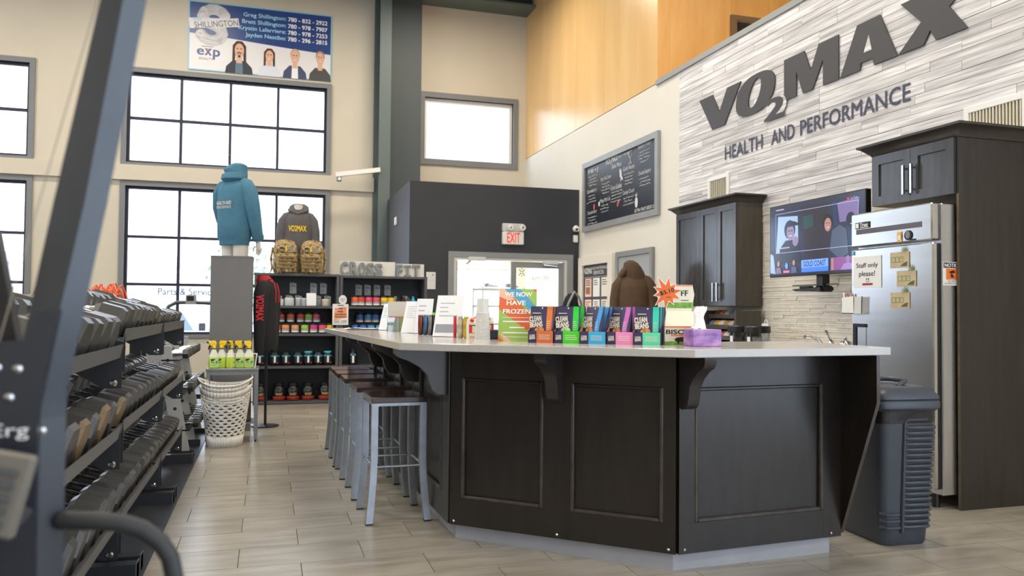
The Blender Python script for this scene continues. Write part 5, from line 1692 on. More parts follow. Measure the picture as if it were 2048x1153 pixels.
# black tubs
AQ = mat('tub_aqua', (64, 190, 214), 0.4)
KB = mat('tub_black', (20, 20, 24), 0.3)
for i, x in enumerate((-0.08, 0.105, 0.245, 0.395, 0.525, 0.65, 0.775)):
    lidk = AQ if i in (4, 6) else KB
    tub = jar('protein_tub', 'bk%d' % (i in (4, 6)), 'black tub with aqua label and %s lid, %s from left, fourth shelf' % ('aqua' if i in (4, 6) else 'black', ORD[i]), x, YS + 0.10, 0.493, 0.058, 0.185, KB, [(0.2, 0.68, mat('tub_dark_band', (30, 34, 40), 0.35)), (0.62, 0.72, AQ)], lidk, 'black protein tubs')
    obj('label_strip', MB().rect(-0.012, 0.012, 0.04, 0.125, -0.0592, WL).rect(0.03, 0.045, 0.03, 0.045, -0.0505, mat('tub_red_mark', (214, 50, 60), 0.4)), tub)
t = thing('shaker_jug', 'tall black and aqua bottle alone in right shelf unit', 'bottle', (1.10, YS + 0.10, 0.493))
obj('bottle', MB().lathe([(0.055, 0), (0.06, 0.01), (0.06, 0.14), (0.04, 0.17), (0.04, 0.18)], KB, 16), t)
obj('cap', MB().lathe([(0.045, 0.18), (0.045, 0.215), (0.03, 0.225)], KB, 14), t)
obj('label', MB().rect(-0.014, 0.014, 0.03, 0.125, -0.061, WL).rect(-0.035, 0.035, 0.13, 0.145, -0.057, AQ), t)
RB = mat('whey_red', (206, 56, 40), 0.4)
GD = mat('whey_gold', (214, 180, 90), 0.4)
for i, x in enumerate((-0.07, 0.165, 0.34, 0.53, 0.745)):
    t = thing('whey_tub', 'big black whey tub with red base, %s from left, bottom shelf' % ORD[i], 'tub', (x, YS + 0.12, 0.041), 0, 'whey tubs')
    obj('tub', shared('whey_body', lambda: MB().lathe([(0.07, 0), (0.078, 0.012), (0.078, 0.15), (0.055, 0.185), (0.05, 0.19)], KB, 18)), t)
    obj('lid', shared('whey_lid', lambda: MB().lathe([(0.058, 0.19), (0.06, 0.192), (0.06, 0.225), (0.054, 0.23)], KB, 18)), t)
    def wl():
        q = MB()
        for z0, z1, k in ((0.012, 0.055, RB), (0.02, 0.03, KB)):
            vs = []
            for j in range(9):
                a = -PI + PI * j / 8
                rr_ = 0.0788 if k is RB else 0.0793
                vs += [(rr_ * math.cos(a), rr_ * math.sin(a), z0), (rr_ * math.cos(a), rr_ * math.sin(a), z1)]
            q.add(vs, [(2 * j, 2 * j + 2, 2 * j + 3, 2 * j + 1) for j in range(8)], k)
        q.text('WHEY', 0.0, 0.085, 0.085, 0.032, -0.0805, GD, bold=0.01)
        q.lines(-0.03, 0.03, 0.12, 0.14, 2, -0.0805, GREYT, 0.4, 0.3)
        return q
    obj('label', shared('whey_label', wl), t)
for i, x in enumerate((1.02, 1.16, 1.30)):
    k, band = cj(('lime', 'teal', 'red')[i])
    jar('supplement_jar', 'low%d' % i, '%s jar on the bottom shelf of right unit' % ('lime', 'teal', 'red')[i], x, YS + 0.1, 0.041, 0.06, 0.19, LIDK, band, LIDK, 'jars on the lowest right shelf')
# promo sheets on the uprights
q = MB()
q.box(0, 0.205, 0, 0.004, 0, 0.275, PAPER)
q.poly([(0.02, 0.06), (0.19, 0.10), (0.18, 0.24), (0.03, 0.22)], -0.0005, mat('flesh_print', (230, 150, 110), 0.6, var=0.35, scale=30))
q.text('30% OFF', 0.1025, 0.04, 0.165, 0.042, -0.001, INK, bold=0.008)
for z, w_ in ((0.255, 0.08), (0.215, 0.05), (0.175, 0.075), (0.135, 0.15), (0.105, 0.15)):
    q.lines(0.1025 - w_ / 2, 0.1025 + w_ / 2, z - 0.009, z + 0.009, 1, -0.001, INK, 0.6, 0)
tag(obj('promo_sheet', q, None, (0.82, YS - 0.012, 1.025)), 'thirty percent off sheet fixed between the shelf units', 'sign')
q = MB()
oc = [(0.055 * math.cos(R(22.5 + 45 * k)), 0.065 * math.sin(R(22.5 + 45 * k))) for k in range(8)]
q.prism(oc, 0, 0.004, PAPER)
q.text('NEW IN', 0, 0.012, 0.06, 0.016, -0.001, INK, bold=0.01)
q.text('FIRST', 0, -0.014, 0.045, 0.016, -0.001, INK, bold=0.01)
tag(obj('octagon_tag', q, None, (0.95, YS - 0.012, 1.355)), 'white octagon tag on the right shelf upright', 'sign')
# letter display on top
BOARD = mat('letter_board', (222, 219, 210), 0.7)
GALV = mat('galvanised_letter', (128, 128, 126), 0.4, 0.35, var=0.2, scale=25)
GALVE = mat('galvanised_edge', (96, 94, 92), 0.5, 0.3)
t = thing('letter_display', 'cream board with galvanised letters standing on right shelf unit', 'letters', (0.915, YS + 0.06, 1.679))
obj('board', MB().box(0, 0.735, 0.03, 0.045, 0, 0.195, BOARD), t)
obj('board', MB().box(0.745, 1.13, 0.028, 0.043, 0, 0.175, BOARD), t)
for ch, u, w_, h_ in (('C', 0.055, 0.085, 0.175), ('R', 0.18, 0.085, 0.175), ('O', 0.29, 0.09, 0.17), ('S', 0.40, 0.08, 0.165), ('S', 0.51, 0.085, 0.16), ('F', 0.79, 0.07, 0.155), ('I', 0.90, 0.075, 0.155), ('T', 1.02, 0.09, 0.155)):
    vs, fs = glyphs(ch, 0.03)
    q = MB()
    q.text(ch, u, h_ / 2 + 0.003, w_, h_, 0.0, GALV, bold=0.05)
    k0 = len(q.v)
    # edge wall from the outline, extruded back
    from collections import Counter
    ed = Counter()
    for f in q.f:
        for a, b in zip(f, f[1:] + f[:1]):
            ed[(min(a, b), max(a, b))] += 1
    q.v += [(x, 0.028, z) for x, y_, z in q.v[:k0]]
    gi = q.mi(GALVE)
    for (a, b), c_ in ed.items():
        if c_ == 1:
            q.f.append((a, b, b + k0, a + k0))
            q.m.append(gi)
    if ch == 'I':
        q = MB().box(u - 0.018, u + 0.018, 0.0, 0.028, 0.02, 0.14, GALV)
        q.box(u - 0.045, u + 0.045, 0.0, 0.028, 0.003, 0.025, GALV).box(u - 0.045, u + 0.045, 0.0, 0.028, 0.135, 0.158, GALV)
    obj('letter', q, t)

# ================= garments and bags =================
def ring(cx, cy, z, rx, ry, n=24, fold=0.0, ph=0.0):
    return [(cx + rx * math.cos(2 * PI * i / n) * (1 + fold * math.sin(i * 2.1 + ph)), cy + ry * math.sin(2 * PI * i / n) * (1 + fold * math.sin(i * 2.9 + ph)), z) for i in range(n)]
def hoodie_torso(k, hem, sh, w, d, fold=0.025):
    q = MB()
    H_ = sh - hem
    rs = []
    for f, a, b in ((0.0, 0.86, 0.86), (0.05, 0.88, 0.88), (0.085, 0.97, 1.0), (0.3, 0.98, 1.0), (0.6, 1.0, 1.0), (0.8, 1.02, 0.98), (0.92, 0.98, 0.88), (0.98, 0.78, 0.7), (1.03, 0.5, 0.52), (1.06, 0.36, 0.5)):
        rs.append(ring(0, 0, hem + f * H_, w * a, d * b, 24, fold if 0.1 < f < 0.9 else 0.004, f * 7))
    q.loft(rs, k)
    return q
def sleeve(k, pts, rs):
    q = MB()
    p0 = pts[0]
    pts = [(p0[0] * 0.45, p0[1], p0[2] + 0.035), (p0[0] * 0.75, p0[1], p0[2] + 0.018)] + list(pts)
    rs = [rs[0] * 0.45, rs[0] * 0.82] + list(rs)
    q.tube(pts, rs, k, 14)
    return q
MANQ = mat('mannequin_grey', (206, 200, 190), 0.5)
# pedestal and blue hoodie mannequin
PED = mat('pedestal_grey', (112, 112, 112), 0.6, var=0.04, scale=4)
p = thing('pedestal', 'tall plain grey display pedestal behind the spray bottles', 'pedestal', (-0.545, 8.5, 0))
obj('column', MB().box(0, 0.40, 0, 0.40, 0, 1.745, PED), p)
obj('top_board', MB().box(-0.003, 0.403, -0.003, 0.403, 1.745, 1.76, PED), p)
BLH = mat('teal_fleece', (68, 116, 138), 0.9, var=0.08, scale=18, bump=0.15)
mq = thing('mannequin', 'mannequin in blue hoodie seen from behind on the pedestal', 'mannequin', (-0.335, 8.70, 1.76), R(-44))
q = MB()
for s in (-1, 1):
    q.lathe([(0.074, 0), (0.08, 0.1), (0.082, 0.24)], MANQ, 18, (s * 0.08, 0.01, 0), sy=0.95)
q.loft([ring(0, 0, 0.2, 0.18, 0.11), ring(0, 0, 0.5, 0.16, 0.10), ring(0, 0, 0.74, 0.17, 0.09), ring(0, 0, 0.86, 0.06, 0.06)], MANQ)
obj('body', q, mq)
hd_ = obj('hoodie', hoodie_torso(BLH, 0.145, 0.775, 0.205, 0.135), mq)
q = MB()
q.loft([ring(0.0, 0.0, 0.765, 0.105, 0.10, 20, 0.03), ring(0.0, -0.015, 0.80, 0.135, 0.125, 20, 0.03, 1), ring(0, -0.01, 0.845, 0.135, 0.12, 20, 0.03, 2), ring(0.01, 0.0, 0.865, 0.115, 0.105, 20, 0.03, 3), ring(0.0, 0.0, 0.90, 0.125, 0.11, 20, 0.04, 4), ring(0.02, 0.01, 0.945, 0.10, 0.09, 20, 0.04, 5), ring(0.02, 0.02, 0.97, 0.05, 0.05, 20, 0.03, 6)], BLH)
obj('hood', q, hd_)
obj('sleeve', sleeve(BLH, [(0.15, 0.0, 0.735), (0.205, 0.0, 0.66), (0.235, 0.01, 0.52), (0.25, 0.03, 0.38), (0.245, 0.07, 0.24), (0.24, 0.09, 0.195), (0.24, 0.092, 0.165)], [0.075, 0.08, 0.075, 0.068, 0.058, 0.062, 0.042]), hd_)
obj('sleeve', sleeve(BLH, [(-0.15, 0.0, 0.735), (-0.205, 0.0, 0.66), (-0.23, 0.02, 0.52), (-0.235, 0.06, 0.40), (-0.2, 0.14, 0.30), (-0.16, 0.18, 0.26)], [0.075, 0.08, 0.075, 0.068, 0.058, 0.045]), hd_)
q = MB()
LT = mat('hoodie_print', (214, 210, 196), 0.7)
q.text('HEALTH AND', -0.01, 0.545, 0.20, 0.036, -0.1385, LT, bold=0.02)
q.text('PERFORMANCE', -0.01, 0.502, 0.20, 0.030, -0.1385, LT, bold=0.005)
obj('lettering', q, hd_)
q = MB()
q.loft([ring(0, 0, 0.12, 0.172, 0.112, 24, 0.004), ring(0, 0, 0.15, 0.18, 0.118, 24, 0.004)], BLH)
obj('hem_band', q, hd_)
q = MB()
q.tube([(0.24, 0.092, 0.18), (0.238, 0.095, 0.13), (0.236, 0.10, 0.075)], [0.022, 0.030, 0.026], MANQ, 10, flat=0.6)
for j, (dx, L) in enumerate(((-0.02, 0.055), (-0.006, 0.068), (0.008, 0.064), (0.021, 0.05))):
    q.tube([(0.236 + dx * 0.3, 0.10 + dx, 0.085), (0.235 + dx * 0.3, 0.105 + dx, 0.085 - L * 0.6), (0.225 + dx * 0.3, 0.11 + dx, 0.085 - L)], [0.009, 0.008, 0.006], MANQ, 8)
q.tube([(0.225, 0.07, 0.11), (0.205, 0.06, 0.085), (0.20, 0.065, 0.055)], [0.012, 0.009, 0.007], MANQ, 8)
obj('hand', q, mq)
# grey hoodie torso on the shelves
GRH = mat('grey_fleece', (92, 88, 88), 0.9, var=0.08, scale=18, bump=0.15)
mq = thing('mannequin', 'headless torso in grey hoodie with yellow print behind the backpacks', 'mannequin', (0.378, YS + 0.275, 1.69), R(-6))
obj('body', MB().loft([ring(0, 0, 0.0, 0.15, 0.10), ring(0, 0, 0.3, 0.15, 0.10), ring(0, 0, 0.70, 0.16, 0.09), ring(0, 0, 0.83, 0.06, 0.055), ring(0, 0, 0.925, 0.055, 0.05)], MANQ), mq)
hd_ = obj('hoodie', hoodie_torso(GRH, 0.03, 0.81, 0.19, 0.125), mq)
q = MB()
q.loft([ring(0.0, 0.03, 0.80, 0.13, 0.10, 20, 0.02), ring(0.0, 0.05, 0.86, 0.135, 0.10, 20, 0.02, 1), ring(0, 0.075, 0.915, 0.125, 0.085, 20, 0.02, 2), ring(0, 0.09, 0.95, 0.08, 0.05, 20, 0.02, 3)], GRH)
q.tube([(-0.12, 0.0, 0.86), (-0.09, -0.06, 0.835), (0.0, -0.085, 0.80), (0.09, -0.06, 0.835), (0.12, 0.0, 0.86)], 0.022, GRH, 8)
obj('hood', q, hd_)
for s in (-1, 1):
    obj('sleeve', sleeve(GRH, [(s * 0.14, 0.0, 0.765), (s * 0.185, 0.0, 0.70), (s * 0.215, -0.005, 0.56), (s * 0.225, -0.01, 0.42), (s * 0.20, -0.03, 0.28), (s * 0.19, -0.04, 0.10)], [0.07, 0.075, 0.07, 0.062, 0.055, 0.042]), hd_)
q = MB()
YEL = mat('print_yellow', (246, 206, 30), 0.6)
q.text('VO2MAX', 0.0, 0.60, 0.225, 0.075, -0.131, YEL, bold=0.02)
obj('lettering', q, hd_)
# camouflage backpacks
CM = camo()
TAN = mat('webbing_tan', (128, 104, 64), 0.9)
def backpack(label, x, y, rz):
    t = thing('backpack', label, 'backpack', (x, y, 1.691), rz, 'camouflage backpacks')
    q = MB()
    def br(z, w, d, dy=0.0):
        return [(px, py + dy, z) for px, py, _ in rr(w, d, 0, min(w, d) * 0.32, 5)]
    q.loft([br(0, 0.27, 0.16), br(0.03, 0.30, 0.19), br(0.25, 0.30, 0.19), br(0.36, 0.28, 0.17, 0.01), br(0.42, 0.22, 0.12, 0.02), br(0.44, 0.12, 0.06, 0.02)], CM)
    obj('bag', q, t)
    q = MB()
    q.loft([br(0.02, 0.23, 0.09, -0.10), br(0.05, 0.25, 0.11, -0.10), br(0.22, 0.24, 0.10, -0.09), br(0.26, 0.18, 0.05, -0.08)], CM)
    pk = obj('pocket', q, t)
    for z in (0.06, 0.105, 0.15, 0.195):
        obj('webbing', MB().box(-0.105, 0.105, -0.162 + (0.008 if z > 0.19 else 0), -0.148, z, z + 0.022, TAN), pk)
    q = MB()
    q.loft([br(0.27, 0.22, 0.06, -0.075), br(0.29, 0.24, 0.07, -0.075), br(0.345, 0.22, 0.06, -0.06), br(0.37, 0.14, 0.03, -0.045)], CM)
    tp = obj('top_pocket', q, t)
    obj('patch', MB().box(-0.085, -0.035, -0.112, -0.108, 0.315, 0.335, INK).box(0.02, 0.085, -0.112, -0.108, 0.30, 0.34, mat('patch_grey', (136, 140, 132), 0.8)), tp)
    q = MB()
    q.poly([(-0.018, 0.285), (0.005, 0.285), (0.008, 0.32), (0.0, 0.345), (-0.004, 0.318), (-0.012, 0.345), (-0.018, 0.32)], -0.114, mat('patch_yellow', (226, 192, 70), 0.7))
    obj('patch', q, tp)
    for s in (-1, 1):
        obj('strap', MB().tube([(s * 0.15, 0.06, 0.34), (s * 0.175, 0.03, 0.2), (s * 0.165, 0.0, 0.06), (s * 0.19, -0.06, 0.01)], [0.014, 0.016, 0.012, 0.008], CM, 6, flat=0.5), t)
    obj('grab_handle', MB().tube([(-0.03, 0.06, 0.43), (0, 0.06, 0.455), (0.03, 0.06, 0.43)], 0.009, TAN, 6), t)
backpack('left camouflage backpack standing on the left shelf unit', 0.215, YS + 0.09, R(6))
backpack('right camouflage backpack standing on the left shelf unit', 0.553, YS + 0.09, R(-8))
# black hoodie hanging by the pedestal
BKH = mat('black_fleece', (26, 28, 32), 0.9, var=0.1, scale=18, bump=0.15)
RDP = mat('red_print', (196, 36, 44), 0.7)
mq = thing('hanging_hoodie', 'black hoodie with red lettering hung beside the pedestal', 'hoodie', (0.0, 8.80, 0), R(70))
obj('stand', MB().cyl((0, 0, 0), (0, 0, 1.5), 0.014, BLACK).lathe([(0.14, 0), (0.14, 0.012), (0.02, 0.02)], BLACK, 20), mq)
obj('torso', hoodie_torso(BKH, 0.80, 1.50, 0.19, 0.10), mq)
for s in (-1, 1):
    obj('sleeve', sleeve(BKH, [(s * 0.13, 0.0, 1.46), (s * 0.18, 0.0, 1.39), (s * 0.205, 0, 1.22), (s * 0.215, 0, 1.05), (s * 0.21, 0.0, 0.85), (s * 0.205, 0.0, 0.76)], [0.07, 0.075, 0.068, 0.058, 0.05, 0.038]), mq)
q = MB()
q.loft([ring(0.0, 0.02, 1.47, 0.10, 0.085, 18, 0.02), ring(0.0, 0.03, 1.53, 0.10, 0.085, 18, 0.03, 1), ring(0, 0.04, 1.58, 0.06, 0.05, 18, 0.03, 2)], mat('red_lining', (178, 30, 40), 0.8))
obj('hood', q, mq)
q = MB()
for s in (-1, 1):
    q.tube([(s * 0.04, -0.085, 1.50), (s * 0.045, -0.108, 1.42), (s * 0.05, -0.108, 1.30)], 0.006, RDP, 6)
obj('drawstring', q, mq)
# red vertical print seen on the sleeve side
q = MB()
q.text('VO2MAX', 0, 0, 0.26, 0.075, 0, RDP, bold=0.03, rot=R(-90))
o = obj('lettering', q, mq, (-0.276, -0.026, 1.24), rot=(0, 0, R(-70)))
# brown hooded jacket and pale hood behind the bar
BRW = mat('brown_canvas', (84, 64, 44), 0.85, var=0.12, scale=14, bump=0.2)
mq = thing('jacket_stand', 'brown hooded jacket on a stand before the grey side door', 'jacket', (4.14, 8.62, 0), R(-25))
obj('stand', MB().cyl((0, 0, 0), (0, 0, 1.66), 0.016, BLACK).lathe([(0.16, 0), (0.16, 0.012), (0.02, 0.02)], BLACK, 20), mq)
obj('jacket', hoodie_torso(BRW, 0.92, 1.645, 0.185, 0.13, 0.04), mq)
for s in (-1, 1):
    obj('sleeve', sleeve(BRW, [(s * 0.14, 0.0, 1.60), (s * 0.19, 0.0, 1.53), (s * 0.215, 0, 1.38), (s * 0.225, -0.01, 1.2), (s * 0.22, -0.02, 1.03), (s * 0.215, -0.03, 0.96)], [0.07, 0.072, 0.066, 0.06, 0.055, 0.052]), mq)
q = MB()
q.loft([ring(0.02, 0.0, 1.58, 0.13, 0.10, 20, 0.012), ring(0.02, 0.0, 1.64, 0.12, 0.105, 20, 0.012, 1), ring(0.0, 0.0, 1.70, 0.118, 0.11, 20, 0.012, 2), ring(-0.02, 0.0, 1.76, 0.108, 0.105, 20, 0.012, 3), ring(-0.035, 0.0, 1.81, 0.082, 0.085, 20, 0.01, 4), ring(-0.04, 0.0, 1.84, 0.035, 0.04, 20, 0.01, 5)], BRW)
q.ell((0, 0, 0), (0.13, 0.085, 0.05), BRW, 14, 8, M=Matrix.Translation((-0.10, 0.0, 1.715)) @ Matrix.Rotation(R(-52), 4, 'Y'))
obj('hood', q, mq)
q = MB()
GRL = mat('grey_marl', (150, 148, 150), 0.9, var=0.08, scale=40)
mq = thing('hoodie_stand', 'black hoodie on a stand with raised grey-edged hood', 'hoodie', (4.075, 10.5, 0), R(12))
obj('stand', MB().cyl((0, 0, 0), (0, 0, 1.3), 0.016, BLACK).lathe([(0.16, 0), (0.16, 0.012), (0.02, 0.02)], BLACK, 20), mq)
obj('torso', hoodie_torso(BKH, 0.62, 1.28, 0.21, 0.13), mq)
for s in (-1, 1):
    obj('sleeve', sleeve(BKH, [(s * 0.14, 0.0, 1.24), (s * 0.19, 0.0, 1.17), (s * 0.22, 0, 1.0), (s * 0.23, 0, 0.82), (s * 0.225, 0.0, 0.62)], [0.075, 0.08, 0.07, 0.06, 0.045]), mq)
q.loft([ring(0.0, 0.0, 1.24, 0.115, 0.11, 16), ring(0.0, 0.0, 1.33, 0.115, 0.11, 16), ring(0, 0.0, 1.42, 0.075, 0.10, 16), ring(0, 0.0, 1.48, 0.02, 0.06, 16)], BKH)
hh_ = obj('hood', q, mq)
obj('hood_edge', MB().tube([(-0.125, -0.085, 1.24), (-0.105, -0.105, 1.34), (-0.06, -0.115, 1.43), (0.0, -0.09, 1.50), (0.06, -0.115, 1.43), (0.105, -0.105, 1.34), (0.125, -0.085, 1.24)], 0.018, GRL, 8), hh_)

# shelving with shoes in the vestibule
SR = mat('rack_silver', (176, 182, 190), 0.3, 0.7)
t = thing('shoe_rack', 'silver wire rack inside the glass entrance', 'rack', (3.62, 13.6, 0), R(14))
for x in (0.0, 0.86):
    for y in (0.0, 0.35):
        obj('post', MB().cyl((x, y, 0), (x, y, 1.66), 0.014, SR), t)
for z in (0.2, 0.6, 1.0, 1.32, 1.62):
    q = MB()
    for y in (0.0, 0.35):
        q.box(-0.02, 0.88, y - 0.008, y + 0.008, z - 0.035, z, SR)
    for i in range(7):
        q.cyl((-0.01, 0.03 + i * 0.05, z), (0.87, 0.03 + i * 0.05, z), 0.005, SR, 6)
    obj('shelf', q, t)
SHOE = mat('shoe_grey', (92, 92, 110), 0.7)
for i, (x, rzz, lab_) in enumerate(((0.62, 10, 'right grey shoe on top of the rack'), (0.2, -20, 'left grey shoe on top of the rack'))):
    s = thing('shoe', lab_ + ' behind the glass door', 'shoe', (3.62 + x, 13.72 + x * 0.25, 1.627), R(rzz), 'shoes on the rack')
    obj('upper', MB().loft([ring(-0.09, 0, 0.02, 0.035, 0.035, 12), ring(-0.08, 0, 0.085, 0.045, 0.03, 12), ring(-0.05, 0, 0.09, 0.03, 0.025, 12)], SHOE).loft([[(-0.12, -0.03, 0.02), (-0.12, 0.03, 0.02), (-0.12, 0.02, 0.08), (-0.12, -0.02, 0.08)], [(0.0, -0.04, 0.02), (0.0, 0.04, 0.02), (0.0, 0.025, 0.07), (0.0, -0.025, 0.07)], [(0.13, -0.03, 0.02), (0.13, 0.03, 0.02), (0.13, 0.015, 0.045), (0.13, -0.015, 0.045)]], SHOE), s)
    obj('sole', MB().prismz([(-0.13, -0.03), (0.0, -0.042), (0.14, -0.03), (0.15, 0), (0.14, 0.03), (0.0, 0.042), (-0.13, 0.03)], 0.0, 0.022, WHITE), s)
# ================= gym side =================
# spray bottle table
ALG = mat('table_steel', (128, 132, 134), 0.4, 0.6, var=0.08, scale=10)
t = thing('side_table', 'small grey metal table holding the spray bottles', 'table', (-0.525, 7.80, 0))
obj('tabletop', MB().rbox(0, 0.46, 0, 0.36, 0.655, 0.68, 0.004, ALG), t)
obj('apron', MB().box(0.02, 0.44, 0.012, 0.022, 0.62, 0.655, ALG), t)
for x in (0.02, 0.44):
    for y in (0.02, 0.34):
        l = obj('leg', MB().box(x - 0.016, x + 0.016, y - 0.016, y + 0.016, 0.02, 0.655, ALG), t)
        obj('caster', MB().cyl((x - 0.01, y, 0.016), (x + 0.01, y, 0.016), 0.016, BLACK), l)
for z in (0.17, 0.33, 0.48):
    obj('rung', MB().box(0.43, 0.45, 0.02, 0.34, z - 0.008, z + 0.008, ALG).box(0.02, 0.44, 0.33, 0.345, z - 0.006, z + 0.006, ALG), t)
tag(obj('storage_box', MB().rbox(-0.44, -0.13, 7.87, 8.10, 0.182, 0.40, 0.01, mat('brown_crate', (96, 84, 74), 0.7, var=0.2, scale=9)).box(-0.36, -0.26, 7.88, 8.05, 0.40, 0.44, mat('red_lid', (170, 70, 66), 0.6))), 'dim brown box stored under the spray table', 'box')
obj('under_shelf', MB().box(0.03, 0.43, 0.03, 0.33, 0.165, 0.18, ALG), t)
# white wire caddy end at right of the bottles
tag(obj('wire_caddy', MB().tube([(-0.10, 7.84, 0.682), (-0.085, 7.84, 0.80), (-0.085, 8.06, 0.80), (-0.10, 8.06, 0.682)], 0.005, WHITE, 6).tube([(-0.40, 8.08, 0.80), (-0.085, 8.06, 0.80)], 0.005, WHITE, 6).tube([(-0.095, 7.84, 0.73), (-0.095, 8.06, 0.73)], 0.005, WHITE, 6).tube([(-0.40, 8.08, 0.80), (-0.40, 8.08, 0.682)], 0.005, WHITE, 6)), 'white wire caddy frame around the spray bottles', 'caddy')
LIQ = mat('cleaner_yellow_green', (206, 226, 74), 0.25)
BOT = mat('bottle_milky', (226, 230, 214), 0.35)
YT = mat('trigger_yellow', (246, 208, 20), 0.35)
GL = mat('label_green', (60, 170, 70), 0.5)
def bottle_body():
    q = MB()
    def s4(w, d, z):
        return [(px, py, z) for px, py, _ in rr(w, d, 0, 0.016, 3)]
    q.loft([s4(0.078, 0.055, 0), s4(0.086, 0.062, 0.006), s4(0.086, 0.062, 0.095), s4(0.084, 0.06, 0.10)], LIQ)
    return q
def bottle_top():
    q = MB()
    def s4(w, d, z, c=0.016):
        return [(px, py, z) for px, py, _ in rr(w, d, 0, c, 3)]
    q.loft([s4(0.084, 0.06, 0.10), s4(0.08, 0.056, 0.115), s4(0.06, 0.044, 0.14), s4(0.04, 0.034, 0.165), s4(0.034, 0.032, 0.178, 0.012)], BOT)
    return q
def bottle_head():
    q = MB()
    q.lathe([(0.019, 0.18), (0.019, 0.205), (0.016, 0.21)], YT, 14)
    q.loft([[(-0.03, -0.012, 0.205), (0.016, -0.014, 0.20), (0.016, 0.014, 0.20), (-0.03, 0.012, 0.205)], [(-0.048, -0.013, 0.235), (0.022, -0.015, 0.232), (0.022, 0.015, 0.232), (-0.048, 0.013, 0.235)], [(-0.04, -0.01, 0.25), (0.012, -0.012, 0.252), (0.012, 0.012, 0.252), (-0.04, 0.01, 0.25)]], YT)
    q.lathe([(0.02, 0.174), (0.021, 0.182)], BLACK, 14)
    return q
def bottle_trig():
    q = MB()
    q.tube([(-0.026, 0, 0.212), (-0.042, 0, 0.195), (-0.046, 0, 0.17)], [0.009, 0.008, 0.006], BLACK, 8)
    q.cyl((-0.048, 0, 0.236), (-0.062, 0, 0.238), 0.009, BLACK, 10)
    return q
def bottle_lab():
    q = MB()
    q.rect(-0.036, 0.036, 0.012, 0.088, -0.0315, mat('label_pale_green', (196, 224, 140), 0.5))
    q.poly([(-0.034, 0.062), (-0.034, 0.086), (0.01, 0.086), (-0.01, 0.066)], -0.032, mat('label_navy', (36, 60, 70), 0.5))
    q.rect(-0.03, 0.0, 0.05, 0.056, -0.032, INK)
    q.lines(-0.03, 0.028, 0.02, 0.044, 3, -0.032, GL, 0.3, 0.4)
    q.disc(0.02, 0.055, 0.012, 0.012, -0.032, GL, 12)
    return q
for i, (x, y, rz_) in enumerate(((-0.465, 7.88, 20), (-0.395, 7.90, 160), (-0.315, 7.87, 75), (-0.235, 7.90, 0), (-0.155, 7.88, 8))):
    s = thing('spray_bottle', 'yellow-trigger spray bottle of green cleaner, %s from left on table' % ORD[i], 'spray bottle', (x, y, 0.681), R(rz_), 'spray bottles on the metal table')
    obj('bottle', shared('spray_body', bottle_body), s)
    obj('neck', shared('spray_neck', bottle_top), s)
    obj('spray_head', shared('spray_head', bottle_head), s)
    obj('trigger', shared('spray_trigger', bottle_trig), s)
    obj('label', shared('spray_label', bottle_lab), s, rot=(0, 0, R(-rz_) * (1 if i != 1 else 1) if abs(rz_) > 60 else 0))

# perforated laundry basket
LB = mat('laundry_white', (232, 230, 224), 0.4)
t = thing('laundry_basket', 'white perforated laundry basket on the tiles', 'basket', (-0.345, 7.66, 0), R(-3))
NC, RWS = 17, 13
def bk(a, f):
    """wall point: angle a, height fraction f (0 foot, 1 rim)"""
    rx = 0.150 + 0.083 * f
    ry = 0.135 + 0.062 * f
    h_ = 0.545 + 0.065 * abs(math.cos(a)) ** 3
    return (rx * math.cos(a), ry * math.sin(a), f * h_)
q = MB()
f0, f1 = 0.17, 0.80
for r in range(RWS):
    za, zb = f0 + (f1 - f0) * r / RWS, f0 + (f1 - f0) * (r + 1) / RWS
    for c in range(NC):
        ca = 2 * PI * (c + 0.5 * (r % 2)) / NC
        da = PI / NC
        mid = (za + zb) / 2
        dz = (zb - za) / 2
        outer = [(ca - da, za), (ca, za), (ca + da, za), (ca + da, mid), (ca + da, zb), (ca, zb), (ca - da, zb), (ca - da, mid)]
        inner = []
        for k in range(8):
            an = R(225 + 45 * k)
            inner.append((ca + da * 0.60 * math.cos(an), mid + dz * 0.56 * math.sin(an)))
        if r >= RWS - 2 and c % 3:
            q.add([bk(*p_) for p_ in outer], [tuple(range(8))], LB)
        else:
            q.add([bk(*p_) for p_ in outer] + [bk(*p_) for p_ in inner], [(k, (k + 1) % 8, 8 + (k + 1) % 8, 8 + k) for k in range(8)], LB)
N2 = 44
def band(fa, fb, skip=()):
    for c in range(N2):
        a0, a1 = 2 * PI * c / N2, 2 * PI * (c + 1) / N2
        if c in skip:
            continue
        q.add([bk(a0, fa), bk(a1, fa), bk(a1, fb), bk(a0, fb)], [(0, 1, 2, 3)], LB)
band(0.0, 0.17)
band(0.80, 0.90)
hs = [c % N2 for c in list(range(-4, 4)) + list(range(18, 26))]
band(0.90, 0.965, hs)
band(0.965, 1.0)
q.add([bk(2 * PI * c / N2, 0.0) for c in range(N2)], [tuple(range(N2 - 1, -1, -1))], LB)
o = obj('shell', q, t)
sm = o.modifiers.new('thickness', 'SOLIDIFY')
sm.thickness = 0.004
obj('rim', MB().tube([bk(2 * PI * c / N2, 1.0) for c in range(N2 + 1)], 0.006, LB, 8), t)

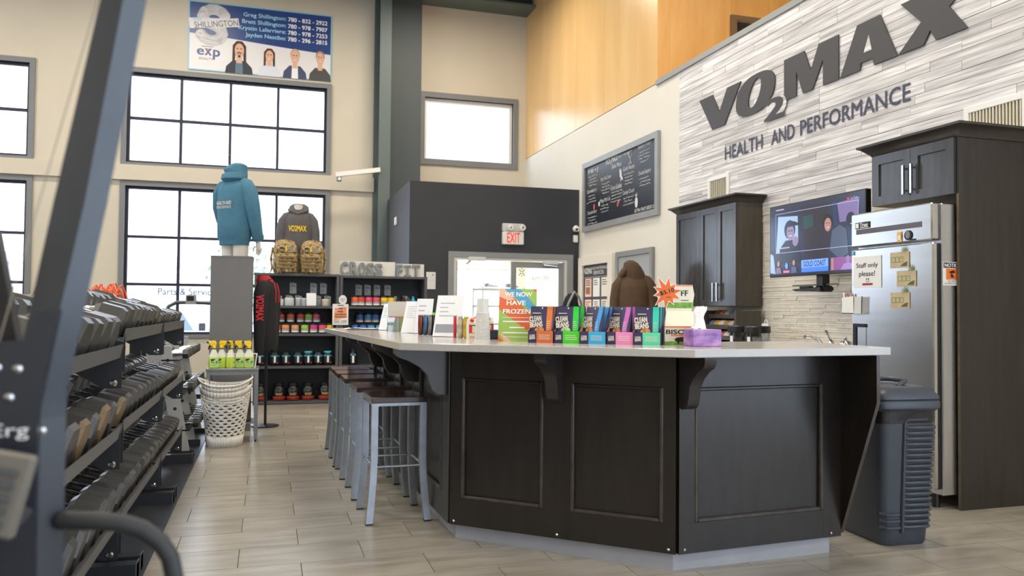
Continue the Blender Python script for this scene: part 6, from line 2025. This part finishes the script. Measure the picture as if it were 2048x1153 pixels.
q = MB()
NAVYC = mat('navy_towel', (40, 42, 78), 0.95, var=0.25, scale=12, bump=0.3)
rings_ = []
for f, kf in ((0.02, 0.86), (0.3, 0.9), (0.52, 0.9), (0.60, 0.75), (0.64, 0.4)):
    rings_.append([(p_[0] * kf * (1 + 0.03 * math.sin(3 * j + 9 * f)), p_[1] * kf * (1 + 0.03 * math.cos(4 * j + 7 * f)), p_[2] + 0.012 * math.sin(2.3 * j) * (f > 0.5)) for j, p_ in enumerate([bk(2 * PI * c / 24, f) for c in range(24)])])
q.loft(rings_, NAVYC)
o = obj('laundry', q, None, (-0.345, 7.66, 0.0), R(-3))
tag(o, 'heap of navy towels inside the white basket', 'towels')

# ---- dumbbell racks ----
RKM = mat('rack_black', (30, 31, 36), 0.42)
RKG = mat('rack_tray_grey', (86, 86, 88), 0.38)
DBH = mat('dumbbell_rubber', (58, 57, 55), 0.34, var=0.18, scale=14, rnd=0.18)
DBR = mat('dumbbell_rust', (112, 92, 66), 0.6, var=0.35, scale=26)
def head():
    q = MB()
    rings = []
    for x, k in ((0.0, 0.80), (0.16, 1.0), (0.84, 1.0), (1.0, 0.84)):
        rings.append([(x, k * math.cos(PI * i / 3), k * math.sin(PI * i / 3)) for i in range(6)])
    q.loft(rings, DBH)
    return q
def head_r():
    q = MB()
    rings = []
    for x, k in ((0.0, 0.80), (0.16, 1.0), (0.84, 1.0), (1.0, 0.84)):
        rings.append([(x, k * math.cos(PI * i / 3), k * math.sin(PI * i / 3)) for i in range(6)])
    q.loft(rings[:3], DBH, cap=False)
    q.loft(rings[2:], DBR)
    q.loft(rings[:2], DBH)
    return q
def dumbbell(label, x, y, z, r, hl, gap, tilt, rust=False):
    t = thing('dumbbell', label, 'dumbbell', (x, y, z), 0, 'hex dumbbells on the racks', rot=(random.uniform(-0.06, 0.06), tilt, random.uniform(-0.05, 0.05)))
    a = obj('head', shared('db_head_r' if rust else 'db_head', head_r if rust else head), t, (gap / 2, 0, 0))
    a.scale = (hl, r, r)
    b = obj('head', shared('db_head', head), t, (-gap / 2, 0, 0))
    b.scale = (-hl, r, r)
    obj('handle', shared('db_handle', lambda: MB().tube([(-0.07, 0, 0), (-0.03, 0, 0), (0, 0, 0), (0.03, 0, 0), (0.07, 0, 0)], [0.014, 0.016, 0.018, 0.016, 0.014], CHROME, 10)), t)
TIL = R(16)
def rack(name_label, y0, y1, tops, n, r, which):
    t = thing('dumbbell_rack', name_label, 'rack', (0, 0, 0), 0, 'dumbbell racks')
    for y in (y0 + 0.03, y1 - 0.03):
        obj('upright', MB().box(-1.02, -0.94, y - 0.03, y + 0.03, 0.06, tops[0] + 0.02, RKM), t)
        obj('foot', MB().box(-1.30, -0.545, y - 0.035, y + 0.035, 0.004, 0.075, RKM).box(-0.549, -0.545, y - 0.04, y + 0.04, 0.004, 0.08, RKG), t)
    for k, zt in enumerate(tops):
        xf, xb = -0.645, -0.985
        dz = math.tan(TIL) * (xf - xb)
        q = MB()
        q.add([(xf, y0, zt - 0.045), (xf, y1, zt - 0.045), (xb, y1, zt - 0.045 + dz), (xb, y0, zt - 0.045 + dz), (xf, y0, zt - 0.05), (xf, y1, zt - 0.05), (xb, y1, zt - 0.05 + dz), (xb, y0, zt - 0.05 + dz)], [(0, 1, 2, 3), (7, 6, 5, 4), (0, 4, 5, 1), (3, 2, 6, 7), (0, 3, 7, 4), (1, 5, 6, 2)], RKG)
        q.add([(xf, y0, zt - 0.05), (xf, y1, zt - 0.05), (xf + 0.012, y1, zt + 0.012), (xf + 0.012, y0, zt + 0.012), (xf + 0.004, y0, zt - 0.05), (xf + 0.004, y1, zt - 0.05), (xf + 0.016, y1, zt + 0.012), (xf + 0.016, y0, zt + 0.012)], [(0, 1, 2, 3), (7, 6, 5, 4), (2, 6, 7, 3), (0, 3, 7, 4), (1, 5, 6, 2)], RKG)
        tr = obj('tray', q, t)
        for y in (y0 + 0.002, y1 - 0.008):
            br_ = obj('bracket', MB().prism([(xf + 0.012, zt), (xf + 0.012, zt - 0.19), (xf - 0.06, zt - 0.19), (xb, zt - 0.12 + dz), (xb, zt - 0.05 + dz), (xf, zt - 0.05)], y, y + 0.006, RKM), t)
            obj('bolt', MB().lathe([(0.016, 0), (0.016, 0.006), (0.01, 0.012)], CHROME, 10, M=Matrix.Translation((xf - 0.02, y, zt - 0.165)) @ Matrix.Rotation(R(90), 4, 'X')), br_)
        nn = n
        for i in range(nn):
            y = y0 + (y1 - y0) * (i + 0.5) / nn
            rr_ = r * random.uniform(0.93, 1.05) * (1.0 if k < 2 else 1.06)
            xm = (xf + xb) / 2 - 0.032
            zm = zt - 0.045 + math.tan(TIL) * (xf - xm) + rr_ * 0.868 + 0.003
            dumbbell('hex dumbbell, %s from near end, %s tier of %s rack' % (ORD[i], ('top', 'middle', 'bottom')[k], which), xm, y, zm, rr_, 0.115 + rr_ * 0.25, 0.125, TIL, rust=(which == 'nearest' and k == 1 and i in (nn - 2, nn - 4)) or (which == 'second' and k == 1 and i == 0))
rack('nearest black three-tier dumbbell rack at the left edge', 2.66, 4.05, (1.055, 0.685, 0.275), 7, 0.098, 'nearest')
rack('second black three-tier dumbbell rack beside the aisle', 4.12, 5.52, (1.125, 0.70, 0.28), 8, 0.086, 'second')
rack('third black three-tier dumbbell rack near the basket', 5.60, 6.90, (1.125, 0.70, 0.28), 10, 0.066, 'third')
# small light grey dumbbell tree
LGR = mat('light_grey_upright', (170, 170, 166), 0.45)
t = thing('dumbbell_stand', 'light grey frame rack of small dumbbells behind the basket', 'rack', (0, 0, 0))
for y in (7.15, 7.75, 8.45):
    q = MB()
    q.add([(-0.60, y, 0.05), (-0.72, y, 0.05), (-0.86, y, 0.92), (-0.76, y, 0.92), (-0.60, y + 0.05, 0.05), (-0.72, y + 0.05, 0.05), (-0.86, y + 0.05, 0.92), (-0.76, y + 0.05, 0.92)], [(0, 1, 2, 3), (7, 6, 5, 4), (0, 3, 7, 4), (1, 5, 6, 2), (2, 6, 7, 3), (0, 4, 5, 1)], LGR)
    u = obj('upright', q, t)
    for k in range(4):
        z = 0.2 + k * 0.2
        obj('bolt_hole', MB().cyl((-0.66 - (z - 0.05) * 0.155, y - 0.002, z), (-0.66 - (z - 0.05) * 0.155, y + 0.002, z), 0.014, BLACK, 10), u)
    obj('foot', MB().box(-1.05, -0.56, y, y + 0.05, 0.004, 0.05, RKM), t)
for k, z in enumerate((0.22, 0.52, 0.80)):
    xo = -0.66 - (z - 0.05) * 0.155 + 0.07
    tr = obj('tray', MB().bar((xo - 0.05, 7.15, z), (xo - 0.05, 8.5, z), 0.14, 0.012, RKM), t)
    for i in range(9):
        dumbbell('small black dumbbell, %s from near end, %s tier of grey stand' % (ORD[i], ('bottom', 'middle', 'top')[k]), xo - 0.02, 7.24 + i * 0.145, z + 0.05, 0.045, 0.05, 0.11, 0)
# training tools behind the racks
ORG = mat('orange_tubing', (236, 96, 40), 0.45)
t = thing('storage_bin', 'blue storage bin on a black stand behind the racks', 'bin', (-1.75, 8.25, 0))
obj('stand', MB().box(0, 0.04, 0, 0.04, 0, 1.06, RKM).box(0.56, 0.60, 0, 0.04, 0, 1.06, RKM).box(0, 0.04, 0.46, 0.5, 0, 1.06, RKM).box(0.56, 0.60, 0.46, 0.5, 0, 1.06, RKM).box(0, 0.6, 0, 0.5, 1.04, 1.06, RKM).box(0, 0.6, 0, 0.5, 0.5, 0.52, RKM), t)
BLB = mat('blue_bin', (36, 84, 170), 0.45, var=0.15, scale=8)
obj('bin', MB().loft([[(0.06, 0.05, 1.06), (0.54, 0.05, 1.06), (0.54, 0.45, 1.06), (0.06, 0.45, 1.06)], [(0.02, 0.02, 1.28), (0.58, 0.02, 1.28), (0.58, 0.48, 1.28), (0.02, 0.48, 1.28)]], BLB), t)
q = MB()
random.seed(11)
for k in range(22):
    cx_, cy_ = random.uniform(0.10, 0.42), random.uniform(0.1, 0.4)
    L = random.uniform(0.08, 0.2)
    a = random.uniform(0, PI)
    zt = random.uniform(1.33, 1.47)
    pts = [(cx_ + L * (s - 0.5) * math.cos(a), cy_ + L * (s - 0.5) * math.sin(a), 1.285 + (zt - 1.285) * math.sin(PI * s) + random.uniform(-0.01, 0.015)) for s in (0, 0.2, 0.4, 0.6, 0.8, 1.0)]
    q.tube(pts, 0.0075, ORG, 6)
o = tag(obj('resistance_bands', q, None, (-1.75, 8.25, 0)), 'tangle of orange resistance tubing in the blue bin', 'bands')
tag(obj('blue_box', MB().rbox(-1.40, -1.22, 7.55, 7.9, 0.62, 0.86, 0.01, BLB).box(-1.41, -1.21, 7.54, 7.91, 0.86, 0.885, mat('blue_lid', (60, 110, 190), 0.4)).box(-1.45, -1.17, 7.5, 7.95, 0.0, 0.62, RKM)), 'blue lidded box on a black plinth behind the racks', 'box')
# checker plate panels
CKP = mat('checker_plate', (176, 180, 186), 0.35, 0.6, var=0.5, scale=60, stretch=(1, 1, 1))
tag(obj('plate_panel', MB().box(-1.62, -0.98, 11.2, 11.24, 0.004, 0.86, CKP)), 'silver checker plate panel below the main window', 'panel')
# cardio machine with arched handle bar
GM = mat('machine_grey_tube', (92, 94, 100), 0.35, 0.6)
t = thing('cardio_machine', 'grey exercise machine with arched bar before the window', 'machine', (0, 10.4, 0))
obj('handle_bar', MB().tube([(-1.19, 0, 0.75), (-1.19, 0, 1.06), (-1.175, 0, 1.16), (-1.13, 0, 1.25), (-1.05, 0, 1.295), (-0.9, 0, 1.30), (-0.72, 0, 1.295), (-0.62, 0, 1.285), (-0.54, 0, 1.23), (-0.50, 0, 1.1), (-0.50, 0, 0.75)], 0.022, GM, 10), t)
cs = obj('console', MB().rbox(-0.94, -0.82, -0.06, 0.0, 1.275, 1.39, 0.008, mat('console_grey', (150, 152, 150), 0.4)), t)
obj('display', MB().rect(-0.925, -0.845, 1.315, 1.375, -0.0605, INK), cs)
obj('shroud', MB().rbox(-1.27, -1.12, -0.08, 0.10, 0.85, 1.12, 0.02, WHITE).cyl((-1.2, -0.085, 1.06), (-1.2, -0.078, 1.06), 0.025, BLACK), t)
obj('base_frame', MB().bar((-1.19, -0.5, 0.06), (-1.19, 0.7, 0.06), 0.08, 0.1, RKM).bar((-0.50, -0.5, 0.06), (-0.50, 0.7, 0.06), 0.08, 0.1, RKM).bar((-1.19, 0, 0.06), (-1.19, 0, 0.8), 0.06, 0.06, RKM).bar((-0.50, 0, 0.06), (-0.50, 0, 0.8), 0.06, 0.06, RKM).bar((-1.19, 0.6, 0.1), (-0.5, 0.6, 0.1), 0.06, 0.06, RKM), t)

# ---- rowing-style trainer in the foreground ----
NV = mat('machine_navy_black', (36, 40, 48), 0.35, var=0.05, scale=6)
NVL = mat('machine_navy_gloss', (46, 54, 64), 0.22, 0.0, var=0.12, scale=9)
t = thing('ski_trainer', 'dark ski trainer machine mast close to the camera at left', 'machine', (0, 0, 0))
def sqring(p, ax, w, d, ang):
    ax = Vector(ax).normalized()
    a = Vector((math.cos(ang), math.sin(ang), 0))
    a = (a - ax * a.dot(ax)).normalized()
    b = ax.cross(a)
    return [tuple(Vector(p) + a * x * w / 2 + b * y * d / 2) for x, y in ((-1, -1), (1, -1), (1, 1), (-1, 1))]
def mring(z, l, m_, r_, yl=1.235, ym=1.2, yr=1.225):
    return [(l * yl / 1.2, yl, z), (m_, ym, z), (r_ * yr / 1.2, yr, z), ((l + r_) / 2 + 0.004, yl + 0.035, z)]
q = MB()
q.loft([mring(0.0, -0.325, -0.285, -0.250), mring(1.09, -0.325, -0.288, -0.2545)], NV)
obj('post', q, t)
q = MB()
q.loft([mring(1.09, -0.325, -0.288, -0.2545), mring(1.13, -0.318, -0.284, -0.253), mring(1.383, -0.276, -0.238, -0.2105), mring(1.66, -0.227, -0.197, -0.169), mring(1.95, -0.176, -0.152, -0.127)], NVL)
obj('mast', q, t)
q = MB()
q.prism([(-0.52, 0.6), (-0.2845, 0.6), (-0.2845, 1.10), (-0.279, 1.135), (-0.262, 1.235), (-0.285, 1.235), (-0.305, 1.195), (-0.52, 1.175)], 1.186, 1.199, NV)
pl = obj('side_plate', q, t)
obj('lettering', MB().text('SkiErg', -0.2945, 1.076, 0.085, 0.022, 1.1855, mat('erg_white', (226, 226, 226), 0.5), bold=0.008, align='R'), pl)
for x, z in ((-0.333, 1.160), (-0.309, 1.158), (-0.318, 1.121)):
    obj('bolt', MB().lathe([(0.006, 0), (0.006, 0.0015), (0.0035, 0.003)], CHROME, 10, M=Matrix.Translation((x, 1.186, z)) @ Matrix.Rotation(R(90), 4, 'X')), pl)
obj('bolt', MB().lathe([(0.006, 0), (0.006, 0.0015), (0.0035, 0.003)], CHROME, 10, M=Matrix.Translation((-0.283, 1.2, 1.075)) @ Matrix.Rotation(R(90), 4, 'X')), t)
mo = thing('performance_monitor', 'grey monitor with green screen on the foreground machine', 'monitor', (-0.337, 1.10, 1.022), 0, rot=(R(-8), R(12), R(-6)))
obj('case', MB().rbox(-0.09, 0.062, 0, 0.02, -0.05, 0.05, 0.004, mat('monitor_grey', (104, 100, 92), 0.5)), mo)
obj('screen', MB().rect(-0.08, 0.018, -0.04, 0.034, -0.0008, mat('lcd_green', (116, 160, 84), 0.3, emit=0.25)), mo)
for k in range(5):
    obj('button', MB().rbox(0.028, 0.05, -0.004, 0.0, -0.038 + k * 0.015, -0.028 + k * 0.015, 0.001, mat('button_grey', (72, 74, 76), 0.5)), mo)
obj('bracket', MB().bar((-0.02, 0.02, 0.0), (0.05, 0.07, -0.03), 0.02, 0.02, BLACK).rbox(-0.06, 0.03, 0.0, 0.02, -0.085, -0.055, 0.004, mat('cradle_grey', (84, 82, 76), 0.5)), mo)
FOAM = mat('black_foam', (38, 40, 42), 0.6)
obj('handle_tube', MB().tube([(-0.262, 1.22, 0.950), (-0.215, 1.2, 0.951), (-0.185, 1.2, 0.947), (-0.158, 1.2, 0.936), (-0.136, 1.2, 0.918), (-0.122, 1.2, 0.895), (-0.115, 1.2, 0.86), (-0.113, 1.2, 0.75)], 0.0125, FOAM, 12), t)
obj('base', MB().box(-0.34, -0.20, 0.9, 1.9, 0.0, 0.05, NV).box(-0.60, 0.0, 1.15, 1.25, 0.0, 0.05, NV), t)
obj('pull_cord', MB().cyl((-0.345, 1.2, 1.15), (-0.18, 1.2, 1.87), 0.0009, mat('cord_grey', (150, 140, 124), 0.7)), t)
obj('flywheel_cover', MB().loft([sqring((-0.345, 1.28, 1.10), (-0.12, 0, 1), 0.06, 0.03, 0), sqring((-0.385, 1.28, 1.34), (-0.2, 0, 1), 0.05, 0.03, 0)], BLACK), t)
# ================= outside =================
ASPH = mat('asphalt', (150, 150, 152), 0.8, var=0.1, scale=0.6)
struct('ground_outside', MB().box(-60, 60, YA + 0.3, 90, -0.85, -0.65, ASPH))
OW = mat('dealer_white', (232, 233, 236), 0.6)
t = thing('dealer_building', 'white car dealer building across the street outside', 'building', (0, 45, 0))
obj('wall', MB().box(-16, 4, 0, 8, -0.65, 3.4, OW), t)
obj('parapet', MB().box(-16.2, 4.2, -0.2, 8.2, 3.4, 3.9, mat('dealer_band', (220, 222, 228), 0.6)), t)
obj('lettering', MB().text('Parts & Service', -4.02, 2.05, 2.8, 0.36, -0.01, mat('sign_blue_grey', (44, 50, 70), 0.6), bold=0.02), t)
obj('service_door', MB().box(-9.5, -6.5, -0.03, 0.02, -0.65, 2.6, mat('service_door_grey', (190, 196, 206), 0.6)), t)
def truck(label, x, y, rz, c):
    t = thing('pickup_truck', label, 'truck', (x, y, -0.65), rz, 'parked vehicles outside')
    k = mat('truck_' + label.split()[0], c, 0.3)
    q = MB()
    def sec(y_, w, z0, z1, wt):
        return [(-w / 2, y_, z0), (w / 2, y_, z0), (w / 2, y_, (z0 + z1) / 2 + 0.1), (wt / 2, y_, z1), (-wt / 2, y_, z1), (-w / 2, y_, (z0 + z1) / 2 + 0.1)]
    q.loft([sec(0, 1.8, 0.4, 0.95, 1.6), sec(0.15, 1.95, 0.35, 1.05, 1.7), sec(1.4, 1.98, 0.35, 1.12, 1.75), sec(5.4, 1.98, 0.4, 1.12, 1.9)], k)
    obj('body', q, t)
    q = MB()
    q.loft([[(-0.85, 1.3, 1.1), (0.85, 1.3, 1.1), (0.9, 3.6, 1.1), (-0.9, 3.6, 1.1)], [(-0.66, 2.0, 1.75), (0.66, 2.0, 1.75), (0.7, 3.4, 1.75), (-0.7, 3.4, 1.75)]], k)
    cb_ = obj('cab', q, t)
    GLZ = mat('truck_glass', (78, 96, 108), 0.1)
    obj('windshield', MB().add([(-0.76, 1.37, 1.16), (0.76, 1.37, 1.16), (0.6, 1.94, 1.71), (-0.6, 1.94, 1.71)], [(0, 1, 2, 3)], GLZ, Matrix.Translation((0, -0.012, 0.01))), cb_)
    obj('grille', MB().box(-0.55, 0.55, -0.03, 0.02, 0.55, 0.9, mat('truck_grille', (50, 52, 56), 0.4)), t)
    for sx in (-1, 1):
        obj('headlight', MB().box(sx * 0.72 - 0.14, sx * 0.72 + 0.14, -0.01, 0.12, 0.7, 0.9, mat('headlight_grey', (180, 186, 192), 0.2)), t)
        obj('mirror', MB().rbox(sx * 1.08 - 0.1, sx * 1.08 + 0.1, 1.5, 1.6, 1.15, 1.4, 0.02, BLACK), t)
        for wy in (0.9, 4.3):
            obj('wheel', MB().lathe([(0.2, -0.12), (0.37, -0.12), (0.37, 0.12), (0.2, 0.12)], BLACK, 18, M=Matrix.Translation((sx * 0.88, wy, 0.37)) @ Matrix.Rotation(R(90), 4, 'Y')), t)
truck('white pickup truck parked outside the main window', -2.3, 25.0, R(24), (226, 228, 232))
truck('blue pickup truck parked outside the left window', -9.6, 26.0, R(-10), (84, 106, 146))
t = thing('street_tree', 'small leafy tree outside behind the pedestal', 'tree', (-0.95, 32, -0.65))
obj('trunk', MB().cyl((0, 0, 0), (0.1, 0, 2.4), 0.12, mat('bark', (120, 110, 100), 0.9), 8, 0.06), t)
LV = mat('pale_leaf', (146, 164, 138), 0.8)
q = MB()
random.seed(5)
for k in range(700):
    a, b = random.uniform(0, 2 * PI), random.uniform(-1, 1)
    rr_ = random.random() ** 0.5
    px, py, pz = rr_ * 1.3 * math.cos(a) * (1 - b * b) ** 0.5, rr_ * 1.3 * math.sin(a) * (1 - b * b) ** 0.5, 2.9 + 1.9 * rr_ * b
    d = Vector((random.gauss(0, 1), random.gauss(0, 1), random.gauss(0, 1))).normalized() * 0.12
    e_ = Vector((random.gauss(0, 1), random.gauss(0, 1), random.gauss(0, 1))).normalized() * 0.07
    c_ = Vector((px, py, pz))
    q.add([c_ - d, c_ + e_, c_ + d, c_ - e_], [(0, 1, 2, 3)], LV)
o = obj('foliage', q, t)
o['kind'] = 'stuff'
